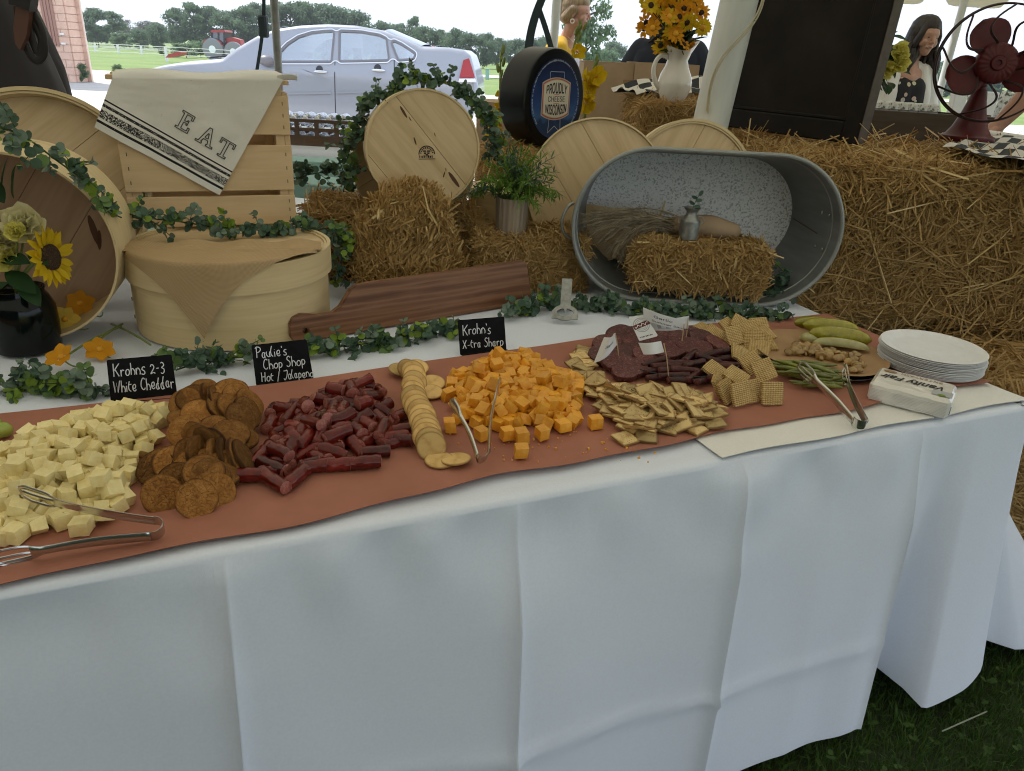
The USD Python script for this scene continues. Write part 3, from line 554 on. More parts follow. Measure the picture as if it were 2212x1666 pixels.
S = S + TPN * (.002 + np.abs(wob)[..., None])
dist = ((S - BLc) @ ey)
uvt = np.stack([Uu, dist / Hh_ * 1.0], -1)
over = []                                             # goes over the top edge and back
for k, (b_, z_) in enumerate(((.004, .004), (.014, .009), (.03, .010), (.09, .010), (.14, .011))):
    over.append(S[:, -1] + N_ * b_ + V(0, 0, 1) * (z_ + .004 * np.sin(np.linspace(0, 9, nu)))[:, None])
S2 = np.concatenate([S, np.stack(over, 1)], 1); uv2 = np.concatenate([uvt, np.repeat(uvt[:, -1:] + .05, 5, 1)], 1)
tw = thing("tea_towel", "off-white tea towel with black stripes and outlined lettering hanging over the crate", "towel")
gm = grid(S2); part(tw, "cloth", (gm.vertices, gm.faces), "towel_print", smooth=True, uv=uv2.reshape(-1, 2))
k_ = onplane([(600, 172), (641, 166)], TO, TPN)
tl = spline([k_[0] + V(0, 0, .002), (k_[0] + k_[1]) / 2 + V(0, 0, .004) + TPN * .01, k_[1] + TPN * .012], 8)
part(tw, "corner_fold", slab(np.stack([tl + V(0, 0, .007) * np.linspace(1, .5, 8)[:, None], tl - V(0, 0, .006) - TPN * .008], 1), .003), "cream_cloth", smooth=True)
def slabserif(ch):
    t, s = .17, .11
    if ch == "E":
        g = [sbox(.12, 0, .12 + t, 1), sbox(0, 0, .68, s), sbox(0, 1 - s, .66, 1), sbox(.57, 0, .68, .30), sbox(.55, .72, .66, 1), sbox(.2, .45, .5, .45 + s), sbox(.42, .36, .5, .65)]
    elif ch == "A":
        g = [Polygon([(.10, .05), (.25, .05), (.50, .86), (.42, 1), (.36, 1)]), Polygon([(.62, .05), (.80, .05), (.52, 1), (.38, 1)]), sbox(-.02, 0, .33, s), sbox(.55, 0, .92, s), sbox(.22, .3, .68, .3 + s)]
    else:
        g = [sbox(.32, 0, .32 + t, 1), sbox(.18, 0, .64, s), sbox(0, 1 - s, .82, 1), sbox(0, .70, .10, 1), sbox(.72, .70, .82, 1)]
    p = unary_union(g).buffer(.012); return p.difference(p.buffer(-.042))
def warp_on(poly, f, th=.0008, seg=.04):
    p = shapely.segmentize(poly, seg); m = ext(p, 1.0); v = np.array(m.vertices); P, N = f(v[:, 0], v[:, 1]); return tm(P + N * (v[:, 2] * th)[:, None], m.faces)
from scipy.interpolate import RegularGridInterpolator
itp = RegularGridInterpolator((np.linspace(0, 1, nu), np.linspace(0, 1, nv)), S, bounds_error=False, fill_value=None)
def towel_at(px, py):        # px along stripes in metres from lower-left, py up
    pl = BLc + ex * px[:, None] + ey * py[:, None]
    # solve for (u, v) on the quad
    u = np.full(len(px), .5); v = np.full(len(px), .5)
    for _ in range(25):
        L_ = BLc + (TLc - BLc) * v[:, None]; R_ = BRc + (TRc - BRc) * v[:, None]; c = L_ + (R_ - L_) * u[:, None]; e = pl - c; du = R_ - L_; dv = (TLc - BLc) * (1 - u)[:, None] + (TRc - BRc) * u[:, None]
        a11 = (du * du).sum(1); a12 = (du * dv).sum(1); a22 = (dv * dv).sum(1); b1 = (e * du).sum(1); b2 = (e * dv).sum(1); det = a11 * a22 - a12 ** 2
        u += (b1 * a22 - b2 * a12) / det; v += (b2 * a11 - b1 * a12) / det
    return itp(np.stack([u, v], 1)) + TPN * .0006, np.repeat(TPN[None], len(px), 0)
for ch, (u0, v0) in (("E", (377, 273)), ("A", (421, 302)), ("T", (461, 330))):
    p0 = onplane([(u0, v0)], TO, TPN)[0]; a, b = (p0 - BLc) @ ex, (p0 - BLc) @ ey; sc = .041
    part(tw, "printed_letter", warp_on(affinity.scale(slabserif(ch), sc, sc, origin=(0, 0)), lambda x, y, a=a, b=b: towel_at(x + a, y + b), seg=.004), "ink_black", smooth=False)
# burlap over the round box: a corner hanging down the front
zt = BC[2] + .004 + .172 + .0105
bl = thing("burlap_square", "frayed burlap square with one corner hanging down the round box", "burlap")
def pbox(q):    # image point -> point on the lid top or on the cylinder side
    d = ray(*q); t = (zt - EYE[2]) / d[2]; p = EYE + d * t
    if np.hypot(*(p - BC)[:2]) < .211: return p
    a = d[0] ** 2 + d[1] ** 2; b = 2 * (d[0] * (EYE - BC)[0] + d[1] * (EYE - BC)[1]); c = (EYE - BC)[0] ** 2 + (EYE - BC)[1] ** 2 - .2165 ** 2; D = b * b - 4 * a * c
    if D < 0: return None
    return EYE + d * ((-b - math.sqrt(D)) / (2 * a))
kA, kB, kC, kD = V(243, 562), V(392, 706), V(690, 540), V(420, 515)
n_ = 44; G = np.zeros((n_, n_, 3)); UVb = np.zeros((n_, n_, 2))
def surf(s, t):   # flat square mapped: corner points on the lid plane, bending over the rim
    return None
cA = Z(250, 545, zt); cC = Z(694, 541, zt)
side_ = unit(cC - cA); Ls = np.linalg.norm(cC - cA); fwd = unit(V(side_[1], -side_[0], 0)); fwd = fwd if fwd[1] < 0 else -fwd
def drape(p):   # p: point in the lid plane, pushed over the rim where it leaves the disc
    r = p[:2] - BC[:2]; d = np.hypot(*r); R = .2125
    if d <= R: return np.r_[p[:2], zt]
    q = d - R; dirn = r / d; k = min(q, .006); return np.r_[BC[:2] + dirn * (R + k * .6 + .006 * min(1, q / .12)), zt - max(0, q - .003)]
apex = .545
for i in range(n_):
    for j in range(n_):
        a, b = i / (n_ - 1), j / (n_ - 1)          # a along side, b towards the apex (triangle)
        wdt = 1 - b; s = Ls * (.34 * b + a * wdt + .0 * b); f = b * .25
        p = cA + side_ * s + fwd * f; p = p + V(0, 0, 0); G[i, j] = drape(p); UVb[i, j] = (s, f)
G[..., 2] += .004 * fbmd(G, 18, 4) + .002
m = grid(G[:, ::-1]); part(bl, "front_corner", (m.vertices, m.faces), "burlap", smooth=True, uv=UVb[:, ::-1].reshape(-1, 2))
G2 = np.zeros((30, 12, 3)); UV2 = np.zeros((30, 12, 2))
for i in range(30):
    for j in range(12):
        s, f = Ls * i / 29, -.085 * j / 11; p = cA + side_ * s + fwd * f; p[2] = zt + .002 + .004 * math.sin(i * .8) * (j > 3); G2[i, j] = p; UV2[i, j] = (s, f)
m = grid(G2); part(bl, "back_part", (m.vertices, m.faces), "burlap", smooth=True, uv=UV2.reshape(-1, 2))
# ------------------------------------------------------------------ straw
def prisms(p0, p1, r, rng):
    """n straws as three-sided slivers from p0 to p1"""
    n = len(p0); t = p1 - p0; t /= np.linalg.norm(t, axis=1, keepdims=True); a = rng.normal(size=(n, 3)); a -= t * (a * t).sum(1, keepdims=True); a /= np.linalg.norm(a, axis=1, keepdims=True); b = np.cross(t, a)
    v = np.zeros((n, 6, 3)); fl = rng.uniform(.35, 1., n)[:, None]
    for k in range(3):
        an = 2 * PI * k / 3; o = (a * math.cos(an) + b * math.sin(an) * fl) * r[:, None]; v[:, k] = p0 + o; v[:, 3 + k] = p1 + o * .8
    f = np.array([[0, 1, 4], [0, 4, 3], [1, 2, 5], [1, 5, 4], [2, 0, 3], [2, 3, 5]])
    return tm(v.reshape(-1, 3), (f[None] + (np.arange(n) * 6)[:, None, None]).reshape(-1, 3))
def straws_on(pos, nrm, lmin, lmax, r, rng, lift=.25, bias=None, bw=0., bend=True):
    n = len(pos); d = rng.normal(size=(n, 3)); d -= nrm * (d * nrm).sum(1, keepdims=True); d /= np.linalg.norm(d, axis=1, keepdims=True)
    if bias is not None:
        s = np.sign((d * bias).sum(1, keepdims=True)); d = d * (1 - bw) + s * bias * bw
    d = d + nrm * rng.uniform(-.12, lift, n)[:, None]; d /= np.linalg.norm(d, axis=1, keepdims=True)
    L = rng.uniform(lmin, lmax, n)[:, None] * rng.choice([1, 1, .6, 1.25], n)[:, None]; rr = r * rng.uniform(.55, 1.35, n); c = pos + nrm * rng.uniform(-.006, .006, n)[:, None]
    if not bend: return prisms(c - d * L / 2, c + d * L / 2, rr, rng)
    d2 = d + rng.normal(size=(n, 3)) * .16; d2 /= np.linalg.norm(d2, axis=1, keepdims=True)
    return cat([prisms(c - d * L / 2, c + d * .0015, rr, rng), prisms(c, c + d2 * L / 2, rr, rng)])
def boxsample(sz, n, faces, rng, round_=.03, amp=.02, seed=0):
    """random points and normals on the outer faces of a rounded, lumpy bale of size sz (base at z = 0)"""
    sx, sy, sz_ = sz; A = dict(front=sx * sz_, back=sx * sz_, top=sx * sy, left=sy * sz_, right=sy * sz_); w = np.array([A[f] for f in faces]); k = rng.choice(len(faces), n, p=w / w.sum()); u, v = rng.random(n), rng.random(n); P = np.zeros((n, 3)); N = np.zeros((n, 3))
    for i, f in enumerate(faces):
        m = k == i
        if f in ("front", "back"): P[m] = np.stack([(u[m] - .5) * sx, np.full(m.sum(), (-.5 if f == "front" else .5) * sy), v[m] * sz_], 1); N[m] = (0, -1 if f == "front" else 1, 0)
        elif f == "top": P[m] = np.stack([(u[m] - .5) * sx, (v[m] - .5) * sy, np.full(m.sum(), sz_)], 1); N[m] = (0, 0, 1)
        else: P[m] = np.stack([np.full(m.sum(), (-.5 if f == "left" else .5) * sx), (u[m] - .5) * sy, v[m] * sz_], 1); N[m] = (-1 if f == "left" else 1, 0, 0)
    return lump(P, N, sz, round_, amp, seed)
def lump(P, N, sz, round_, amp, seed):
    h = V(sz[0], sz[1], sz[2]) / 2; c = V(0, 0, h[2]); q = P - c; inner = np.clip(q, -(h - round_), h - round_); d = q - inner; l = np.linalg.norm(d, axis=1, keepdims=True)
    n2 = np.where(l > 1e-6, d / np.maximum(l, 1e-9), N); s = np.where(l > round_ * .999, inner + n2 * round_, q) + c
    s = s + n2 * (fbmd(P, 1 / max(.05, min(sz) * .45), seed) * 2 * amp)[:, None]
    s[:, 2] = np.maximum(s[:, 2], .004); return s, n2
def bale(label, M, sz, n, faces, seed, lmin=.04, lmax=.12, r=.0016, amp=.018, loose=40, bias=None, bw=0., lift=.3, taper=0., name="straw_bale", round_=.035, category="straw bale", group=None, loose_len=.16):
    rng = np.random.default_rng(seed); t = thing(name, label, category, M, group)
    core = trimesh.creation.box([sz[0], sz[1], sz[2]]); core = core.subdivide().subdivide().subdivide(); core.apply_translation([0, 0, sz[2] / 2])
    P, N = lump(np.array(core.vertices), unit(np.array(core.vertices) - V(0, 0, sz[2] / 2)), sz, round_, amp, seed); cv = V(0, 0, sz[2] / 2)
    tp_ = lambda Q: Q * np.stack([1 + taper * (.5 - Q[:, 2] / sz[2]), 1 + taper * (.5 - Q[:, 2] / sz[2]), np.ones(len(Q))], 1)
    P = tp_(P)
    part(t, "packed_core", tm(cv + (P - cv) * (1 - .012 / min(sz)), core.faces), "straw_core_shade", smooth=True)
    P, N = boxsample(sz, n, faces, rng, round_, amp, seed); P = tp_(P); part(t, "straw_mass", straws_on(P, N, lmin, lmax, r, rng, lift, bias, bw), "straw_mat", smooth=False, kind="stuff")
    P, N = boxsample(sz, loose, [f for f in faces if f != "back"], rng, round_, amp, seed); P = tp_(P)
    for k in range(loose):
        part(t, "straw", straws_on(P[k:k + 1] + N[k:k + 1] * .010, N[k:k + 1], loose_len * .6, loose_len * 1.25, r * 1.25, rng, .5), "straw_pale" if k % 3 < 2 else "straw_mat", smooth=False)
    return t
# the big bales at the right end
BIGM = T3((1.32, 2.57, .62)) @ RZ(-2)
bale("big straw bale at the buffet's right end, carrying the fan and the dark frame", BIGM, (1.16, .84, .47), 18000, ("front", "top", "left"), 21, .05, .20, .0023, .03, 150, lift=.42, round_=.07, loose_len=.26)
bale("lower straw bale on the grass under the big bale, loose straw on top", T3((1.92, 2.2, 0)) @ RZ(-2), (1.3, 1.1, .615), 7000, ("top", "front", "left"), 22, .08, .22, .0029, .02, 60, lift=.35, loose_len=.25)
bale("far straw bale under the white pitcher and gingham cloth", T3((.98, 3.78, .74)), (.95, .55, .43), 5200, ("front", "top", "left"), 23, .05, .15, .0024, .02, 40)
for k, (x, y) in enumerate(((.98, 3.75),)): bale("straw bale on the grass below the far pitcher's bale", T3((x, y, 0)), (.95, .6, .735), 1500, ("front", "left"), 25, .06, .16, .003, .02, 10)
bale("straw bale standing behind the round lids under the black cheese wheel", T3((.13, 2.70, .756)), (.56, .36, .285), 2200, ("front", "top", "left", "right"), 26, .05, .12, .002, .015, 20)
bale("flat straw bale behind the slatted crate under the stamped box", T3((-.36, 2.10, .756)) @ RZ(8), (.46, .28, .175), 3200, ("front", "top", "left", "right"), 27, .05, .14, .002, .015, 30)
pT = Y(893, 560, 1.86)
bale("tall tufted sheaf of chopped straw under the stamped box, left of the potted plant", T3((pT[0] - .012, 1.86, .752)) @ RZ(18), (.235, .17, .262), 5200, ("front", "top", "left", "right"), 28, .03, .08, .0027, .03, 40, bias=unit(V(.25, 0, 1)), bw=.35, lift=.6, round_=.085, taper=.55, name="straw_sheaf", category="straw sheaf", loose_len=.07)
pS = Y(1128, 575, 1.99)
bale("small pale straw bale under the potted plant behind the walnut board", T3((pS[0] + .004, 2.0, .752)) @ RZ(16), (.30, .17, .142), 5200, ("front", "top", "left", "right"), 29, .03, .09, .0021, .012, 45, round_=.03, lift=.4, loose_len=.07)
# ------------------------------------------------------------------ oval tub tipped on its side
tb = thing("oval_tub", "oval galvanized metal tub tipped on its side, mouth towards the table", "tub", T3((.475, 1.895, .948)))
def oval(a, b, n=112):
    st_ = sbox(-(a - b), -.0005, a - b, .0005).buffer(b - .0005, quad_segs=24).exterior; d0 = st_.project(Point(a, 0)); q = np.array([st_.interpolate((d0 - st_.length * k / n) % st_.length).coords[0] for k in range(n)])
    return q if q[3][1] > 0 else np.vstack([q[:1], q[1:][::-1]])
def ring_at(a, b, y): o = oval(a, b); return np.stack([o[:, 0], np.full(len(o), y), o[:, 1]], 1)
TA, TB, TDp = .338, .188, .235
prof = [(1.0, 0), (.985, .03), (.978, .034), (.982, .038), (.965, .075), (.9, .16), (.862, TDp)]
inner = np.stack([ring_at(TA * k, TB * (k - (1 - k) * .2), y) for k, y in prof]); outer = np.stack([ring_at(TA * k + .0022, TB * (k - (1 - k) * .2) + .0022, y) for k, y in prof])
part(tb, "inner_wall", grid(inner, closed_v=True), "tub_wall", smooth=True)
mo = grid(outer, closed_v=True); part(tb, "outer_wall", tm(mo.vertices, mo.faces[:, ::-1]), "tub_wall", smooth=True)
k, y = prof[-1]; o = oval(TA * k + .003, TB * (k - (1 - k) * .2) + .003)
part(tb, "bottom", mv(ext(Polygon(o), .003), frame(V(1, 0, 0), V(0, 0, 1), V(0, -1, 0), V(0, TDp + .003, 0))), "galvanized", smooth=False)
rim = ring_at(TA + .003, TB + .003, 0); part(tb, "rim", tube(np.vstack([rim, rim[:2]]), .0055, 10, caps=False), "tub_rim")
bead = ring_at(TA * .979, TB * .974, .036); part(tb, "bead", tube(np.vstack([bead, bead[:2]]), .0025, 6, caps=False), "tub_rim")
for z in (.045, -.045):
    for y in (.05, .085): part(tb, "rivet", ellipsoid(.0022, .005, .005, (TA * .955 - y * .16 + .006, y, z), 1), "steel")
part(tb, "side_seam", bx(TA * .865 - .0005, TA * .868, .03, TDp - .01, -.0015, .0015, .0003), "gap_shade_and_seam", M=RZ(0))
hd = spline([V(-TA - .004, .03, .045), V(-TA - .022, .022, .03), V(-TA - .024, .022, -.03), V(-TA - .004, .03, -.045)], 14); part(tb, "handle", tube(hd, .004, 8), "worn_steel")
bale("small straw bale set inside the galvanized tub", T3((.475, 1.957, .785)) @ RZ(-3), (.335, .16, .118), 5200, ("front", "top", "left", "right"), 30, .03, .085, .0021, .014, 50, round_=.03, lift=.4, loose_len=.08)
# milk can, dried grass wrapped in burlap
pc = V(.437, 1.925, .917)
mc = thing("milk_can", "miniature galvanized milk can with a green sprig on the straw in the tub", "milk can", T3(pc))
part(mc, "body", lathe([(0, 0), (.0245, 0), (.0255, .002), (.0255, .046), (.0235, .05), (.0145, .062), (.0135, .066), (.0135, .070)], 36), "worn_steel")
part(mc, "flared_neck", lathe([(.0135, .070), (.0215, .079), (.0222, .0805), (.0205, .0805), (.0125, .071), (.0, .069)], 36), "worn_steel")
for s in (-1, 1): part(mc, "ear", tube(spline([V(s * .0235, 0, .04), V(s * .034, 0, .046), V(s * .030, 0, .056), V(s * .019, 0, .057)], 8), .0015, 6), "worn_steel")
def leafm(L, w, cup=.25, n=8, tip=.0, thick=0):
    """leaf from the origin along +x"""
    t = np.linspace(0, 1, n); hw = w / 2 * np.sin(PI * np.clip(t * (1 - tip * .0), 0, 1)) ** (.55 if tip == 0 else .9); x = t * L; z = -cup * L * (t - .0) ** 2 * .5
    up = np.stack([x, hw, z + np.abs(hw) * cup], 1); dn = np.stack([x, -hw, z + np.abs(hw) * cup], 1); md = np.stack([x, 0 * x, z], 1)
    P = np.stack([dn, md, up], 1); return grid(P)
sp = [(0, 0, .069), (.004, 0, .09), (.012, 0, .112)]; part(mc, "sprig_stem", tube(spline(sp, 6), .001, 5), "euc_stem")
for (x, z, a) in ((.004, .088, 150), (.006, .096, 20), (.012, .110, 60), (.010, .104, 165), (.003, .082, 10)): part(mc, "sprig_leaf", mv(leafm(.017, .010), T3((x, -.001, z)) @ RY(-a) @ RX(60)), "euc_dark", smooth=True)
rng = np.random.default_rng(40)
gp0 = V(.30, 1.915, .925)
dg = thing("dried_grass_bunch", "bunch of fluffy dried grass wrapped in burlap lying behind the milk can", "dried grass")
wr = spline([V(.405, 1.985, .938), V(.46, 1.99, .940), V(.53, 1.985, .936), V(.585, 1.975, .930)], 20); rad = np.interp(np.linspace(0, 1, 20), [0, .15, .6, .95, 1], [.022, .025, .030, .018, .006])
m = tube(wr, rad, 18); m.vertices[:, 2] += .004 * fbmd(m.vertices, 30, 2); part(dg, "burlap_wrap", m, "burlap_plain" if "burlap_plain" in MATS else "cardboard", smooth=True)
st1, plume = [], []
for k in range(46):
    a = V(.41 + rng.normal() * .004, 1.985 + rng.normal() * .010, .938 + rng.normal() * .012); sag = rng.uniform(0, 1); e = V(.165 + .11 * sag + rng.normal() * .012, 1.965 + rng.normal() * .02, .945 - .105 * sag ** 1.4 + rng.normal() * .010)
    mid = (a + e) / 2 + V(0, 0, .024 + .016 * sag); c = spline([a, mid, e], 14); st1.append(tube(c, np.linspace(.0012, .0006, 14), 4, caps=False))
    for j in range(60):
        t = rng.uniform(.25, 1) ; i = min(12, int(t * 13)); p = c[i] + (c[i + 1] - c[i]) * rng.random(); d = unit(c[i + 1] - c[i]) + rng.normal(size=3) * .32; plume.append((p, p + unit(d) * rng.uniform(.010, .026)))
part(dg, "stalks", cat(st1), "pampas", kind="stuff"); pl = np.array(plume); part(dg, "plumes", prisms(pl[:, 0], pl[:, 1], np.full(len(pl), .0006), rng), "pampas", smooth=False, kind="stuff")
# ------------------------------------------------------------------ walnut board leaning on the straw
b0, b1 = Z(640, 742, TZ + .003), Z(1147, 655, TZ + .003); bxv = unit(b1 - b0); bk_ = unit(np.cross(V(0, 0, 1), bxv)); byv = unit(V(0, 0, 1) * math.cos(.14) + bk_ * math.sin(.14)); bn = np.cross(bxv, byv)
outl = [(640, 741), (629, 727), (627, 700), (634, 688), (650, 681), (690, 683), (720, 678), (738, 664), (750, 645), (760, 628), (772, 619), (800, 613), (960, 590), (1128, 566), (1137, 569), (1147, 640), (1143, 652), (1130, 656)]
pw = onplane(outl, b0, bn); pl2 = np.stack([(pw - b0) @ bxv, (pw - b0) @ byv], 1); poly = Polygon(pl2).buffer(-.004).buffer(.006)
hole = onplane([(661, 716)], b0, bn)[0] - b0; poly = poly.difference(Point(hole @ bxv, hole @ byv).buffer(.006))
bp = [ext(poly.buffer(-.002), .019, -.019), ext(poly, .015, -.017)]
wb = thing("cutting_board", "long walnut cutting board with a handle leaning in front of the straw", "cutting board", frame(bxv, byv, bn, b0 + V(0, 0, .001)))
part(wb, "blade", cat(bp), "walnut")
# ------------------------------------------------------------------ bottle opener
o0, o1 = Z(1219, 697, TZ + .006), Z(1219, 697, TZ) + V(.004, .075, .062); oz = unit(o1 - o0)
ox = unit(np.cross(V(0, 1, 0), oz)); ox = V(1, 0, 0); oy = unit(np.cross(oz, ox)); sc = 78 * ((o0 - EYE) @ FW) / FPX * 1.28
og = unary_union([LineString([(0, .2), (0, 1)]).buffer(.115, cap_style=2), affinity.scale(disc(.27, 28), 1, .82).buffer(0).union(sbox(-.27, -.16, .27, .02).buffer(.02))]).buffer(.03).buffer(-.03)
og = og.difference(affinity.scale(disc(.18, 20), 1, .62, origin=(0, 0))).union(Polygon([(-.05, .14), (.05, .14), (0, -.0)]))
om = ext(affinity.scale(og, sc, sc, origin=(0, 0)), .003); opn = solo("bottle_opener", om, "worn_steel", "flat steel bottle opener propped on the garland beside the walnut board", "bottle opener", M=frame(ox, oz, np.cross(ox, oz), o0 + oz * .27 * sc))
# ------------------------------------------------------------------ handwriting
G = {"K": ([[(0, 1), (.05, 0)], [(.62, .98), (.08, .45), (.2, .52), (.6, 0)]], .68), "r": ([[(0, .52), (.06, 0)], [(.05, .3), (.2, .5), (.36, .44)]], .42), "o": ([[(.25, .5), (.06, .38), (.03, .15), (.2, 0), (.4, .12), (.42, .38), (.25, .5)]], .5), "h": ([[(0, 1), (.04, 0)], [(.04, .3), (.22, .52), (.36, .42), (.4, 0)]], .5),
     "n": ([[(0, .5), (.04, 0)], [(.04, .3), (.22, .52), (.36, .42), (.4, 0)]], .5), "s": ([[(.36, .48), (.16, .52), (.06, .38), (.3, .22), (.34, .06), (.14, -.02), (0, .06)]], .44), "2": ([[(.02, .6), (.2, .78), (.4, .62), (.3, .35), (.02, .02), (.2, .08), (.5, .0)]], .58), "-": ([[(0, .35), (.28, .37)]], .38),
     "3": ([[(.04, .82), (.3, .84), (.38, .62), (.14, .46), (.4, .3), (.34, .02), (.02, .04)]], .5), "W": ([[(0, .95), (.16, 0), (.36, .8), (.52, 0), (.76, .98)]], .84), "i": ([[(.02, .5), (.05, 0)], [(.03, .72), (.05, .76)]], .18), "t": ([[(.12, .85), (.12, .1), (.28, .02)], [(0, .55), (.34, .6)]], .36), "e": ([[(.04, .28), (.34, .32), (.3, .5), (.1, .46), (.03, .18), (.18, 0), (.4, .1)]], .46),
     "C": ([[(.5, .86), (.3, .98), (.06, .66), (.06, .22), (.26, 0), (.52, .14)]], .6), "d": ([[(.34, .44), (.12, .48), (.02, .2), (.14, 0), (.34, .18)], [(.38, 1), (.34, .1), (.42, 0)]], .5), "a": ([[(.34, .44), (.14, .5), (.02, .22), (.14, 0), (.34, .2)], [(.36, .48), (.34, .1), (.42, 0)]], .5), "P": ([[(.04, .95), (.06, 0)], [(-.1, .88), (.3, 1), (.52, .8), (.34, .56), (.06, .52)]], .56),
     "u": ([[(0, .5), (.04, .1), (.2, 0), (.36, .2)], [(.38, .5), (.38, .05), (.44, 0)]], .5), "l": ([[(.03, 1), (.05, .05), (.12, 0)]], .2), "'": ([[(.04, 1), (.08, .8)]], .16), "p": ([[(.02, .5), (.03, -.4)], [(.03, .3), (.2, .52), (.4, .36), (.3, .04), (.04, .06)]], .5), "H": ([[(.02, .98), (.05, 0)], [(.5, .98), (.5, 0)], [(.04, .5), (.5, .52)]], .62), "/": ([[(0, -.1), (.3, 1)]], .46),
     "J": ([[(.0, .95), (.5, .98)], [(.32, .97), (.28, .12), (.1, -.02), (-.02, .14)]], .52), "X": ([[(0, .9), (.48, 0)], [(.5, .92), (0, 0)]], .6), "x": ([[(0, .5), (.36, 0)], [(.38, .5), (0, 0)]], .46), "S": ([[(.4, .86), (.2, .98), (.05, .76), (.34, .48), (.4, .16), (.18, -.02), (-.02, .12)]], .52), " ": ([], .34), "g": ([[(.34, .44), (.14, .5), (.02, .22), (.14, 0), (.34, .2)], [(.36, .48), (.34, -.3), (.1, -.36)]], .5), "y": ([[(0, .5), (.16, .05)], [(.4, .5), (.1, -.4)]], .48),
     "G": ([[(.5, .84), (.3, .98), (.06, .66), (.06, .22), (.26, 0), (.5, .2), (.5, .44), (.3, .44)]], .62), "c": ([[(.34, .44), (.14, .5), (.02, .24), (.16, 0), (.36, .1)]], .42)}
def strokes(text, rng, slant=.08, jit=.03):
    out, x = [], 0.
    for ch in text:
        ss, w = G[ch]; s = rng.uniform(.94, 1.06); dy = rng.normal() * jit
        for s_ in ss:
            q = np.array(s_, float) * s + [0, dy]; q = spline(q, max(6, 5 * len(q))) if len(q) > 2 and ch not in "KWXxH" else np.array(q); q[:, 0] += x + q[:, 1] * slant; out.append(q)
        x += w * s + .10
    return out, x
def chalk(parent, lines, f, hgt, r, rng, matn="chalk", name="chalk_writing"):
    """lines: [(text, a, b, size, max width)]; f maps (a, b) on the sign to a point and returns (P, N)"""
    for text, a0, b0_, size, wmax in lines:
        S_, w = strokes(text, rng); k = min(size, wmax / w); ms = []
        for q in S_:
            P, N = f(a0 + q[:, 0] * k, b0_ + q[:, 1] * size); ms.append(tube(P + N * r * .4, r, 5))
        part(parent, name, cat(ms), matn)
rng = np.random.default_rng(50)
SIGNS = [("black chalkboard sign for white cheddar, behind the pale cheese cubes", [(230, 778), (370, 766), (384, 862), (240, 874)], [("Krohns 2-3", .08, .62, .28, .80), ("White Cheddar", .06, .26, .27, .93)]),
         ("black chalkboard sign naming a chop shop, behind the red sausage pieces", [(543, 746), (662, 733), (678, 822), (554, 836)], [("Paulie's", .06, .68, .24, .56), ("Chop Shop", .16, .40, .24, .76), ("Hot / Jalapeno", .10, .10, .22, .92)]),
         ("black chalkboard sign for extra sharp cheese, behind the orange cheese cubes", [(989, 692), (1089, 684), (1094, 758), (995, 768)], [("Krohn's", .08, .56, .30, .62), ("X-tra Sharp", .06, .18, .27, .90)])]
for lab, q, lines in SIGNS:
    bl_, br_ = Z(*q[3], TZ + .003), Z(*q[2], TZ + .003); sx_ = unit(br_ - bl_); sx_ = unit(V(sx_[0], sx_[1], 0)); bk2 = unit(np.cross(V(0, 0, 1), sx_)); sy_ = unit(V(0, 0, 1) * math.cos(.30) + bk2 * math.sin(.30)); sn_ = np.cross(sx_, sy_)
    C4 = onplane(q, bl_, sn_); Cl = np.stack([(C4 - bl_) @ sx_, (C4 - bl_) @ sy_], 1); Cl[3] = (0, Cl[3][1]); Cl[2][1] = Cl[3][1]
    t = thing("chalkboard_sign", lab, "sign", frame(sx_, sy_, sn_, bl_))
    part(t, "board", mv(cat([ext(Polygon(Cl).buffer(-.003).buffer(.003), .003, -.003)]), np.eye(4)), "slate", smooth=False)
    wS = Cl[2][0]; part(t, "foot", bx(.004, wS - .002, -.004, 0.0, -.045, .014, .001), "slate", M=T3((0, 0, 0)) @ RX(0) @ frame(V(1, 0, 0), V(0, math.cos(.30), -math.sin(.30)), V(0, math.sin(.30), math.cos(.30)), V(0, .0005, 0)))
    def fm(a, b, Cl=Cl):
        a, b = np.asarray(a)[:, None], np.asarray(b)[:, None]; bot_ = Cl[3] * (1 - a) + Cl[2] * a; top_ = Cl[0] * (1 - a) + Cl[1] * a; p = bot_ * (1 - b) + top_ * b; return np.hstack([p, 0 * a + .0003]), np.repeat(V(0, 0, 1)[None], len(a), 0)
    chalk(t, lines, fm, 1, .00095, rng)
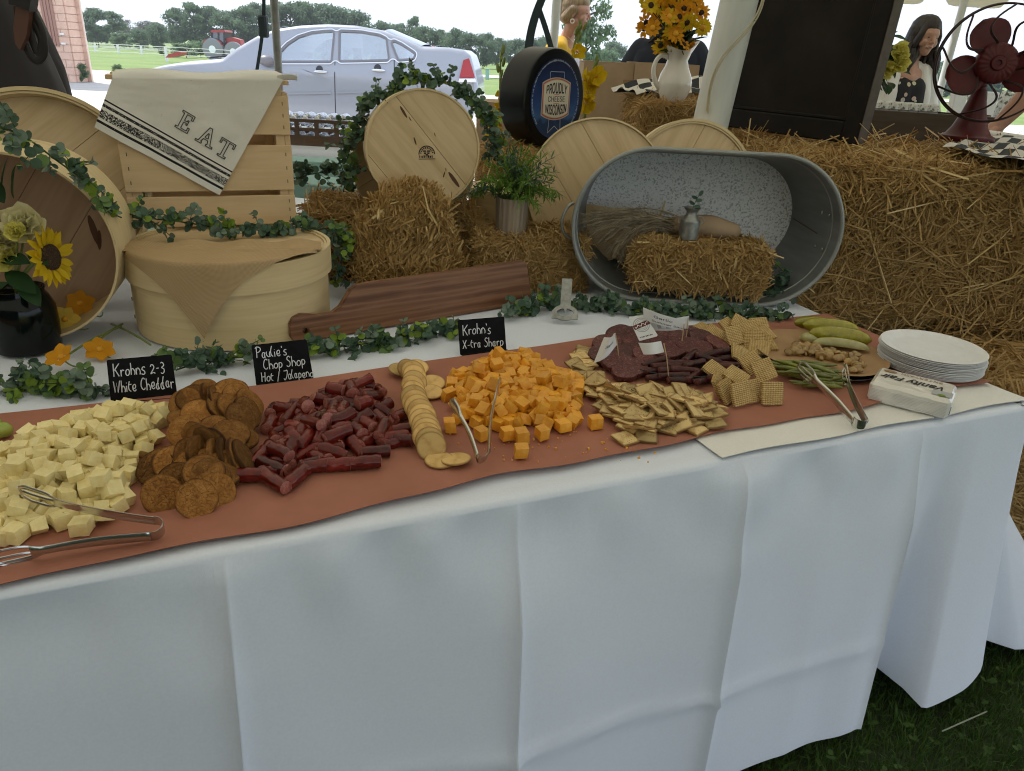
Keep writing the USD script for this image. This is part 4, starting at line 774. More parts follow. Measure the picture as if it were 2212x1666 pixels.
# ------------------------------------------------------------------ eucalyptus garlands
def roundleaf(r, rng):
    an = np.linspace(0, 2 * PI, 10)[:-1] + PI; q = np.stack([r * (1 + .95 * np.cos(an)) , r * .92 * np.sin(an) * (1 - .12 * np.cos(an)), r * .28 * (np.cos(an - .4) ** 2) * rng.uniform(.4, 1.4)], 1); q[:, 2] -= .12 * q[:, 0] ** 2 / r
    c = V(r * .95, 0, -r * .10); n = len(q); i = np.arange(n); return tm(np.vstack([q, c]), np.stack([i, (i + 1) % n, np.full(n, n)], 1))
def garland(label, path, seed, step=.022, spread=.035, rleaf=.0105, mats=(("euc_dark", .42), ("euc_blue", .27), ("euc_mid", .22), ("euc_lime", .17)), up=V(0, -.35, 1), most=280, droop=.2, sprig=(3, 6)):
    rng = np.random.default_rng(seed); step *= .95; rleaf *= .92; P = spline(path, 60); L = np.linalg.norm(np.diff(P, axis=0), axis=1).sum(); n = max(3, int(L / step)); t = thing("eucalyptus_garland", label, "garland")
    st_ = [tube(P, .0016, 6)]; leaves = []; names = [m for m, _ in mats]; pr = np.array([w for _, w in mats]); pr /= pr.sum()
    for k in range(n):
        u = (k + rng.random()) / n * 58.99; i = int(u); p = P[i] + (P[i + 1] - P[i]) * (u - i); tg = unit(P[i + 1] - P[i])
        d = unit(tg * rng.normal() * .9 + up * rng.uniform(.1, 1.) + rng.normal(size=3) * .7); m_ = names[rng.choice(len(names), p=pr)]; ln = spread * rng.uniform(.6, 1.9); ns = rng.integers(*sprig)
        e = p + d * ln - V(0, 0, droop * ln); st_.append(tube(np.array([p, (p + e) / 2 + V(0, 0, .1 * ln), e]), .0008, 4, caps=False))
        for j in range(ns):
            f = (j + .6) / ns; q = p + (e - p) * f; a0 = rng.uniform(0, 2 * PI); s1 = unit(np.cross(d, V(.2, .3, 1))); s2 = np.cross(d, s1)
            for w in (0, PI) if j < ns - 1 else (0, PI, PI / 2):
                od = unit((s1 * math.cos(a0 + w) + s2 * math.sin(a0 + w)) + d * .45 + rng.normal(size=3) * .25); r = rleaf * rng.uniform(.65, 1.25) * (1.1 - .35 * f)
                z = unit(rng.normal(size=3) * .6 + V(0, -.6, .8)); y = unit(np.cross(z, od)); z = np.cross(od, y); leaves.append((r, frame(od, y, z, q), m_ if rng.random() > .12 else names[rng.choice(len(names), p=pr)]))
    part(t, "stem", cat(st_), "euc_stem"); leaves.sort(key=lambda l: -l[0])
    for r, M, m_ in leaves[:most]: part(t, "leaf", mv(roundleaf(r, rng), M), m_, smooth=True)
    if leaves[most:]:
        for nm in names[:2]:
            ms = [mv(roundleaf(r, rng), M) for r, M, m_ in leaves[most:] if (m_ == nm or nm == names[0] and m_ not in names[:2])]
            if ms: part(t, "small_leaves", cat(ms), nm, smooth=True, kind="stuff")
    return t
def yp(*q): return [Y(u, v, y) for u, v, y in q]
def zp(*q): return [Z(u, v, z) for u, v, z in q]
garland("eucalyptus garland trailing from the open cheese box up to the slatted crate", yp((-30, 268, 1.22), (60, 300, 1.26), (120, 345, 1.30), (175, 385, 1.34), (225, 440, 1.40), (262, 470, 1.46)), 61, .014, .036, .0098)
garland("eucalyptus garland lying along the foot of the slatted crate", yp((262, 455, 1.56), (310, 470, 1.56), (380, 478, 1.59), (470, 492, 1.63), (560, 497, 1.68), (650, 492, 1.74), (720, 500, 1.78), (765, 515, 1.80)), 62, .0105, .035, .0105)
garland("dark eucalyptus garland hanging beside the round box right of the crate", yp((700, 500, 1.82), (742, 520, 1.82), (738, 560, 1.82), (728, 590, 1.80)), 63, .012, .03, .010)
garland("eucalyptus garland arching over the tilted stamped box", yp((742, 415, 1.99), (752, 340, 2.0), (775, 260, 2.02), (830, 195, 2.03), (905, 172, 2.03), (985, 190, 2.03), (1040, 235, 2.05), (1070, 300, 2.07), (1075, 350, 2.08)), 64, .0078, .036, .0105)
garland("short dark eucalyptus sprig between the crate and the stamped box", yp((640, 385, 2.08), (680, 375, 2.1), (725, 372, 2.1)), 65, .008, .035, .011, mats=(("euc_dark", .7), ("euc_blue", .3)))
garland("dense eucalyptus garland left of the white cheddar sign", zp((-20, 835, .765), (60, 828, .765), (140, 838, .765), (215, 835, .765)), 66, .0065, .034, .0105, mats=(("euc_dark", .3), ("euc_blue", .35), ("euc_mid", .2), ("euc_lime", .15)))
garland("eucalyptus garland between the white cheddar and chop shop signs", zp((380, 800, .765), (430, 785, .765), (490, 775, .765), (545, 770, .765)), 67, .0068, .036, .0105)
garland("eucalyptus garland at the foot of the walnut board", zp((655, 762, .765), (720, 750, .765), (800, 742, .765), (880, 728, .765), (950, 712, .765), (1000, 705, .765)), 68, .0075, .034, .0105)
garland("eucalyptus garland along the front of the galvanized tub", zp((1100, 680, .765), (1160, 662, .765), (1250, 655, .765), (1340, 665, .765), (1430, 675, .765), (1530, 675, .765), (1620, 680, .765), (1690, 685, .765)), 69, .0068, .034, .0105)
garland("eucalyptus sprig standing in the right side of the galvanized tub", yp((1660, 650, 1.93), (1680, 615, 1.95), (1700, 585, 1.96)), 70, .0055, .034, .0095, mats=(("euc_dark", .6), ("euc_blue", .25), ("euc_mid", .15)))
# ------------------------------------------------------------------ potted plant
pp = Y(1103, 506, 1.965); pp[2] = .899
pt = thing("plant_pot", "ribbed metallic pot holding the feathery green plant", "pot", T3(pp))
a = np.arange(72) * 2 * PI / 72; rr = lambda R: R + .0014 * np.cos(a * 18)
P = np.stack([np.stack([rr(R) * np.cos(a), rr(R) * np.sin(a), np.full(72, z)], 1) for R, z in ((.0, .0), (.036, .0), (.0395, .002), (.041, .05), (.042, .094), (.040, .094), (.038, .075), (0.0, .073))])
part(pt, "ribbed_wall", grid(P.transpose(1, 0, 2), closed_u=True), "ribbed_pot", smooth=50)
rng = np.random.default_rng(71); hb = thing("potted_herb", "feathery light green plant growing from the ribbed pot", "plant", T3(pp + V(0, 0, .08)))
for k in range(62):
    az = rng.uniform(0, 2 * PI); el = rng.uniform(.15, 1.45); d = V(math.cos(az) * math.cos(el), math.sin(az) * math.cos(el), math.sin(el)); L = rng.uniform(.12, .175) * (1 if el > .6 else .9); c = spline([V(0, 0, 0) + d * V(.02, .02, 0), d * L * .55 + V(0, 0, .012), d * L + V(0, 0, -.03 * math.cos(el))], 9)
    lv = [tube(c, .0009, 4, caps=False)]
    for j in range(30):
        u = .22 + .78 * j / 30; i = min(7, int(u * 8)); p = c[i] + (c[i + 1] - c[i]) * (u * 8 - i); tg = unit(c[i + 1] - c[i]); od = unit(tg * .9 + rng.normal(size=3) * .8); y = unit(np.cross(V(0, 0, 1) + rng.normal(size=3) * .4, od)); lv.append(mv(leafm(rng.uniform(.014, .028), .0044, n=4, tip=1), frame(od, y, np.cross(od, y), p)))
    part(hb, "frond", cat(lv), "herb_grey" if rng.random() < .35 else "herb_green", smooth=False)
# ------------------------------------------------------------------ looks of the food
TONES = (.78, .92, 1.04, 1.18)
def food(name, stops, scale, *a, vary=0, **k):
    if not vary: return food1(name, stops, scale, *a, **k)
    for i, t in enumerate(TONES): food1(f"{name}_tone_{i}", [(p, tuple(min(.95, c * (1 + (t - 1) * vary)) for c in col)) for p, col in stops], scale, *a, **k)
def tone(name, rng): return f"{name}_tone_{int(rng.integers(4))}"
def food1(name, stops, scale, bump=.3, bscale=200, bdist=.002, rough=.5, sss=0., radius=(.01, .006, .003), rand=.10, **k):
    n = {"tc": ("texture_coordinate", {}), "n": ("noise_texture", {"scale": float(scale), "detail": 5., "roughness": .6}), "r": ("rgb_ramp", {"ramp": stops}), "oi": ("object_info", {}), "mr": ("map_range", {"from_min": 0., "from_max": 1., "to_min": 1 - rand, "to_max": 1 + rand}), "hv": ("hsv", {"hue": .5, "saturation": 1., "fac": 1.}),
         "bn": ("noise_texture", {"scale": float(bscale), "detail": 4., "roughness": .65}), "b": ("bump", {"strength": bump, "distance": bdist}), "p": ("principled_bsdf", {"roughness": rough, "subsurface_weight": sss, "subsurface_scale": .004, "subsurface_radius": (1., .6, .3), **k})}
    mat(name, n, [("tc.object", "n.vector"), ("tc.object", "bn.vector"), ("n.fac", "r.fac"), ("oi.random", "mr.value"), ("mr.result", "hv.value"), ("r.color", "hv.color"), ("hv.color", "p.base_color"), ("bn.fac", "b.height"), ("b.normal", "p.normal")])
food("white_cheddar", [(.3, (.76, .60, .25)), (.55, (.84, .71, .35)), (.8, (.90, .81, .47))], 60, .5, 120, .002, .45, .08, rand=.07, vary=0.35)
food("orange_cheddar", [(.3, (.68, .27, .014)), (.55, (.78, .36, .028)), (.8, (.84, .48, .12))], 60, .5, 120, .002, .42, .08, rand=.08, vary=0.5)
food("sausage_skin", [(.3, (.055, .004, .003)), (.55, (.115, .009, .006)), (.8, (.20, .026, .012))], 45, .12, 140, .001, .15, .0, rand=.35, specular_ior_level=.45, vary=1.0)
food("sausage_cut", [(.3, (.22, .055, .045)), (.55, (.34, .11, .085)), (.75, (.48, .24, .17))], 320, .5, 400, .001, .4, .1)
def radial(l, n, r0, r1, name="rad"):
    """0 inside r0, 1 at r1: baked rims, on the cookies also standing in for shade between discs"""
    n |= {"rx": ("separate_xyz", {}), "cx": ("combine_xyz", {}), "ln": ("vector_math", {"math_type": "length"}), "rad": ("map_range", {"from_min": r0, "from_max": r1, "to_min": 0., "to_max": 1., "clamp": True})}; l += [("tc.object", "rx.vector"), ("rx.x", "cx.x"), ("rx.y", "cx.y"), ("cx.vector", "ln.vector1"), ("ln.value", "rad.value")]
for i, t in enumerate((.62, .85, 1.05, 1.28)):
    n = {"tc": ("texture_coordinate", {}), "n": ("noise_texture", {"scale": 90., "detail": 5.}), "r": ("rgb_ramp", {"ramp": [(.3, tuple(t * c for c in (.23, .095, .022))), (.55, tuple(t * c for c in (.32, .145, .036))), (.8, tuple(t * c for c in (.40, .20, .06)))]}), "wn": ("noise_texture", {"scale": 60., "detail": 3.}), "wm": ("vector_math", {"math_type": "multiply_add", "vector2": (.02, .02, .02)}), "v": ("voronoi_texture", {"feature": "distance_to_edge", "scale": 210.}), "vr": ("map_range", {"from_min": .0, "from_max": .055, "to_min": 0., "to_max": 1., "clamp": True}), "m": ("mix_color", {"a": (.20 * t, .085 * t, .021 * t)}), "m2": ("mix_color", {"b": (.060, .022, .006)}), "oi": ("object_info", {}), "mr": ("map_range", {"from_min": 0., "from_max": 1., "to_min": .72, "to_max": 1.25}), "hv": ("hsv", {"hue": .5, "saturation": 1., "fac": 1.}), "b": ("bump", {"strength": .8, "distance": .0015}), "p": ("principled_bsdf", {"roughness": .85, "specular_ior_level": .2})}
    l = [("tc.object", "n.vector"), ("tc.object", "wn.vector"), ("wn.color", "wm.vector1"), ("tc.object", "wm.vector3"), ("wm.vector", "v.vector"), ("v.distance", "vr.value"), ("vr.result", "m.fac"), ("n.fac", "r.fac"), ("r.color", "m.b"), ("m.result", "m2.a"), ("m2.result", "hv.color"), ("oi.random", "mr.value"), ("mr.result", "hv.value"), ("hv.color", "p.base_color"), ("vr.result", "b.height"), ("b.normal", "p.normal")]
    radial(l, n, .0245, .0280); l.append(("rad.result", "m2.fac")); mat(f"ginger_cookie_tone_{i}", n, l)  # rim browning deepened into dark outlines, as shade between cookies
def cracker(name, base, dark, hole, scale, rand=.1, bump=.5, rim=None, square=0):
    n = {"tc": ("texture_coordinate", {}), "n": ("noise_texture", {"scale": 45., "detail": 5., "roughness": .65}), "r": ("rgb_ramp", {"ramp": [(.3, dark), (.5, base), (.8, tuple(min(1, c * 1.12) for c in base))]}), "v": ("voronoi_texture", {"scale": float(scale), "randomness": .35}), "hr": ("map_range", {"from_min": .10, "from_max": .22, "to_min": 0., "to_max": 1., "clamp": True}), "mx": ("mix_color", {"a": hole}), "oi": ("object_info", {}), "mr": ("map_range", {"from_min": 0., "from_max": 1., "to_min": 1 - rand, "to_max": 1 + rand}), "hv": ("hsv", {"hue": .5, "saturation": 1., "fac": 1.}), "ad": ("math", {"math_type": "multiply_add", "value2": .5}), "b": ("bump", {"strength": bump, "distance": .0015}), "p": ("principled_bsdf", {"roughness": .65, "specular_ior_level": .3})}
    n["m2"] = ("mix_color", {"b": tuple(c * .62 for c in dark)}); l2 = []; radial(l2, n, *rim)
    if square:
        for q in ("ax", "ay"): n[q] = ("math", {"math_type": "absolute"})
        n["mxy"] = ("math", {"math_type": "maximum"}); l2 = [x for x in l2 if x[1] != "rad.value"] + [("rx.x", "ax.value1"), ("rx.y", "ay.value1"), ("ax.value", "mxy.value1"), ("ay.value", "mxy.value2"), ("mxy.value", "rad.value")]
    mat(name, n, l2 + [("rad.result", "m2.fac"), ("mx.result", "m2.a"), ("tc.object", "n.vector"), ("tc.object", "v.vector"), ("n.fac", "r.fac"), ("v.distance", "hr.value"), ("hr.result", "mx.fac"), ("r.color", "mx.b"), ("m2.result", "hv.color"), ("oi.random", "mr.value"), ("mr.result", "hv.value"), ("hv.color", "p.base_color"), ("n.fac", "ad.value1"), ("hr.result", "ad.value3"), ("ad.value", "b.height"), ("b.normal", "p.normal")])
for i, t in enumerate((.80, .93, 1.04, 1.14)): cracker(f"round_cracker_tone_{i}", (.70 * t, .47 * t, .18 * t), (.52 * t, .28 * t, .08 * t), (.30, .15, .04), 230., rim=(.0200, .0236))
for i, t in enumerate((.72, .92, 1.06, 1.2)): cracker(f"square_cracker_tone_{i}", (.64 * t, .47 * t, .21 * t), (.36 * t, .18 * t, .05 * t), (.28, .15, .05), 190., .2, rim=(.0150, .0188), square=1)
mat("woven_cracker", {"tc": ("texture_coordinate", {}), "wx": ("wave_texture", {"bands_direction": "y", "scale": 88., "distortion": 1.6, "detail": 2., "detail_scale": 2.}), "wy": ("wave_texture", {"bands_direction": "x", "scale": 60., "distortion": 2.2, "detail": 2.}), "n": ("noise_texture", {"scale": 90., "detail": 4.}), "m1": ("mix_float", {"fac": .35}), "m2": ("mix_float", {"fac": .4}), "r": ("rgb_ramp", {"ramp": [(.15, (.28, .15, .045)), (.4, (.50, .33, .125)), (.65, (.62, .44, .19)), (.85, (.70, .54, .27))]}), "b": ("bump", {"strength": .9, "distance": .0022}), "p": ("principled_bsdf", {"roughness": .75, "specular_ior_level": .2})},
    [("tc.object", "wx.vector"), ("tc.object", "wy.vector"), ("tc.object", "n.vector"), ("wx.fac", "m1.a"), ("wy.fac", "m1.b"), ("m1.result", "m2.a"), ("n.fac", "m2.b"), ("m2.result", "r.fac"), ("r.color", "p.base_color"), ("m1.result", "b.height"), ("b.normal", "p.normal")])
food("summer_sausage", [(.3, (.060, .014, .013)), (.5, (.10, .028, .025)), (.62, (.17, .065, .058)), (.72, (.32, .18, .16))], 260, .6, 330, .0012, .42, .0, rand=.12, specular_ior_level=.35, vary=1.0)
food("snack_stick", [(.3, (.030, .006, .005)), (.55, (.058, .012, .010)), (.8, (.12, .034, .028))], 90, .4, 260, .001, .35, .0, rand=.2, specular_ior_level=.4, vary=1.0)
food("pickle", [(.3, (.20, .18, .012)), (.55, (.30, .27, .02)), (.8, (.38, .36, .06))], 60, .3, 120, .002, .2, .1, rand=.12, coat_weight=.4, coat_roughness=.12)
food("pickle_pale", [(.3, (.32, .30, .10)), (.7, (.46, .44, .22))], 50, .2, 120, .0015, .2, .2, coat_weight=.4, coat_roughness=.12)
food("mushroom", [(.3, (.27, .16, .05)), (.55, (.38, .24, .085)), (.8, (.48, .32, .14))], 60, .2, 120, .0015, .22, .1, rand=.14, coat_weight=.35, coat_roughness=.15, vary=1.0)
food("green_bean", [(.3, (.10, .12, .014)), (.55, (.16, .18, .024)), (.8, (.22, .25, .05))], 70, .2, 160, .001, .25, .05, rand=.16, coat_weight=.35, coat_roughness=.15, vary=1.0)
food("green_grape", [(.3, (.22, .30, .05)), (.7, (.36, .44, .10))], 60, .05, 120, .001, .2, .2)
plain("black_tray", (.005, .005, .006), .25, specular_ior_level=.35)
mottled("paper_white", [(.3, (.72, .73, .74)), (.7, (.78, .79, .80))], scale=30, rough=.75)
plain("toothpick", (.58, .42, .22), .6)
mat("plastic_film", {"n": ("noise_texture", {"scale": 60., "detail": 4.}), "tc": ("texture_coordinate", {}), "b": ("bump", {"strength": .5, "distance": .003}), "p": ("principled_bsdf", {"base_color": (.78, .76, .70), "roughness": .16, "coat_weight": .6})}, [("tc.object", "n.vector"), ("n.fac", "b.height"), ("b.normal", "p.normal")])
plain("napkin_side", (.74, .73, .70), .7)

def poly_st(uvs, z=RZ_): return Polygon([st(Z(u, v, z)) for u, v in uvs])
class Heap:
    """things dropped one by one onto a height map of the table top, in table coordinates (s, t)"""
    def __init__(s, poly, base=0., res=.002):
        s.p = poly; s.r = res; b = poly.bounds; s.o = V(b[0] - .05, b[1] - .05); s.n = (int((b[2] - b[0] + .1) / res), int((b[3] - b[1] + .1) / res)); s.h = np.zeros(s.n) + base
        gx, gy = np.meshgrid(np.arange(s.n[0]) * res + s.o[0], np.arange(s.n[1]) * res + s.o[1], indexing="ij"); s.inside = shapely.contains_xy(poly, gx, gy)
        s.d = np.where(s.inside, shapely.distance(poly.boundary, shapely.points(gx, gy)), 0); s.gx, s.gy = gx, gy
    def cells(s, x, y, R): 
        i0, j0 = int((x - s.o[0]) / s.r), int((y - s.o[1]) / s.r); k = int(R / s.r) + 1
        return slice(max(0, i0 - k), i0 + k + 1), slice(max(0, j0 - k), j0 + k + 1)
    def rest(s, x, y, R, L=0, a=0, q=80):
        c = s.cells(x, y, R + L); X, Y_ = s.gx[c] - x, s.gy[c] - y; u = X * math.cos(a) + Y_ * math.sin(a); w = -X * math.sin(a) + Y_ * math.cos(a); m = np.hypot(np.maximum(np.abs(u) - L, 0), w) < R
        if not m.any(): return 0, c, m
        return float(np.percentile(s.h[c][m], q)), c, m
    def put(s, c, m, top): h = s.h[c]; h[m] = np.maximum(h[m], top); s.h[c] = h
    def slope(s, x, y, d=.02):
        f = lambda x, y: float(s.h[s.cells(x, y, d * .6)].mean()); return (f(x + d, y) - f(x - d, y)) / (2 * d), (f(x, y + d) - f(x, y - d)) / (2 * d)
def heap(poly, n, R, th, peak, rng, L=0, edge=.06, q=80, tries=14, base=0, angs=None):
    """yields (s, t, z, angle, height map) for n pieces of footprint radius R (half length L) and thickness th"""
    H = Heap(poly, base); pts = np.argwhere(H.inside); dmax = H.d.max(); out = []
    for k in range(n):
        best = None
        for _ in range(tries):
            i, j = pts[rng.integers(len(pts))]; a = rng.uniform(0, PI) if angs is None else rng.normal(*angs); x, y = H.gx[i, j], H.gy[i, j]; z, c, m = H.rest(x, y, R * .8, L, a, q)
            tgt = base + peak * min(1, H.d[i, j] / edge) ** .8; sc = z - tgt
            if best is None or sc < best[0]: best = (sc, x, y, z, a, c, m, H.slope(x, y))
        _, x, y, z, a, c, m, sl = best; H.put(c, m, z + th * .92); out.append((x, y, z, a, sl))
    return out, H
def zone(poly, x, y, words):
    b = poly.bounds; i = min(2, int((x - b[0]) / (b[2] - b[0]) * 3)); j = min(2, int((y - b[1]) / (b[3] - b[1]) * 3)); return words[j][i]
def zoned(what, poly, x, y, left, right, back, front):
    w = [[f"at the front towards {left}", f"at the front edge towards {front}", f"at the front towards {right}"], [f"on the side of {left}", "on the crown of its heap", f"on the side of {right}"], [f"at the back towards {left}", f"at the back by {back}", f"at the back towards {right}"]]
    z = zone(poly, x, y, w); return f"{what} {z}", f"{what}s {z}"
def placed(x, y, z, R=np.eye(4)): return TM @ T3((x, y, RZ_ + z)) @ R
def rough_cube(a, rng, k=2, amp=.05, ch=.09):
    m = trimesh.creation.box([a * rng.uniform(.88, 1.12), a * rng.uniform(.88, 1.12), a * rng.uniform(.8, 1.08)])
    for _ in range(k): m = m.subdivide()
    m.merge_vertices(); v = np.array(m.vertices); h = np.abs(v).max(0); q = v / h; e = np.sort(np.abs(q), 1); r_ = 1 - ch * np.clip(e[:, 1:2] - .45, 0, 1) * 1.1 * (e[:, 2:3]); v = q * r_ * h
    sh = rng.normal(size=3) * .10; v[:, 0] += v[:, 2] * sh[0]; v[:, 1] += v[:, 2] * sh[1]; v[:, 0] += v[:, 1] * sh[2]; o = rng.uniform(0, 99, 3); v += unit_rows(v) * (fbmd(v + o, 1.6 / a, 1) * amp * 2 * a)[:, None]
    return tm(v, m.faces)
def unit_rows(v): return v / (np.linalg.norm(v, axis=1, keepdims=True) + 1e-9)
def rnd_rot(rng, tilt):
    ax = rng.normal(size=3); ax[2] *= .3; return R4(unit(ax), rng.normal() * tilt) @ RZ(rng.uniform(0, 360))
# white cheddar
rng = np.random.default_rng(80)
pw_ = poly_st([(-60, 985), (20, 975), (90, 940), (200, 905), (290, 892), (378, 884), (372, 950), (318, 990), (303, 1050), (322, 1105), (268, 1122), (200, 1140), (120, 1150), (60, 1175), (-60, 1200)])
out, Hw = heap(pw_, 292, .0116, .0180, .046, rng, q=84)
for x, y, z, a, sl in out: _l, _g = zoned("white cheddar cube", pw_, x, y, "the grapes", "the ginger cookies", "the chalk sign", "the tongs"); solo("white_cheddar_cube", rough_cube(.0198, rng), tone("white_cheddar", rng), _l, "cheese cube", placed(x, y, z + .010, rnd_rot(rng, 34)), _g, smooth=50)
for (u, v) in ((135, 1140), (180, 1152), (68, 1148), (38, 1168)):
    x, y = st(Z(u, v, RZ_)); solo("white_cheddar_cube", rough_cube(.021, rng), tone("white_cheddar", rng), "white cheddar cube lying on the paper between the tongs' arms", "cheese cube", placed(x, y, .011, RZ(rng.uniform(0, 90))), "white cheddar cubes between the tongs", smooth=50)
# orange cheddar
po = poly_st([(985, 790), (1080, 768), (1170, 772), (1215, 800), (1290, 830), (1300, 905), (1290, 935), (1180, 945), (1060, 955), (985, 935), (955, 915), (935, 865), (950, 815)])
out, Ho = heap(po, 250, .0118, .0185, .060, rng, q=84, edge=.075)
for x, y, z, a, sl in out: _l, _g = zoned("orange cheddar cube", po, x, y, "the round crackers", "the square crackers", "the chalk sign", "the bare paper"); solo("orange_cheddar_cube", rough_cube(.0205, rng), tone("orange_cheddar", rng), _l, "cheese cube", placed(x, y, z + .0105, rnd_rot(rng, 34)), _g, smooth=50)
for (u, v, lab) in ((1125, 988, "orange cheese cube lying apart at the very front of its heap"), (1126, 955, None), (1170, 948, None), (972, 932, None), (1285, 925, None), (1040, 950, None), (1095, 950, None), (1215, 932, None)):
    x, y = st(Z(u, v, RZ_)); solo("orange_cheddar_cube", rough_cube(.0215, rng), tone("orange_cheddar", rng), lab or "orange cheddar cube flat on the paper along the heap's front", "cheese cube", placed(x, y, .0115, RZ(rng.uniform(-20, 20))), None if lab else "orange cubes along the heap's front", smooth=50)
cr_ = []
for k in range(70):
    p = V(*st(Z(rng.uniform(940, 1420), rng.uniform(930, 1000), RZ_)), .0006); cr_.append(mv(rough_cube(rng.uniform(.001, .0035), rng, 0), T3(p + V(0, 0, RZ_))))
struct("cheese_crumbs", mv(cat(cr_), TM), "orange_cheddar_tone_2", kind="stuff")
# sausage pieces
def sausage(L, r, bend, rng, round_end=False):
    n = 9; x = np.linspace(-L / 2, L / 2, n); c = np.stack([x, bend * (1 - (2 * x / L) ** 2) * L, 0 * x], 1); rad = r * (1 + .05 * rng.normal(size=n)); 
    if round_end: rad[-3:] *= [.96, .8, .45]
    m = tube(c, rad, 12, caps=False); m.vertices[:, 2] *= rng.uniform(.88, 1.); ends = []
    for i, sgn in ((0, -1), (n - 1, 1)):
        t = unit(c[1] - c[0]) if i == 0 else unit(c[-1] - c[-2]); e = lathe([(rad[i] * .985, 0), (rad[i] * .8, .0014), (rad[i] * .3, .0019), (0, .002)], 14); e.vertices[:, 2] += .0003 * rng.normal(size=len(e.vertices)); ends.append(mv(e, zto(t * sgn, 0, c[i])))
    return m, ends
ps = poly_st([(572, 885), (650, 868), (735, 838), (760, 824), (845, 838), (868, 880), (892, 950), (880, 985), (820, 985), (740, 1000), (640, 1035), (600, 1060), (540, 1040), (528, 1000), (560, 960), (552, 900)])
out, Hs = heap(ps, 126, .0085, .0155, .044, rng, L=.014, q=75, edge=.07, tries=10)
for k, (x, y, z, a, sl) in enumerate(out):
    L, r = rng.uniform(.026, .044), rng.uniform(.0090, .0118); m, ends = sausage(L, r, rng.normal() * .05, rng, k % 7 == 0)
    _l, _g = zoned("glossy red sausage piece", ps, x, y, "the ginger cookies", "the round crackers", "the chalk sign", "the bare paper"); t = thing("sausage_piece", _l, "sausage piece", placed(x, y, z + r * .9, RZ(math.degrees(a)) @ RY(-math.degrees(math.atan(sl[0] * math.cos(a) + sl[1] * math.sin(a))) * .7 + rng.normal() * 9) @ RX(rng.uniform(0, 360))), _g)
    part(t, "skin", m, tone("sausage_skin", rng), smooth=True)
    for e in ends: part(t, "cut_end", e, "sausage_cut", smooth=True)
for (u, v, ang, L) in ((690, 1018, 18, .045), (738, 1015, 12, .04), (790, 1012, 14, .043), (592, 1050, -42, .060), (640, 1045, 70, .045), (540, 1040, 5, .036), (590, 1022, -30, .05), (712, 985, 30, .04), (812, 988, 14, .04), (870, 962, -5, .03)):
    x, y = st(Z(u, v, RZ_)); r = .0108; m, ends = sausage(L, r, .02, rng); t = thing("sausage_piece", "large glossy red sausage piece lying on the paper before its heap", "sausage piece", placed(x, y, r * .95, RZ(ang - 20) @ RX(rng.uniform(0, 360))), "sausage pieces before their heap"); part(t, "skin", m, tone("sausage_skin", rng), smooth=True)
    for e in ends: part(t, "cut_end", e, "sausage_cut", smooth=True)
# ginger cookies
def cookie(r, rng):
    th = .0066; rs = np.r_[np.linspace(0, .9, 10), .96, 1.0]; an = np.arange(36) * 2 * PI / 36; X = rs[:, None] * np.cos(an) * r; Yk = rs[:, None] * np.sin(an) * r; o = rng.uniform(0, 50, 2); wob = 1 + .02 * np.sin(an * 3 + o[0]) + .015 * np.sin(an * 7 + o[1]); X, Yk = X * wob, Yk * wob
    q = np.stack([X + o[0], Yk + o[1], 0 * X], -1); h = th * (1 - .10 * rs[:, None] ** 6) - .0022 * np.abs(fbmd(q, 95, 3)) ** .5 + .0008 * fbmd(q, 300, 5); h[-1] = th * .62
    top_ = np.stack([X, Yk, h], -1); bt = np.stack([X[::-1] * .97, Yk[::-1] * .97, np.full_like(X, 0)], -1); return mv(tm(*(lambda g: (g.vertices, g.faces))(grid(np.concatenate([top_, bt]), closed_v=True))), T3((0, 0, -th / 2)))
def on_img(u, v, h): p = Z(u, v, TZ + .0095 + h); return p
def tilted(p, tilt, az, roll=0): return T3(p) @ RZ(math.degrees(TH)) @ RZ(az) @ RX(tilt) @ RZ(roll)
CK = [(350, 1068, .020, 62, 0), (425, 1078, .022, 66, 8), (468, 1062, .018, 62, 25), (385, 1040, .022, 40, -10), (352, 1005, .028, 42, -25), (335, 1010, .026, 40, -40), (375, 1000, .034, 35, 0), (455, 1028, .03, 38, 15), (478, 1015, .03, 40, 30), (440, 1020, .036, 30, 10), (500, 1010, .024, 55, 40), (398, 930, .046, 38, -30), (420, 950, .042, 80, -50), (432, 955, .042, 82, -48), (445, 960, .042, 84, -46), (458, 965, .04, 82, -44), (470, 930, .044, 30, 20), (490, 955, .042, 12, 0), (500, 935, .040, 24, 30),
      (430, 895, .05, 30, 5), (480, 880, .05, 45, 60), (520, 905, .044, 52, 50), (505, 880, .05, 40, 50), (400, 870, .046, 40, -30), (420, 862, .050, 30, 0), (450, 862, .052, 76, 80), (465, 868, .052, 78, 80), (480, 860, .054, 25, 20), (515, 858, .05, 40, 40), (540, 870, .045, 50, 60), (535, 890, .042, 55, 60), (440, 845, .045, 25, 0), (500, 845, .045, 25, 10), (470, 985, .034, 70, 75), (490, 985, .034, 72, 78), (510, 985, .032, 72, 80), (528, 985, .03, 60, 80), (430, 980, .036, 74, 60), (415, 985, .034, 60, 30), (445, 1000, .030, 20, 0), (470, 905, .034, 10, 0), (400, 900, .030, 8, 0), (520, 950, .022, 8, 0), (390, 985, .018, 6, 0), (440, 1055, .010, 5, 0), (480, 1030, .012, 6, 0)]
for u, v, h, tl, az in CK: _z = ("standing on edge" if tl > 65 else "lying tilted") + (" at the back near the sausage" if v < 900 else " in the middle by the cheese cubes" if v < 990 else " at the front near the tongs"); solo("ginger_cookie", cookie(rng.uniform(.0262, .0285), rng), tone("ginger_cookie", rng), "brown crackled ginger cookie " + _z, "cookie", tilted(on_img(u, v, h * .85), tl, az, rng.uniform(0, 360)), "ginger cookies " + _z, smooth=28)
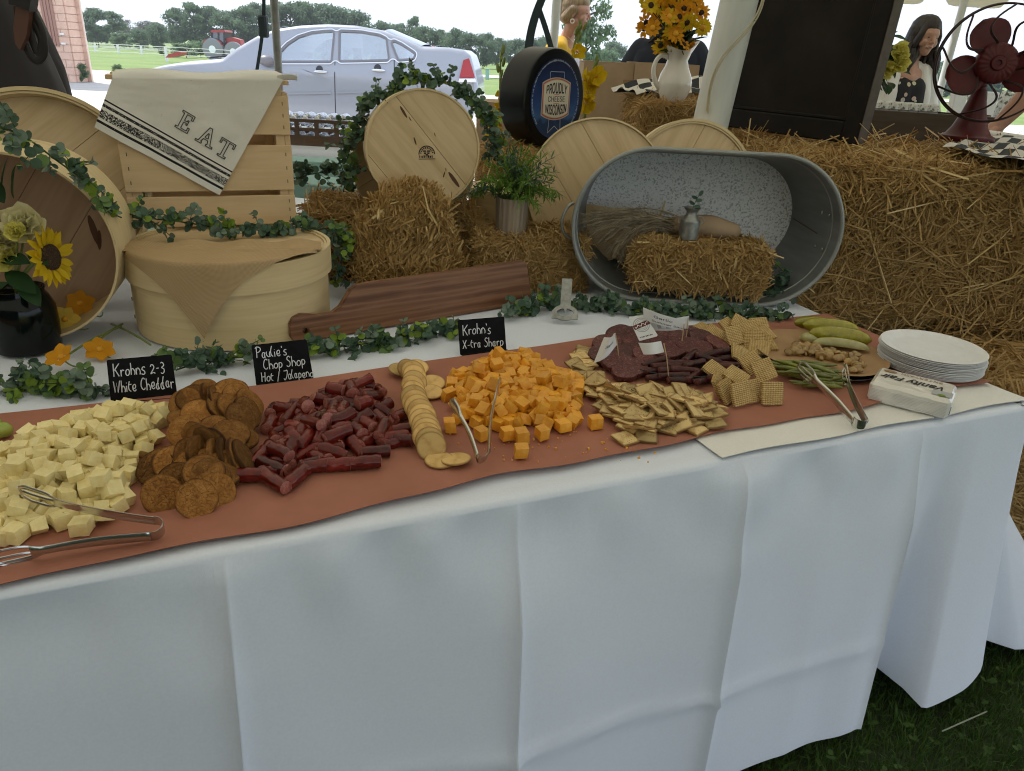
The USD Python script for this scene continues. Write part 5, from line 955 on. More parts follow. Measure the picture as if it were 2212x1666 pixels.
# round crackers: an overlapping row
def round_crk(r, rng): 
    prof = [(0, .0002), (r * .93, 0), (r, .0012), (r * .985, .0027), (r * .93, .0032), (r * .5, .0032), (0, .0030)]; m = lathe(prof, 40); v = np.array(m.vertices); v[:, 2] += fbmd(v + rng.uniform(0, 9, 3), 90, 1) * .0010; a = np.arctan2(v[:, 1], v[:, 0]); v[:, :2] *= (1 + .012 * np.sin(a * 20))[:, None]; return tm(v, m.faces)
row = spline(np.array([(880, 800, .018), (893, 806, .024), (893, 830, .028), (893, 855, .030), (903, 885, .032), (915, 915, .032), (926, 945, .026), (932, 965, .020)], float), 17)
for k, (u, v, h) in enumerate(row): solo("round_cracker", round_crk(.0235, rng), tone("round_cracker", rng), "golden round cracker in the overlapping row beside the orange cheese", "cracker", tilted(on_img(u + rng.normal() * 2, v, h * .72), 44 + 8 * k / 17 + rng.normal() * 5, 12 - 20 * k / 17 + rng.normal() * 9, rng.uniform(0, 360)), "round crackers in a row", smooth=28)
for u, v, h, tl, az, lab in ((950, 996, .002, 3, 0, "golden round cracker lying flat at the front of the row"), (985, 994, .004, 8, 200, "golden round cracker half under the flat one at the front"), (935, 828, .008, 14, 0, None), (930, 848, .006, 10, 0, None), (865, 800, .008, 12, 30, None), (900, 795, .012, 18, 0, None)):
    solo("round_cracker", round_crk(.0235, rng), tone("round_cracker", rng), lab or "golden round cracker in the overlapping row beside the orange cheese", "cracker", tilted(on_img(u, v, h), tl, az, 20), None if lab else "round crackers in a row", smooth=28)
# square crackers
def sq_crk(a, rng, th=.0036, wav=.0016, nub=True):
    n = 9; x = np.linspace(-1, 1, n); X, Yk = np.meshgrid(x, x, indexing="ij"); k = a / 2 * (1 - .05 * (X ** 2 * Yk ** 2)); zz = wav * (fbmd(np.stack([X * 1.2 + rng.uniform(0, 9), Yk * 1.2 + rng.uniform(0, 9), 0 * X], -1), 1, 2) * 2) + .0009 * fbmd(np.stack([X * 6, Yk * 6, 0 * X + 3], -1), 1, 5)
    e = np.maximum(np.abs(X), np.abs(Yk)); t2 = th * (1 - .12 * np.clip((e - .8) / .2, 0, 1)); P = np.stack([X * k, Yk * k, zz + t2 / 2], -1); P2 = np.stack([X * k, Yk * k, zz - t2 / 2], -1); I = np.arange(n * n).reshape(n, n); m = slab(P, th); v = np.array(m.vertices); v[n * n:] = P2.reshape(-1, 3); return tm(v, m.faces)
pc_ = poly_st([(1222, 770), (1240, 752), (1285, 756), (1300, 810), (1330, 836), (1420, 842), (1525, 852), (1585, 905), (1555, 935), (1440, 945), (1345, 952), (1285, 905), (1250, 850), (1225, 805)])
out, Hc = heap(pc_, 205, .0150, .0042, .030, rng, q=74, edge=.06, tries=8)
for x, y, z, a, sl in out:
    R_ = R4(V(-sl[1], sl[0], 0) + V(1e-6, 0, 0), 0); tl = rng.normal() * 15; _l, _g = zoned("toasted square cracker", pc_, x, y, "the orange cheese", "the woven crackers", "the meat platter", "the tablecloth"); solo("square_cracker", sq_crk(.037, rng), tone("square_cracker", rng), _l, "cracker", placed(x, y, z + .006 + abs(math.sin(math.radians(tl))) * .012, RZ(rng.uniform(0, 360)) @ RX(tl) @ RZ(rng.uniform(0, 90))), _g, smooth=22)
for (u, v, az) in ((1350, 952, 10), (1395, 948, -30), (1500, 930, 20), (1440, 930, 50)):
    x, y = st(Z(u, v, RZ_)); solo("square_cracker", sq_crk(.037, rng), tone("square_cracker", rng), "toasted square cracker lying flat on the paper before its pile", "cracker", placed(x, y, .004, RZ(az) @ RX(4)), "square crackers flat before the pile", smooth=22)
# woven wheat crackers
WCK = [(1600, 850, .030, 66, 6, 3), (1668, 850, .026, 68, -8, -4), (1650, 800, .040, 50, -18, 20), (1552, 832, .030, 62, 40, 10), (1570, 845, .026, 58, 25, 5), (1625, 845, .026, 60, 8, 0), (1590, 812, .040, 20, 0, 30), (1625, 785, .040, 40, -20, 30), (1600, 765, .036, 34, 20, 45), (1545, 800, .03, 24, 10, 20),
       (1545, 720, .034, 26, 10, 30), (1575, 705, .040, 30, 15, 10), (1600, 700, .046, 34, 0, 45), (1585, 725, .040, 52, 4, 2), (1620, 715, .042, 44, -20, 20), (1640, 705, .036, 40, -25, 10), (1630, 735, .032, 50, -50, 12), (1645, 740, .028, 40, -50, 5), (1640, 752, .022, 24, -40, 0), (1520, 712, .026, 14, 0, 20), (1650, 722, .030, 22, -30, 30), (1655, 745, .016, 12, -30, 10), (1560, 735, .02, 10, 0, 0), (1610, 745, .014, 8, 0, 20)]
for u, v, h, tl, az, ro in WCK: solo("woven_cracker", sq_crk(.044, rng, .0062, .0007), "woven_cracker", "square woven wheat cracker " + ("leaning in the front cluster between the two platters" if v > 755 else "in the pile behind the dark meat platter"), "cracker", tilted(on_img(u, v, h * .8), tl, az, ro), "woven crackers between the platters" if v > 755 else "woven crackers behind the meat platter", smooth=25)
# ------------------------------------------------------------------ meat platter
SC = V(*st(Z(1445, 770, RZ_))); 
def plate_lathe(r, rim, h): return lathe([(0, .001), (r - rim, .001), (r - rim * .4, h * .55), (r, h), (r + .002, h - .0015), (r - rim * .35, h * .4), (r - rim, -.001), (0, -.001)], 72)
PM = TM @ T3((SC[0], SC[1], RZ_ + .002)); solo("black_platter", plate_lathe(.148, .028, .016), "black_tray", "round black platter loaded with dark sliced sausage and snack sticks", "platter", PM, smooth=40)
def slice_(rx, ry, th, rng):
    m = lathe([(0, 0), (.96, 0), (1, .2), (1, .8), (.96, 1), (0, 1)], 30); v = np.array(m.vertices); o = rng.uniform(0, 9, 3); a = np.arctan2(v[:, 1], v[:, 0]); k = 1 + .05 * np.sin(2 * a + o[0]) + .03 * np.sin(5 * a + o[1]); v[:, 0] *= rx * k; v[:, 1] *= ry * k; v[:, 2] = (v[:, 2] - .5) * th; v[:, 2] += .004 * fbmd(v + o, 40, 2); return tm(v, m.faces)
SL = [(1320, 745, .018, 20, -20, .040), (1345, 725, .024, 24, 0, .040), (1305, 770, .018, 24, -40, .034), (1335, 785, .018, 20, -20, .036), (1370, 795, .016, 16, 0, .032), (1385, 745, .030, 20, 0, .044), (1430, 735, .032, 24, 0, .046), (1480, 730, .032, 26, 5, .046), (1520, 735, .028, 26, 20, .040), (1445, 755, .036, 14, 0, .042), (1500, 752, .034, 16, 10, .042), (1400, 770, .026, 14, 0, .036), (1550, 745, .022, 26, 40, .034), (1365, 765, .026, 18, -10, .038), (1350, 805, .012, 14, -10, .030)]
for u, v, h, tl, az, r in SL: solo("sausage_slice", slice_(r, r * .78, .011, rng), tone("summer_sausage", rng), "mottled summer sausage slice " + ("at the left rim of the black platter" if u < 1375 else "under the flags at the back of the black platter" if u < 1490 else "at the right back of the black platter"), "sausage slice", tilted(on_img(u, v, h * .75 + .003), tl, az, rng.normal() * 20), "summer sausage slices " + ("left" if u < 1375 else "under the flags" if u < 1490 else "right back"), smooth=50)
ST = [(1420, 800, .014, 5), (1455, 812, .012, -6), (1480, 800, .02, -8), (1500, 785, .026, 20), (1530, 775, .026, -14), (1555, 790, .02, -20), (1580, 775, .018, -16), (1500, 812, .012, 30), (1545, 812, .012, 35), (1470, 785, .028, -10), (1440, 790, .024, -4), (1415, 782, .022, 8), (1535, 765, .032, 4), (1570, 760, .028, -10), (1590, 790, .012, -22), (1425, 815, .008, 2), (1470, 822, .008, -3), (1520, 822, .008, 28), (1490, 770, .034, 40), (1560, 802, .014, -25), (1450, 800, .018, -5)]
for u, v, h, a in ST:
    L = rng.uniform(.05, .064); m, ends = sausage(L, .0072, 0.01, rng); t = thing("snack_stick", "dark short snack stick on the right side of the black platter", "meat stick", T3(on_img(u, v, h * .8 + .004)) @ RZ(a + 18) @ RY(rng.normal() * 6) @ RX(rng.uniform(0, 90)), "dark snack sticks"); part(t, "stick", m, tone("snack_stick", rng), smooth=True)
    for e in ends: part(t, "cut_end", e, "summer_sausage_tone_1", smooth=True)
# paper flags on toothpicks and the maker's card
def flag(label, pole, corners, lines=(), pic=None, bendf=.006, wsc=1.):
    p0, p1 = Z(pole[0], pole[1], RZ_ + .03), None; y0 = p0[1] - .004; p1 = Y(pole[2], pole[3], y0 - .008); t = thing("paper_flag", label, "flag"); part(t, "toothpick", tube([p0 - V(0, 0, .012), (p0 + p1) / 2, p1], .0011, 6), "toothpick")
    Q = [Y(u, v, y0 - .006 + d) for (u, v, d) in corners]; n = 16; a = np.linspace(0, 1, n)[:, None, None]; b = np.linspace(0, 1, 6)[None, :, None]; P = (Q[3] * (1 - a) + Q[2] * a) * (1 - b) + (Q[0] * (1 - a) + Q[1] * a) * b; nn = unit(np.cross(Q[2] - Q[3], Q[0] - Q[3])); P = P + nn * (bendf * np.sin(a * PI * 1.3))
    part(t, "paper", slab(P, .0005), "paper_white", smooth=True); itf = RegularGridInterpolator((np.linspace(0, 1, n), np.linspace(0, 1, 6)), P, bounds_error=False, fill_value=None)
    f = lambda x, y: (itf(np.stack([x, y], 1)) + nn * .0006, np.repeat(nn[None], len(x), 0))
    for txt, a0, b0_, hh, mt in lines:
        if txt:
            m = meshkit.text_mesh(txt, 1., 1.); v = np.array(m.vertices); w = v[:, 0].max(); P2, N2 = f(a0 + v[:, 0] * hh * .62, b0_ + v[:, 1] * hh); part(t, "printed_text", tm(P2 + N2 * (v[:, 2] * .0002)[:, None], m.faces), mt, smooth=False)
        else: part(t, "print", warp_on(sbox(a0, b0_, a0 + hh, b0_ + .05), f, .0002, .1), mt, smooth=False)
    if pic: part(t, "printed_picture", warp_on(sbox(*pic), f, .0002, .06), "print_grey", smooth=False)
    return t
flag("white paper flag with two printed lines, rearmost on the meat platter", (1472, 745, 1478, 700), [(1389, 664, .01), (1482, 695, 0), (1476, 716, 0), (1390, 690, .01)], [("Garlic", .24, .50, .20, "ink_black"), ("Summer Sausage", .20, .14, .15, "ink_black")])
flag("white paper flag with a faint picture, right of the card", (1482, 735, 1487, 686), [(1402, 692, -.004), (1490, 684, 0), (1488, 711, 0), (1412, 714, -.004)], [(None, .72, .5, .12, "print_grey"), (None, .72, .3, .10, "print_grey")], (.14, .2, .5, .85))
flag("curling white paper flag at the left edge of the meat platter", (1338, 765, 1329, 720), [(1305, 728, -.004), (1331, 722, 0), (1336, 748, 0), (1282, 785, -.014)], [("Jalapeno", .25, .5, .14, "ink_black")], None, .012)
flag("blank white paper flag drooping at the front of the meat platter", (1446, 800, 1434, 742), [(1379, 741, -.006), (1430, 738, 0), (1437, 762, 0), (1390, 766, -.008)], [])
cd0 = Z(1400, 738, RZ_ + .040); cn = unit(V(-.08, -.93, .50)); cq = onplane([(1357, 685), (1393, 680), (1422, 726), (1381, 737)], cd0, cn); cx_ = unit(cq[2] - cq[3]); cy_ = np.cross(cn, cx_); c2 = np.stack([(cq - cq[3]) @ cx_, (cq - cq[3]) @ cy_], 1)
t = thing("printed_card", "small cream card with oval emblem propped on the meat platter", "card", frame(cx_, cy_, cn, cq[3])); part(t, "card", ext(Polygon(c2).buffer(-.003).buffer(.003), .0012, -.0012), "paper_white", smooth=False)
def c_at(a, b): return (c2[3] * (1 - a) + c2[2] * a) * (1 - b) + (c2[0] * (1 - a) + c2[1] * a) * b
cm_ = c_at(.5, .60); wv = c2[2] - c2[3]; hv = c2[0] - c2[3]; wl, hl = np.linalg.norm(wv), np.linalg.norm(hv); A_ = np.array([wv / wl, hv / hl]).T
def cpoly(p): return affinity.affine_transform(p, [A_[0, 0], A_[0, 1], A_[1, 0], A_[1, 1], cm_[0], cm_[1]])
rg = [affinity.scale(disc(wl * k, 36), 1, .98) for k in (.40, .36, .31, .28, .23, .21)]
for i in (0, 2, 4): part(t, "oval_ring", ext(cpoly(rg[i].difference(rg[i + 1])), .0003), "print_grey", smooth=False)
part(t, "emblem_band", ext(cpoly(affinity.rotate(sbox(-wl * .44, -wl * .12, wl * .44, wl * .12), 8, origin=(0, 0))), .0005), "ink_maroon", smooth=False)
sq = [(x, .05 * wl * math.sin(x / wl * 26) + .02 * wl * math.sin(x / wl * 61)) for x in np.linspace(-wl * .36, wl * .36, 40)]
part(t, "emblem_script", ext(cpoly(affinity.rotate(LineString(sq).buffer(.0007), 8, origin=(0, 0))), .0008), "paper_white", smooth=False)
part(t, "small_print", ext(cpoly(unary_union([sbox(-wl * .34 + i * wl * .075, -wl * .66, -wl * .34 + i * wl * .075 + wl * (.05 if i % 3 else .03), -wl * .60) for i in range(9)])), .0003), "ink_black", smooth=False)
# ------------------------------------------------------------------ pickle tray
PC = V(*st(Z(1768, 775, RZ_))); PTM = TM @ T3((PC[0], PC[1], RZ_ + .002)); solo("serving_tray", plate_lathe(.140, .012, .009), "black_tray", "round dark tray lined with brown paper holding pickles, mushrooms and beans", "tray", PTM, smooth=40)
pr = disc(.137, 60); pv = ext(pr, .0008); solo("tray_liner", mv(slab(np.stack([np.stack([r * np.cos(np.linspace(0, 2 * PI, 61)), r * np.sin(np.linspace(0, 2 * PI, 61)), (.012 * (r / .137) ** 6 if True else 0) + .0008 * np.sin(np.linspace(0, 2 * PI, 61) * 9) * r / .137 + 0 * np.linspace(0, 1, 61)], 1) for r in np.linspace(.002, .139, 14)]), .0006), T3((0, 0, .0035))), "kraft_paper", "brown kraft paper round lining the pickle tray", "paper", PTM, smooth=True)
def pickle(L, r, flat, rng):
    x = np.linspace(-1, 1, 17); c = np.stack([x * L / 2, .10 * L * (1 - x ** 2), 0 * x], 1); rad = r * np.sqrt(np.clip(1 - np.abs(x) ** 3.2, .02, 1)); m = tube(c, rad, 16); v = np.array(m.vertices); v += unit_rows(v - np.stack([v[:, 0], .1 * L * (1 - (2 * v[:, 0] / L) ** 2), 0 * v[:, 0]], 1)) * (fbmd(v + rng.uniform(0, 9, 3), 160, 1) * .0022)[:, None]; v[:, 2] = np.where(v[:, 2] < 0, v[:, 2] * flat, v[:, 2]); return tm(v, m.faces)
for u, v, h, a, L, r, fl, mt, lab in ((1795, 708, .030, -12, .105, .0155, 1, "pickle", "rearmost of the whole green pickles on the tray"), (1815, 728, .028, -16, .112, .0165, 1, "pickle", "second whole green pickle, in front of the rearmost one"), (1818, 748, .018, -17, .10, .012, .3, "pickle_pale", "halved pickle lying cut side forward before the whole ones"), (1760, 700, .024, -5, .08, .013, 1, "pickle", "pickle end showing behind the whole pickles")):
    solo("pickle", pickle(L * 1.18, r * 1.18, fl, rng), mt, lab, "pickle", T3(on_img(u, v, h)) @ RZ(a + 2), smooth=True)
solo("pickled_onion", ellipsoid(.021, .014, .012), "pickle_pale", "pale pickled onion left of the pickles on the tray", "onion", T3(on_img(1748, 730, .016)) @ RZ(-20), smooth=True)
def mushroom(s, rng):
    cap = lathe([(0, .75), (.5, .68), (.9, .35), (1.0, .02), (.9, -.12), (.42, -.08), (.36, -.5), (.30, -.85), (0, -.9)], 16); v = np.array(cap.vertices) * s; v += fbmd(v + rng.uniform(0, 9, 3), .8 / s, 2)[:, None] * unit_rows(v) * s * .3; return tm(v, cap.faces)
pm_ = poly_st([(1668, 772), (1700, 748), (1760, 752), (1820, 768), (1870, 775), (1888, 800), (1870, 830), (1830, 820), (1800, 795), (1740, 785), (1690, 782)])
out, _ = heap(pm_, 44, .010, .014, .020, rng, q=70, edge=.03)
for x, y, z, a, sl in out: solo("mushroom", mushroom(rng.uniform(.0085, .0125), rng), tone("mushroom", rng), "small tan pickled mushroom on the tray between pickles and beans", "mushroom", placed(x, y, z + .013, rnd_rot(rng, 75)), "pickled mushrooms", smooth=True)
pb_ = poly_st([(1668, 788), (1740, 790), (1795, 800), (1835, 838), (1800, 852), (1740, 850), (1690, 830), (1662, 808)])
out, _ = heap(pb_, 42, .0045, .007, .020, rng, L=.03, q=75, edge=.035, angs=(-.55, .28), tries=8)
for x, y, z, a, sl in out:
    L = rng.uniform(.06, .095); xx = np.linspace(-1, 1, 9); c = np.stack([xx * L / 2, rng.normal() * .05 * L * (1 - xx ** 2), 0 * xx + .04 * L * rng.random() * (1 - xx ** 2)], 1); solo("green_bean", tube(c, .0042 * np.array([.45, .85, 1, 1, .95, 1, 1, .85, .35]), 8), tone("green_bean", rng), "olive green pickled bean at the front of the tray", "green bean", placed(x, y, z + .010, RZ(math.degrees(a)) @ RY(rng.normal() * 4)), "pickled beans", smooth=True)
# grape at the left edge
x, y = st(Z(8, 945, RZ_)); solo("green_grape", ellipsoid(.015, .0125, .0125), "green_grape", "green grape cut off by the picture's left edge above the white cheddar", "grape", placed(x, y, .0125), smooth=True)
x, y = st(Z(-14, 930, RZ_)); solo("green_grape", ellipsoid(.014, .012, .012), "green_grape", "second green grape tucked behind the first at the left edge", "grape", placed(x, y, .012), smooth=True)
# ------------------------------------------------------------------ plates and napkins
pl0 = Z(2002, 795, TZ + .006); RP = 104 * ((pl0 - EYE) @ FW) / FPX; np_ = 13
for k in range(np_):
    prof = [(0, .0002), (RP * .70, .0002), (RP * .80, .007), (RP * .97, .0125), (RP, .0118), (RP * .985, .0105), (RP * .80, .0052), (RP * .70, -.0012), (0, -.0012)]
    solo("paper_plate", lathe(prof, 72), "paper_white", "topmost white plate of the stack by the straw" if k == np_ - 1 else "white paper plate within the stack at the table's right end", "plate", T3(pl0 + V(rng.normal() * .0012, rng.normal() * .0012, k * .0033)), None if k == np_ - 1 else "stacked white plates", smooth=40)
nq = [Z(u, v, TZ + .006) for u, v in ((1869, 864), (2044, 910), (2062, 870), (1892, 830))]; nx_ = unit(nq[1] - nq[0]); ny_ = np.cross(V(0, 0, 1), nx_); NL_, NW_ = np.linalg.norm(nq[1] - nq[0]), .098; NH = .040
nm = thing("napkin_pack", "plastic wrapped pack of white napkins printed upside down, before the plates", "napkin pack", frame(nx_, ny_, V(0, 0, 1), nq[0]))
b_ = chbox(NL_, NW_, NH, .006, (NL_ / 2, NW_ / 2, NH / 2)); b_ = trimesh.Trimesh(b_.vertices, b_.faces).subdivide_to_size(.012); v = np.array(b_.vertices); v += fbmd(v, 60, 2)[:, None] * V(.003, .003, .003); part(nm, "wrapper", tm(v, b_.faces), "plastic_film", smooth=50)
for k in range(9): part(nm, "napkin_edge", bx(.004, NL_ - .004, -.0012, .0, .005 + k * .0028, .0063 + k * .0028, .0002), "napkin_side")
def ntext(txt, h, cx, cy, mt, bold=False, shear=0., sx=1.):
    m = meshkit.text_mesh(txt, h, .0004, bold=bold); v = np.array(m.vertices); v[:, 0] *= sx; v[:, 0] += v[:, 1] * shear; v[:, 0] -= (v[:, 0].min() + v[:, 0].max()) / 2; v[:, 1] -= h / 2; v[:, :2] *= -1; v += V(cx, cy, NH + .0012); part(nm, "printed_text", tm(v, m.faces), mt, smooth=False)
ntext("Vanity Fair", .020, NL_ * .46, NW_ * .48, "ink_black", True, .25, .80); ntext("ENTERTAIN", .0085, NL_ * .56, NW_ * .80, "ink_brown", False, 0, 1.1)
part(nm, "printed_leaf", ext(affinity.scale(disc(.012, 16), 1, .55), .0004), "ink_brown", M=T3((NL_ * .16, NW_ * .80, NH + .001))); part(nm, "printed_picture", ext(sbox(0, 0, .034, .028), .0004), "print_grey", M=T3((NL_ * .74, NW_ * .10, NH + .001)), smooth=False); part(nm, "printed_lime", ext(affinity.scale(disc(.007, 14), 1, .7), .0004), "euc_lime", M=T3((NL_ * .86, NW_ * .13, NH + .0016)))
part(nm, "blue_tab", bx(NL_ - .001, NL_ + .0012, .012, .030, .008, .018, .0005), "ink_blue" if "ink_blue" in MATS else "label_blue")
# ------------------------------------------------------------------ tongs
def tongs(label, hinge, tipA, tipB, hw=.0092, slots=True, open_up=0.):
    """two arms from the hinge to two tips (world points); sheet metal, U-bent at the hinge, slotted spoon ends"""
    h, a, b = map(lambda q: np.asarray(q, float), (hinge, tipA, tipB)); t = thing("serving_tongs", label, "tongs"); m_ = unit((a + b) / 2 - h); s_ = unit(b - a); n_ = unit(np.cross(m_, s_))
    for tip, sg in ((a, -1), (b, 1)):
        d = unit(tip - h); L = np.linalg.norm(tip - h); side = unit(np.cross(n_, d)) * 1.0; u = np.linspace(0, 1, 34); base = h + m_ * .012 + s_ * sg * .011
        c = base + (tip - base) * u[:, None] + side * (-sg * .005 * np.sin(u * PI))[:, None]
        w = np.interp(u, [0, .1, .3, .62, .70, .80, .95, 1], [hw, hw, hw * 1.05, hw * .85, hw * .9, hw * 1.9, hw * 2.0, hw * 1.2]); rows_ = []
        for k in np.linspace(-1, 1, 7): rows_.append(c + n_ * (k * w)[:, None] + side * (sg * .0035 * (1 - k * k)))
        P = np.stack(rows_, 1); cut = 25 if slots else 34
        part(t, "arm", slab(P[:cut + 1], .0011), "steel", smooth=True)
        if slots:
            for j in range(0, 7, 2): 
                k0 = np.linspace(-1, 1, 4)[j // 2]; cc = c[cut:] + n_ * (k0 * .86 * w[cut:])[:, None] + side * (sg * .0035 * (1 - k0 * k0)); part(t, "tine", tube(cc, .0019, 6, flat=.6), "steel")
            e = c[-1]; part(t, "tip", tube([e - n_ * w[-1] * .95, e + side * sg * .003 + d * .003, e + n_ * w[-1] * .95], .0019, 6), "steel")
    an = np.linspace(-PI / 2, PI / 2, 12); arc = np.array([h + m_ * (.012 - .012 * math.cos(q)) + s_ * .011 * math.sin(q) for q in an]); part(t, "spring_bend", slab(np.stack([arc - n_ * hw, arc + n_ * hw], 1), .0013), "steel", smooth=True)
    return t
tongs("slotted steel tongs lying across the white cheddar at the table's left end", Z(352, 1142, RZ_ + .014), Z(45, 1062, RZ_ + .050), Z(-20, 1212, RZ_ + .012))
tongs("steel tongs standing open in the orange cheese heap", Z(1044, 992, RZ_ + .016), Z(975, 868, RZ_ + .050), Z(1078, 822, RZ_ + .055), hw=.0065, slots=False)
tongs("steel tongs resting on the rim of the pickle tray", Z(1862, 918, RZ_ + .012), Z(1728, 792, RZ_ + .036), Z(1822, 795, RZ_ + .036), hw=.0085)
# ------------------------------------------------------------------ black cheese wheel
WC = Y(1200, 214, 2.70); WN = unit(V(math.sin(math.radians(48)), -math.cos(math.radians(48)), 0)); WM = frame(unit(np.cross(V(0, 0, 1), WN)), V(0, 0, 1), WN, WC); RW = WC[2] - 1.043
wh = thing("waxed_cheese", "upright black waxed cheese wheel with a blue badge label", "cheese wheel", WM)
part(wh, "wax_body", lathe([(0, -.12), (RW - .012, -.12), (RW - .003, -.116), (RW, -.107), (RW, -.013), (RW - .003, -.004), (RW - .012, 0), (0, 0)], 80), "black_wax", smooth=40)
rng = np.random.default_rng(90)
part(wh, "label", ext(disc(RW * .80, 64), .0012, .0003), "label_blue", smooth=False)
micro = []
for a in np.arange(-40, 222, 2.1):
    if rng.random() < .86: w = rng.uniform(.0012, .0026); micro.append(mv(ext(sbox(-w / 2, -.0022, w / 2, .0022 + (rng.random() < .3) * .0012), .0004), RZ(a - 90) @ T3((0, RW * .755, .0016))))
part(wh, "ring_print", cat(micro), "ink_pale", smooth=False)
def badge(k):
    a = np.linspace(-1, 1, 24); w, h = .072 * k, .066 * k; cv = .016 * k; top_ = [(x * w, h - cv * x * x) for x in a]; bt = [(x * w, -h + cv * x * x) for x in a[::-1]]; return Polygon(top_ + bt).buffer(.006).buffer(-.004)
bz = .0018
for i, (k, m_) in enumerate(((1.0, "badge_tan"), (.955, "badge_red"), (.90, "badge_tan"), (.865, "badge_cream"))): part(wh, "badge_layer", ext(badge(k), .0004, bz + i * .0005), m_, smooth=False)
def arctext(txt, w, hmid, hedge, yb, flip, mt, bold=True):
    m = meshkit.text_mesh(txt, 1., 1., bold=bold); v = np.array(m.vertices); x0, x1 = v[:, 0].min(), v[:, 0].max(); x = (v[:, 0] - x0) / (x1 - x0) * 2 - 1; f = v[:, 1] / 1.0; h = hedge + (hmid - hedge) * x ** 2
    yy = (yb + f * hmid - (hmid * .0 + .010 * x * x) * f - .0 * x) if not flip else (yb - (hmid) * (1 - f) + .010 * x * x * (1 - f)); yy = yy if not flip else yy
    part(wh, "badge_text", tm(np.stack([x * w, yy, bz + .002 + v[:, 2] * .0005], 1), m.faces), mt, smooth=False)
arctext("PROUDLY", .054, .033, .030, .018, False, "ink_navy"); arctext("WISCONSIN", .056, .033, .030, -.018, True, "ink_navy")
m = meshkit.text_mesh("CHEESE", .017, .0005); v = np.array(m.vertices); v[:, 0] *= 1.0; v[:, 0] -= (v[:, 0].min() + v[:, 0].max()) / 2; part(wh, "badge_text", tm(v + V(0, -.0085, bz + .002), m.faces), "ink_navy", smooth=False)
for y in (.0135, -.0135): part(wh, "badge_rule", ext(affinity.scale(disc(.016, 14), 1, .06), .0004, bz + .002), "badge_red", M=T3((0, y, 0)), smooth=False)
out_ = Polygon([(-.030, -.060), (-.034, -.110), (0, -.088), (.034, -.110), (.030, -.060)]); part(wh, "ribbon_outline", ext(out_.difference(out_.buffer(-.0018)), .0004, .0016), "ink_pale", smooth=False)
o2 = sbox(-.034, .05, .034, .083).buffer(.003); part(wh, "ribbon_outline", ext(o2.difference(o2.buffer(-.0018)), .0004, .0016), "ink_pale", smooth=False)
# ------------------------------------------------------------------ flowers
def petal(L, w, cup, n=6): return leafm(L, w, cup, n, tip=1)
def flower(npet, r0, L, w, cup, tilt, rng, layers=1):
    out = []
    for l in range(layers):
        for k in range(npet):
            a = 360 * (k + .5 * l) / npet + rng.normal() * 5; out.append(mv(petal(L * rng.uniform(.88, 1.08) * (1 - .12 * l), w, cup), RZ(a) @ T3((r0, 0, .001 * l)) @ RY(-tilt - 14 * l + rng.normal() * 7)))
    return out
def look(p, n, roll=0): return zto(n, roll, p)
def add_flower(t, p, n, npet, r0, L, w, cup, tilt, pm, eye, er, eh, rng, layers=1, single=True, name="blossom"):
    M = look(p, n, rng.uniform(0, 90)); ps_ = flower(npet, r0, L, w, cup, tilt, rng, layers)
    if single: b = part(t, name, mv(cat(ps_), M), pm, smooth=True)
    else:
        for q in ps_: b = part(t, "petal", mv(q, M), pm, smooth=True)
        b = t
    if eye: part(b, "centre", mv(lathe([(er, -.001), (er, eh * .4), (er * .6, eh), (0, eh * .9)], 16), M), eye, smooth=True)
# pitcher with the bunch of gold flowers
PP = Y(1452, 220, 3.62); ZP = PP[2]; sc = 114 * ((PP - EYE) @ FW) / FPX / .245
def pitcher(label, M, k=1.):
    t = thing("pitcher", label, "pitcher", M); prof = np.array([(0, 0), (.050, 0), (.054, .004), (.066, .03), (.078, .065), (.079, .085), (.070, .115), (.053, .150), (.046, .172), (.049, .192), (.058, .214), (.061, .222)]); a = np.arange(48) * 2 * PI / 48; rows_ = []
    for r, z in prof:
        s = np.clip((z - .165) / .057, 0, 1); e = np.exp(-(((a + PI) % (2 * PI) - PI) / .42) ** 2); R = r + .034 * s ** 1.3 * e; zz = z + s * (.022 * e + .010 * np.cos(2 * a) + .006); rows_.append(np.stack([R * np.cos(a), R * np.sin(a), zz], 1))
    P = np.stack(rows_); I = P[::-1][:9] * V(.93, .93, 1) ; P2 = np.concatenate([P, I]) * k; part(t, "jug", grid(P2.transpose(1, 0, 2), closed_u=True), "ceramic_white", smooth=60)
    h = spline(np.array([(-.046, 0, .185), (-.085, 0, .190), (-.108, 0, .150), (-.100, 0, .095), (-.072, 0, .055)]) * k, 22); part(t, "handle", tube(h, np.interp(np.linspace(0, 1, 22), [0, .3, 1], [.011, .0095, .012]) * k, 12), "ceramic_white", smooth=True); return t
pitcher("white ceramic pitcher filled with gold flowers on the far straw", T3(PP) @ RZ(12), sc)
rng = np.random.default_rng(91); fb = thing("flower_bunch", "bunch of golden yellow daisies standing in the white pitcher", "flowers"); tp_ = PP + V(0, 0, .20 * sc); stm = []
for k in range(58):
    u, v = rng.uniform(1388, 1524), rng.uniform(-30, 112)
    if ((u - 1458) / 72) ** 2 + ((v - 38) / 78) ** 2 > 1: continue
    p = Y(u, v, 3.60 + rng.uniform(-.14, .06)); n = unit(V(rng.normal() * .5, -1, .25 + rng.normal() * .45)); add_flower(fb, p, n, 11, .010, .030, .015, .2, 8, "petal_gold" if rng.random() < .6 else "petal_yellow", "flower_eye" if rng.random() < .6 else "stamen", .012, .006, rng); stm.append(tube(spline([tp_ + V(rng.normal() * .02, rng.normal() * .02, 0), (tp_ + p) / 2 + V(0, 0, .02), p - n * .004], 7), .002, 4, caps=False))
part(fb, "stems", cat(stm), "flower_leaf", kind="stuff")
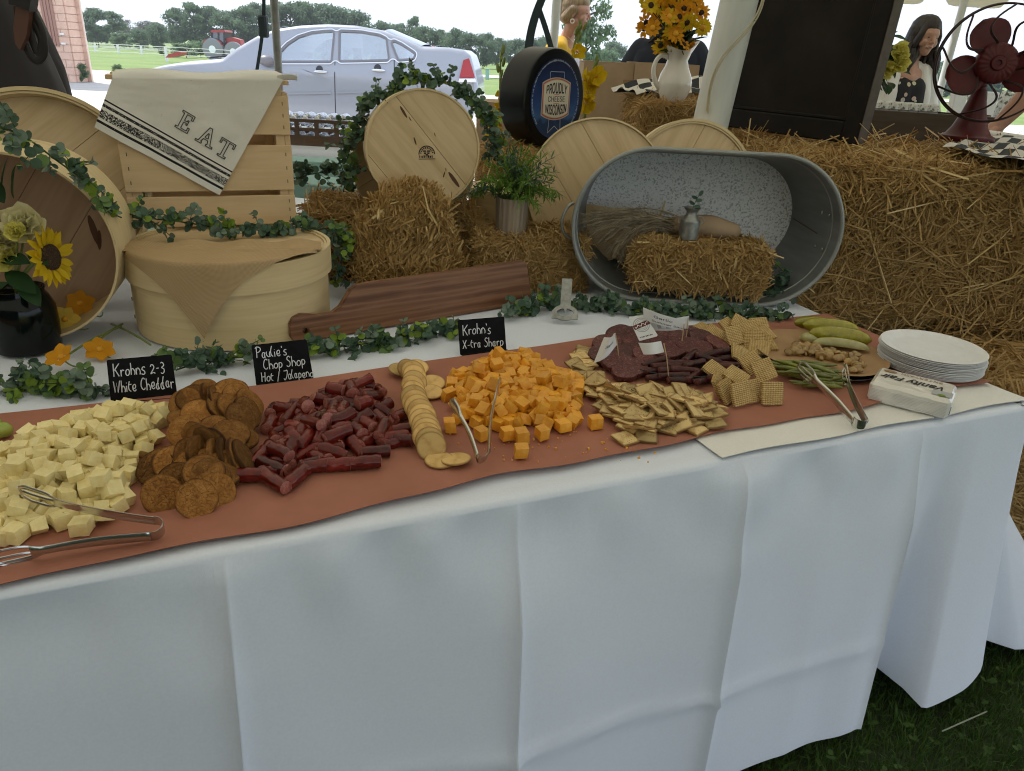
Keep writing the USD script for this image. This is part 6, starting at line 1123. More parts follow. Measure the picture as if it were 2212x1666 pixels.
for k in range(26):
    a = rng.uniform(0, 2 * PI); d = unit(V(math.cos(a), math.sin(a) * .6 - .3, rng.uniform(.1, 1.1))); part(fb, "leaf", mv(leafm(rng.uniform(.09, .15), .036, .3, 8, tip=1), look(tp_ + V(0, 0, rng.uniform(.02, .09)), np.cross(d, V(.3, .1, .9))) @ np.eye(4)) if False else mv(leafm(rng.uniform(.09, .14), .036, .3, 8, tip=1), frame(d, unit(np.cross(V(0, -.3, 1), d)), unit(np.cross(d, unit(np.cross(V(0, -.3, 1), d)))), tp_ + V(0, 0, rng.uniform(.0, .07)))), "flower_leaf", smooth=True)
# gladiolus stems by the black wheel
def gladiolus(label, pts, y, blooms, seed):
    rng = np.random.default_rng(seed); t = thing("gladiolus", label, "flower"); P = spline([Y(u, v, y) for u, v in pts], 20); part(t, "stem", tube(P, np.linspace(.006, .003, 20), 8), "pale_stem")
    for k in range(7): i = 12 + k; d = unit(P[min(i + 1, 19)] - P[i - 1]); part(t, "bud", mv(ellipsoid(.006, .006, .018, (0, 0, .01), 1), look(P[i] + V(rng.normal() * .008, -.004, 0), unit(d + rng.normal(size=3) * .3))), "pale_stem", smooth=True)
    for (u, v, r) in blooms:
        p = Y(u, v, y - .02); n = unit(V(rng.normal() * .5, -1, .1 + rng.normal() * .3)); add_flower(t, p, n, 6, .004, r, r * .8, -.5, 38, "petal_yellow", "stamen", .004, .012, rng)
gladiolus("yellow gladiolus bloom right of the black cheese wheel", [(1262, 262), (1268, 215), (1278, 170), (1293, 128)], 2.95, [(1272, 178, .05), (1288, 166, .045), (1268, 200, .05), (1266, 222, .045)], 92)
gladiolus("yellow gladiolus left of the black cheese wheel behind the potted plant", [(1078, 345), (1076, 290), (1080, 220), (1083, 120), (1086, 100)], 2.80, [(1076, 235, .045), (1072, 262, .05), (1076, 300, .05), (1070, 330, .045), (1082, 210, .03)], 93)
gladiolus("green gladiolus tip rising behind the black cheese wheel before the woman in yellow", [(1240, 140), (1238, 115), (1246, 80), (1256, 55)], 3.0, [(1246, 112, .035)], 94)
# ------------------------------------------------------------------ vase and flowers inside the open cheese box
rng = np.random.default_rng(95); vp = Z(30, 772, TZ + .003); vs = thing("glass_vase", "dark glossy glass jar holding the sunflower inside the open cheese box", "vase", T3(V(vp[0], vp[1] + .05, TZ + .004)))
part(vs, "jar", lathe([(0, 0), (.054, 0), (.058, .004), (.061, .05), (.060, .085), (.052, .105), (.046, .115), (.048, .124), (.044, .124), (.042, .112), (.03, .108), (0, .107)], 40), "black_glass", smooth=True)
vt = V(vp[0], vp[1] + .05, TZ + .115)
def bunch_leaf(t, p, d, L, w, mt="flower_leaf"): y_ = unit(np.cross(V(0, -.5, 1), d)); part(t, "leaf", mv(leafm(L, w, .25, 9, tip=1), frame(d, y_, np.cross(d, y_), p)), mt, smooth=True)
yv = vt[1] - .035
sf = thing("sunflower", "sunflower with a dark centre turned sideways in the open cheese box", "flower"); sp_ = Y(108, 556, yv); sn = unit(V(.97, -.08, .12)); part(sf, "stem", tube(spline([vt, (vt + sp_) / 2 + V(0, 0, .02), sp_ - sn * .01], 8), .004, 8), "pale_stem")
add_flower(sf, sp_, sn, 17, .021, .037, .014, .15, 6, "petal_yellow", None, 0, 0, rng, 2, single=False); part(sf, "seed_head", mv(lathe([(.023, -.004), (.024, .004), (.016, .009), (0, .006)], 26), look(sp_, sn)), "flower_eye", smooth=True)
def rose(label, u, v, y, r, mt, seed, n=V(.2, -.8, .5)):
    rng = np.random.default_rng(seed); p = Y(u, v, y); t = thing("cream_blossom", label, "flower"); part(t, "stem", tube(spline([vt if y < 1.6 else p - V(-.05, 0, .12), (vt if y < 1.6 else p - V(0, 0, .1)) * .4 + p * .6, p - unit(n) * .01], 7), .0025, 6), "pale_stem")
    M = look(p, unit(n))
    for l, (k, tl, f) in enumerate(((7, 18, 1.), (7, 38, .92), (6, 55, .8), (5, 68, .64), (4, 78, .45))):
        for j in range(k): part(t, "petal", mv(leafm(r * f, r * .95 * f, -.5, 8), M @ RZ(360 * (j + .4 * l) / k + rng.normal() * 8) @ T3((r * .05, 0, -.004 + .002 * l)) @ RY(-tl + rng.normal() * 7)), mt, smooth=True)
rose("large cream ruffled blossom above the sunflower in the open box", 52, 485, yv, .040, "petal_cream", 96); rose("pale blossom at the left edge below the cream one", 2, 520, yv, .034, "petal_cream", 97); rose("small lemon bud beside the cream blossom in the open box", 33, 500, yv - .03, .020, "petal_lemon", 98, V(.1, -.9, .6)); rose("yellowish blossom at the left picture edge above the dark jar", 8, 556, yv - .01, .030, "petal_lemon", 99)
vl = thing("bouquet_greenery", "dark green leaves around the blossoms over the dark jar", "foliage")
for (u, v, dx, dz, L, w) in ((10, 585, .8, -.35, .075, .036), (0, 560, .9, .1, .07, .034), (40, 600, .6, -.6, .065, .034), (30, 430, .3, .9, .07, .03), (10, 440, -.2, .9, .06, .03), (5, 410, .4, .9, .07, .02), (60, 545, .7, -.2, .05, .026), (20, 610, -.6, -.3, .06, .03)): bunch_leaf(vl, Y(u, v, yv - .01), unit(V(dx, -.3, dz)), L, w)
for (u, v, zz, n, lab, k) in ((140, 690, .045, V(.1, -.85, .5), "pale yellow cosmos blossom before the open cheese box", "petal_cosmos"), (172, 655, .06, V(.4, -.7, .3), "orange-hearted cosmos behind the pale one at the open box", "petal_gold"), (132, 772, .03, V(-.1, -.5, .8), "orange cosmos lying in the garland left of the cheddar sign", "petal_gold"), (215, 755, .02, V(.3, -.5, .6), "orange cosmos head lying behind the cheddar sign", "petal_gold")):
    p = Z(u, v, TZ + zz); t = thing("cosmos_flower", lab, "flower"); part(t, "stem", tube(spline([p - unit(n) * .003, p + V(.01, .01, -.02), Z(u + 50, v + 20, TZ + .01)], 7), .0016, 6), "pale_stem"); add_flower(t, p, unit(n), 6, .004, .026, .022, .1, 12, k, "stamen", .006, .005, rng, single=False)
for (a, b, lab) in (((205, 745), (265, 700), "pale green cut stem slanting across the white cloth by the open box"), ((240, 700), (325, 745), "pale stem lying between the open box and the burlap box"), ((150, 765), (262, 705), "pale flower stem lying in front of the open box")):
    p, q = Z(*a, TZ + .010), Z(*b, TZ + .022); solo("cut_stem", tube(spline([p, (p + q) / 2 + V(0, 0, .004), q], 8), .0022, 6), "pale_stem", lab, "stem")
# yellow roses right of the dark frame
yb = thing("rose_bunch", "bunch of lemon yellow roses with dark leaves beside the dark frame", "flowers"); rng = np.random.default_rng(101)
for (u, v, r) in ((1938, 108, .030), (1940, 135, .032), (1912, 148, .030), (1886, 165, .026), (1884, 178, .024), (1900, 130, .02)):
    p = Y(u, v, 3.1); M = look(p, unit(V(.3, -.9, .1 + rng.normal() * .3))); ps_ = []
    for l, (k, tl, f) in enumerate(((6, 30, 1.), (5, 52, .9), (4, 70, .75))):
        for j in range(k): ps_.append(mv(leafm(r * 1.5 * f, r * 1.3 * f, -.5, 7), M @ RZ(360 * (j + .4 * l) / k) @ RY(-tl + rng.normal() * 8)))
    part(yb, "blossom", cat(ps_), "petal_lemon" if u > 1890 else "petal_yellow", smooth=True)
for k in range(46):
    u, v = rng.uniform(1880, 1935), rng.uniform(70, 185); d = unit(V(.6 + rng.normal() * .6, -.4, rng.normal() * .7)); bunch_leaf(yb, Y(u, v, 3.13 + rng.uniform(0, .08)), d, rng.uniform(.04, .075), .03)
part(yb, "stems", cat([tube(spline([Y(1880, 190, 3.16), Y(1895 + 3 * k, 150 - 6 * k, 3.15), Y(1930 + 4 * k, 140 - 8 * k, 3.12)], 7), .003, 5) for k in range(5)]), "flower_leaf", kind="stuff")
# ------------------------------------------------------------------ dark wooden frame leaning above the big bale, and the cord on the pole
fR = Y(1850, 306, 2.38); fL = Z(1528, 262, fR[2]); fx = unit(fR - fL); fbk = unit(np.cross(V(0, 0, 1), fx)); fy = unit(V(0, 0, 1) + fbk * .06); fn = np.cross(fx, fy); FWd = np.linalg.norm(fR - fL); FH = .92; rw = .060
df = thing("framed_board", "tall dark wooden frame with a blank dark panel standing on the straw behind the pole", "frame", frame(fx, fy, fn, fL - V(0, 0, .01)))
part(df, "side_rail", bx(0, rw, 0, FH, -.045, 0, .004), "dark_wood"); part(df, "side_rail", bx(FWd - rw, FWd, 0, FH, -.045, 0, .004), "dark_wood"); part(df, "bottom_rail", bx(rw + .0005, FWd - rw - .0005, .0, rw * 1.05, -.045, -.001, .004), "dark_wood"); part(df, "top_rail", bx(rw + .0005, FWd - rw - .0005, FH - rw, FH, -.045, -.001, .004), "dark_wood")
part(df, "panel", bx(rw - .004, FWd - rw + .004, rw, FH - rw, -.032, -.020, .001), "dark_panel")
for a in ((rw, rw * 1.05, rw + .012, FH - rw), (FWd - rw - .012, rw * 1.05, FWd - rw, FH - rw), (rw + .0125, rw * 1.06, FWd - rw - .0125, rw * 1.05 + .012)): part(df, "bead", bx(a[0], a[2], a[1], a[3], -.0195, -.008, .003), "dark_wood")
part(df, "edge_face", bx(FWd + .0003, FWd + .0025, .002, FH - .002, -.043, -.002, .0005), "grey_board")
cdp = spline([Y(1648, -8, 2.34), Y(1640, 20, 2.34), Y(1605, 72, 2.34), Y(1562, 120, 2.34), Y(1538, 170, 2.345), Y(1529, 215, 2.36), Y(1527, 240, 2.37)], 30); cdp2 = cdp + V(.004, 0, -.006)
solo("power_cord", cat([tube(cdp, .0026, 7), tube(cdp2, .0026, 7)]), "cord_tan", "tan twin cord looping across the white tent pole", "cord")
# ------------------------------------------------------------------ fan
fc = Y(2150, 138, 2.62); fbz = Y(2093, 300, 2.66); up_ = unit(V(fc[0] - fbz[0], 0, fc[2] - fbz[2]) * V(.25, 1, 1)); FR = 118 * ((fc - EYE) @ FW) / FPX
fan = thing("table_fan", "old dark red table fan with a wire guard standing on the straw", "fan", frame(V(1, 0, 0), V(0, 1, 0), V(0, 0, 1), V(fbz[0] + .02, fbz[1] + .05, fbz[2] - .01))); o = V(fbz[0] + .02, fbz[1] + .05, fbz[2] - .01); hub = fc - o
part(fan, "base", lathe([(0, 0), (.082, 0), (.086, .006), (.084, .016), (.070, .022), (.055, .045), (.040, .085), (.028, .13), (.021, .165), (0, .165)], 40), "fan_red", smooth=50)
k_ = V(hub[0] * .55, .0, 0); part(fan, "neck", tube([V(0, 0, .155), V(hub[0] * .3, .01, .19), V(hub[0] * .6, .02, hub[2] - .06)], [.021, .016, .014], 14), "fan_red", smooth=True); part(fan, "neck_collar", mv(lathe([(.018, -.012), (.027, -.004), (.027, .006), (.018, .014)], 24), T3((hub[0] * .25, .008, .178))), "fan_red", smooth=True)
part(fan, "yoke", tube([V(hub[0] * .55, .02, hub[2] - .085), V(hub[0] * .8, .035, hub[2] - .04), V(hub[0], .05, hub[2] - .01)], [.017, .02, .018], 12), "fan_red", smooth=True)
FN = unit(V(-.28, -.95, .06)); FM = zto(FN, 0, hub)
FM = FM if True else FM
part(fan, "motor", mv(lathe([(0, -.12), (.035, -.115), (.05, -.09), (.052, -.03), (.045, -.012), (0, -.01)], 30), FM), "fan_red", smooth=True)
an = np.arange(60) * 2 * PI / 60; rows_ = [np.stack([r * (1 + fl * np.cos(an * 20)) * np.cos(an), r * (1 + fl * np.cos(an * 20)) * np.sin(an), np.full(60, z) + fl * .02 * np.cos(an * 20)], 1) for r, z, fl in ((.062, .012, 0), (.060, .024, .0), (.050, .031, .05), (.036, .034, .05), (.024, .034, .0), (.020, .042, 0), (.009, .043, 0), (.008, .036, 0), (.0005, .036, 0))]
part(fan, "hub_cap", mv(grid(np.stack(rows_).transpose(1, 0, 2), closed_u=True), FM), "fan_red", smooth=40)
a0_ = [math.degrees(math.atan2(-(q[1] - 138), q[0] - 2150)) for q in ((2128, 82), (2082, 168), (2200, 150))]
FMi = img_roll(FM, 0); FMi = frame(FMi[:3, 0], FMi[:3, 1], FMi[:3, 2], hub) if False else FMi
def to_loc(M): M = M.copy(); M[:3, 3] -= o; return M
FMw = img_roll(zto(FN, 0, fc), 0); FML = to_loc(FMw)
for a in a0_:
    u = np.linspace(0, 1, 12)[:, None]; w = np.linspace(-1, 1, 9)[None, :]; R = .03 + (FR * .80 - .03) * u; hwid = (.020 + .042 * np.sin(np.clip(u * 1.02, 0, 1) ** .75 * PI * .80)) * np.sqrt(np.clip(1 - np.clip((u - .72) / .30, 0, 1) ** 2, .02, 1)); P = np.stack([R + 0 * w, w * hwid, .018 * w + .004 * u + 0 * w], -1); part(fan, "blade", mv(slab(P, .002), FML @ RZ(a)), "fan_red", smooth=True)
cr_ = lambda r, z, n=80: np.stack([r * np.cos(np.linspace(0, 2 * PI, n)), r * np.sin(np.linspace(0, 2 * PI, n)), np.full(n, z)], 1)
for r, z in ((FR, -.002), (FR * .985, .014)): part(fan, "guard_ring", mv(tube(cr_(r, z), .0030, 8, caps=False), FML), "fan_wire")
for k in range(9):
    for dd in (-.035, .035):
        r = np.linspace(.058, FR * .985, 18); tw_ = .30 * np.sin((r - .058) / (FR - .058) * PI * 1.4); a = math.radians(20 + 40 * k) + tw_ + dd * .05 / r; P = np.stack([r * np.cos(a), r * np.sin(a), .045 * np.sin((r - .05) / (FR - .05) * PI) + .012], 1); part(fan, "guard_wire", mv(tube(P, .0020, 6, caps=False), FML), "fan_wire")
# ------------------------------------------------------------------ gingham cloths and right-hand pitcher
def cloth_uv(name, label, corners, nz, mt, cat_, ny=14, nx_=24, amp=.006):
    A, B, C, D = corners; a = np.linspace(0, 1, nx_)[:, None, None]; b = np.linspace(0, 1, ny)[None, :, None]; P = (A * (1 - a) + B * a) * (1 - b) + (D * (1 - a) + C * a) * b; P = P + V(0, 0, 1) * (amp * np.sin(a * 11 + b * 5) + amp * np.sin(b * 13 + a * 3)); UVs = np.stack([np.broadcast_to(a[..., 0], P.shape[:2]), np.broadcast_to(b[..., 0], P.shape[:2]) * nz], -1); m = grid(P); return solo(name, (m.vertices, m.faces), mt, label, cat_, smooth=True, uv=UVs.reshape(-1, 2))
gz = 1.135
cloth_uv("gingham_cloth", "black and white gingham cloth on the big bale before the red fan", [Z(2035, 318, gz), Z(2290, 372, gz - .005), Z(2330, 310, gz + .01), Z(2120, 296, gz + .012)], .6, "gingham", "cloth")
cloth_uv("gingham_cloth", "rumpled black and white gingham under the far white pitcher", [Z(1375, 205, 1.19), Z(1560, 212, 1.19), Y(1560, 165, 4.1), Y(1320, 187, 4.0)], .5, "gingham", "cloth", amp=.012)
pr_ = Z(2268, 345, gz + .012); pitcher("white ceramic pitcher cut off by the right edge, only its handle in view", T3(V(pr_[0] + .02, pr_[1], gz + .008)) @ RZ(8), 1.02)
solo("rolled_cloth", tube(spline([Y(2095, 288, 2.95), Y(2150, 296, 2.9), Y(2215, 305, 2.85)], 10), .020, 12), "cream_cloth", "pale rolled cloth lying on the straw right of the fan's base", "cloth", smooth=True)
# ------------------------------------------------------------------ counter with patterned jars, cartons
cy = 3.55; c0, c1 = Y(1868, 235, cy), Y(2072, 257, cy - .12)
ct = thing("wooden_trough", "long dark wooden trough behind the straw holding white patterned jars", "trough"); dx_ = unit((c1 - c0) * V(1, 1, 0)); nb_ = unit(np.cross(V(0, 0, 1), dx_)); Lc = np.linalg.norm((c1 - c0)[:2]) + .25; CMx = frame(dx_, nb_, V(0, 0, 1), V(c0[0] - .1, c0[1], 1.04))
for y0 in (0, .21): part(ct, "side_board", bx(0, Lc, y0, y0 + .02, 0, c0[2] - 1.04, .002), "grey_board", M=CMx)
for x0 in (0.001, Lc - .021): part(ct, "end_board", bx(x0, x0 + .02, .0205, .2095, .002, c0[2] - 1.045, .002), "grey_board", M=CMx)
part(ct, "floor_board", bx(.022, Lc - .022, .021, .209, .0, .015, .002), "grey_board", M=CMx)
mottled("jar_print", [(.40, (.10, .12, .09)), (.47, (.60, .60, .56)), (.7, (.72, .72, .68))], scale=60, rough=.8)
for k in range(7):
    p = Y(1886 + 21 * k, 221 + 1.4 * k, cy + .09); t = thing("cloth_topped_jar", "jar with black and white printed cloth lid in the wooden trough", "jar", T3(V(p[0], p[1], 1.058)), "cloth topped jars"); h = max(.06, p[2] - 1.058 - .0); part(t, "glass", lathe([(0, 0), (.033, 0), (.034, .003), (.034, h), (0, h)], 20), "paper_white"); a = np.arange(24) * 2 * PI / 24; P = np.stack([np.stack([r * (1 + w * np.sin(a * 8)) * np.cos(a), r * (1 + w * np.sin(a * 8)) * np.sin(a), np.full(24, z)], 1) for r, z, w in ((.043, h - .022, .07), (.037, h - .004, .04), (.034, h + .008, .02), (.0, h + .010, 0))]); part(t, "cloth_lid", grid(P.transpose(1, 0, 2), closed_u=True), "jar_print", smooth=True)
solo("prep_table", cat([bx(-.2, 2.9, 0, .7, .72, .75, .004)] + [tube([(x, y, 0), (x, y, .72)], .016, 8) for x in (-.1, 2.8) for y in (.08, .62)]), "pole_paint", "folding table behind the straw carrying the wooden trough and cartons", "table", T3((1.15, 3.35, 0)))
def carton(label, M, sx, sy, sz, name="cardboard_box", mt="cardboard", top_open=False, prints=()):
    t = thing(name, label, "box", M); w = .005
    part(t, "front_panel", bx(0, sx, 0, w, 0, sz, .001), mt); part(t, "back_panel", bx(0, sx, sy - w, sy, 0, sz, .001), mt); part(t, "side_panel", bx(0, w, w + .0005, sy - w - .0005, 0.001, sz - .001, .001), mt); part(t, "side_panel", bx(sx - w, sx, w + .0005, sy - w - .0005, .001, sz - .001, .001), mt)
    for k in (0, 1): part(t, "flap", bx(.001, sx - .001, sy * .5 * k + .002, sy * .5 * (k + 1) - .002, sz + .0005, sz + .005, .001), mt)
    for (x0, z0, x1, z1) in prints: part(t, "print", bx(x0, x1, -.0008, -.0002, z0, z1, .0002), "ink_brown")
    return t
solo("support_table", cat([bx(-.9, .9, 0, .8, .70, .73, .004)] + [tube([(x, y, 0), (x, y, .70)], .016, 8) for x in (-.8, .8) for y in (.08, .72)]), "pole_paint", "table under the brown cartons behind the far pitcher", "table", T3((.95, 4.32, 0)))
for (ua, va, ub, y, hh, lab, pr__) in ((1262, 133, 1371, 4.38, .42, "brown cardboard carton behind the black wheel, marked with small print", [(.22, .22, .27, .26)]), (1373, 136, 1512, 4.36, .42, "brown cardboard carton behind the pitcher, faint printed line", [(.06, .30, .09, .33), (.10, .30, .12, .33), (.13, .30, .17, .33)])):
    a, b = Y(ua, va, y), Y(ub, va + 6, y); hh = a[2] - .735; carton(lab, T3(V(a[0], y, .735)), b[0] - a[0], .42, hh, prints=[(x0, hh - .12, x1, hh - .08) for x0, z0, x1, z1 in pr__])
a = Y(1030, 222, 3.3); carton("plain brown carton between the wreathed box and the black wheel", T3(V(a[0], 3.3, .755)), .20, .25, a[2] - .755)
a = Y(2040, 238, 4.0); carton("brown carton of white packets behind the fan", T3(V(a[0], 4.0, .76)), .62, .30, .30)
for k in range(4): p = Y(2064 + 30 * k, 252, 4.12); solo("white_packet", chbox(.065, .05, .26, .004, (0, 0, .13)), "jar_print" if k % 2 else "paper_white", ("printed" if k % 2 else "plain") + f" white packet in the carton behind the fan, {'left' if k < 2 else 'right'} one of its kind", "packet", T3(V(p[0], 4.12, p[2] - .14)) @ RY(rng.normal() * 5))
# ------------------------------------------------------------------ bottled water on the farther table
ft = thing("table_with_cloth", "far table under a white cloth carrying the bottled water", "table"); fa, fb_ = Y(560, 312, 4.95), Y(800, 318, 4.95); zf = fa[2]
part(ft, "table_top", bx(fa[0] - .6, fb_[0] + .35, 4.97, 5.7, zf - .03, zf - .004, .003), "pole_paint"); X_ = np.linspace(fa[0] - .63, fb_[0] + .38, 90)
P = np.stack([np.stack([X_, 4.95 - .03 * w * (1 + .6 * np.sin(X_ * 14)), np.full(90, zf - w * (zf - .05))], 1) for w in np.linspace(0, 1, 12)], 1); P = np.concatenate([np.stack([X_, X_ * 0 + 5.72, X_ * 0 + zf], 1)[:, None], P], 1); part(ft, "cloth", grid(P), "white_cloth", smooth=True)
for x in (fa[0] - .4, fb_[0] + .2): part(ft, "leg", tube([(x, 5.3, 0), (x, 5.3, zf - .03)], .016, 8), "steel_pole")
ca, cb_ = Y(612, 300, 4.99), Y(752, 303, 4.99); WCr = cb_[0] - ca[0] + .12; cz = zf + .002; HC = Y(650, 252, 4.99)[2] - cz
cs = thing("plastic_crate", "brown slotted plastic crate of water bottles on the far table", "crate", T3((ca[0] - .05, 4.99, cz)))
mottled("crate_brown", [(.3, (.09, .055, .035)), (.7, (.13, .08, .05))], scale=8, rough=.6)
for z0, z1 in ((.0, .36), (.50, .62), (.80, .92)): part(cs, "rail", bx(0, WCr, 0, .012, HC * z0, HC * z1, .002), "crate_brown"); part(cs, "rail", bx(0, WCr, .33, .342, HC * z0, HC * z1, .002), "crate_brown")
for k in range(5): x = (WCr - .03) * k / 4; part(cs, "upright", bx(x, x + .03, -.0015, .0, 0.001, HC * .92, .0005), "crate_brown")
for x0 in (.0005, WCr - .0125): part(cs, "end_panel", bx(x0, x0 + .012, .0125, .3295, .001, HC * .9, .001), "crate_brown")
part(cs, "hand_hole", bx(WCr * .36, WCr * .56, -.003, -.0016, HC * .10, HC * .25, .0005), "gap_shade_and_seam")  # dark plate painted as the shade inside the hand hole
mat("water_bottle", {"f": ("fresnel", {"IOR": 1.5}), "t": ("transparent_bsdf", {"color": (.86, .90, .93)}), "g": ("glossy_bsdf", {"color": (.95, .95, .97), "roughness": .08}), "ad": ("math", {"math_type": "multiply_add", "value2": 1.0, "value3": .22}), "m": ("mix_closure", {})}, [("f.fac", "ad.value1"), ("ad.value", "m.fac"), ("t.BSDF", "m.closure1"), ("g.BSDF", "m.closure2")], surface="m.closure")
rng = np.random.default_rng(110)
def water_bottle(): return lathe([(0, 0), (.029, 0), (.032, .004), (.032, .03), (.029, .033), (.032, .037), (.032, .06), (.029, .063), (.032, .067), (.032, .09), (.029, .094), (.032, .10), (.030, .125), (.014, .155), (.012, .165), (.0, .166)], 16)
wbm = water_bottle(); lay = max(1, 2)
for l in range(3):
    for k in range(6):
        x = ca[0] - .01 + (WCr - .16) / 5 * k + .03 * (l % 2); t = thing("water_bottle", "clear water bottle lying in the brown crate, " + ("top layer" if l == 2 else "lower layers"), "bottle", T3((x, 5.02 + .165, cz + .04 + .062 * l)) @ RX(90), "water bottles " + ("on top" if l == 2 else "below")); part(t, "bottle", wbm, "water_bottle", smooth=50); part(t, "cap", lathe([(.013, .160), (.0145, .161), (.0145, .178), (.0, .179)], 14), "paper_white")
solo("teal_box", chbox(.26, .16, .09, .003), "teal_card", "small teal cardboard box on the cloth behind the eucalyptus sprig", "box", T3(Y(690, 368, 3.3)) @ RZ(6)); solo("teal_box", chbox(.30, .18, .05, .003), "teal_card", "flat teal tray with orange snacks behind the stamped box", "box", T3(Y(718, 408, 2.62)) @ RZ(-14))
solo("stand_board", cat([bx(-.55, .25, 0, .9, .72, .75, .003)] + [tube([(x, y, 0), (x, y, .72)], .015, 8) for x in (-.5, .2) for y in (.06, .84)]), "white_cloth", "white-topped side table behind the crate and the stamped box", "table", T3((-.75, 2.62, 0)))
# ------------------------------------------------------------------ looks of the background
mat("car_paint", {"p": ("principled_bsdf", {"base_color": (.30, .31, .345), "metallic": .4, "roughness": .3, "coat_weight": .7, "coat_roughness": .04})})
plain("chrome", (.78, .78, .78), .12, metallic=1.0); plain("rubber", (.018, .018, .018), .8); plain("seam_black", (.03, .03, .035), .6); plain("pillar_grey", (.17, .16, .17), .35); plain("tail_red", (.30, .012, .014), .2, coat_weight=.5); plain("tail_white", (.75, .72, .72), .2); plain("seat_grey", (.16, .16, .17), .8)
def pane(name, tint, k):
    mat(name, {"f": ("fresnel", {"IOR": 1.5}), "t": ("transparent_bsdf", {"color": tint}), "g": ("glossy_bsdf", {"color": (.95, .97, 1.), "roughness": .02}), "ad": ("math", {"math_type": "multiply_add", "value2": 1.1, "value3": k}), "m": ("mix_closure", {})}, [("f.fac", "ad.value1"), ("ad.value", "m.fac"), ("t.BSDF", "m.closure1"), ("g.BSDF", "m.closure2")], surface="m.closure")
pane("car_glass", (.82, .88, .92), .33); pane("dark_glass", (.30, .36, .40), .14)
mottled("tractor_red", [(.3, (.30, .03, .025)), (.7, (.38, .045, .04))], scale=4, rough=.4); plain("tractor_grey", (.20, .20, .21), .6)
# ------------------------------------------------------------------ silver car parked outside
CY = 11.5
def cp(u, v): p = Y(u, v, CY); return (p[0], p[2])
prof = [cp(*q) for q in ((287, 186), (281, 172), (286, 160), (305, 152), (350, 141), (410, 132), (476, 127), (505, 103), (545, 78), (585, 62), (640, 54), (700, 51), (760, 54), (815, 64), (860, 80), (905, 100), (960, 102), (1000, 108), (1015, 120), (1024, 150), (1033, 190), (1034, 215), (1026, 240), (1018, 262))]
zl = .24; prof += [(prof[-1][0] - .05, zl), (prof[0][0] + .12, zl)]
pg = Polygon(prof).buffer(-.03).buffer(.05).buffer(-.02); NP = 220
def ringpts(poly, n=NP): L = poly.exterior; d = np.linspace(0, L.length, n, endpoint=False); return np.array([L.interpolate(x).coords[0] for x in d])
rp = ringpts(shapely.geometry.polygon.orient(pg)); nr = np.roll(rp, -1, 0) - np.roll(rp, 1, 0); nr = np.stack([-nr[:, 1], nr[:, 0]], 1); nr /= np.linalg.norm(nr, axis=1, keepdims=True); nr = (nr + np.roll(nr, 1, 0) + np.roll(nr, -1, 0)) / 3
half = .90; belt = .98
lay = [(-half, .055), (-half + .012, .03), (-half + .04, .008), (-half + .09, 0), (half - .09, 0), (half - .04, .008), (half - .012, .03), (half, .055)]
rings = []
for yo, sh in lay: q = rp + nr * sh; yy = np.full(NP, yo); rings.append(np.stack([q[:, 0], yy, q[:, 1]], 1))
R_ = np.stack(rings); cx0 = (rp[:, 0].min() + rp[:, 0].max()) / 2; LX = (rp[:, 0].max() - rp[:, 0].min()) / 2
def inset(P): 
    k = 1 - .30 * np.clip(P[..., 2] - belt, 0, 1) - .10 * np.clip(np.abs(P[..., 0] - cx0) / LX - .75, 0, 1) * 2 + .012 * np.cos((P[..., 2] - .62) * 4); Q = P.copy(); Q[..., 1] *= k; return Q
mid = [np.stack([rp[:, 0], np.full(NP, y), rp[:, 1]], 1) for y in (-.4, 0, .4)]; R_ = np.stack(list(R_[:4]) + mid + list(R_[4:]))
def cap(ring, flip):
    v2, f2 = trimesh.creation.triangulate_polygon(Polygon(ring[:, [0, 2]]), engine="earcut"); v3 = np.stack([v2[:, 0], np.full(len(v2), ring[0, 1]), v2[:, 1]], 1); return tm(v3, f2[:, ::-1] if flip else f2)
sol = grid(R_, closed_v=True); sol = cat([tm(sol.vertices, sol.faces), cap(R_[0], False), cap(R_[-1], True)]); sol = trimesh.Trimesh(sol.vertices, sol.faces); sol.merge_vertices(); sol.fix_normals()
WIN = dict(front=[(604, 131), (605, 112), (618, 97), (640, 82), (668, 73), (695, 70), (714, 69), (712, 131)], rear=[(730, 69), (775, 71), (815, 78), (829, 85), (836, 128), (733, 130)], quarter=[(842, 88), (864, 98), (893, 117), (890, 125), (860, 128)])
wp = {k: Polygon([cp(*q) for q in v]).buffer(-.02).buffer(.02) for k, v in WIN.items()}
try:
    mf = m3.Manifold(m3.Mesh(np.asarray(sol.vertices, np.float32), np.asarray(sol.faces, np.uint32)))
    for k, p in wp.items():
        e = ext(p, 2.4, -1.2); e.vertices = np.stack([e.vertices[:, 0], -e.vertices[:, 2], e.vertices[:, 1]], 1); mf = mf - m3.Manifold(m3.Mesh(np.asarray(e.vertices, np.float32), np.asarray(trimesh.Trimesh(e.vertices, e.faces).faces, np.uint32)))
    x0, x1 = cp(600, 100)[0], cp(895, 100)[0]; mf = mf - m3.Manifold.cube((x1 - x0 - .5, 1.40, .44), True).translate(((x0 + x1) / 2 - .1, 0, 1.10))
    g = mf.to_mesh(); sol2 = trimesh.Trimesh(np.array(g.vert_properties[:, :3]), np.array(g.tri_verts)) if len(g.tri_verts) > 100 else sol
except Exception: sol2 = sol
sol2 = trimesh.remesh.subdivide_to_size(np.array(sol2.vertices), np.array(sol2.faces), .35, max_iter=8); sol2 = tm(inset(np.array(sol2[0])), sol2[1])
car = thing("parked_car", "silver sedan parked side-on outside the tent behind the crate", "car", T3((0, CY + half, 0)))
part(car, "body", sol2, "car_paint", smooth=32)
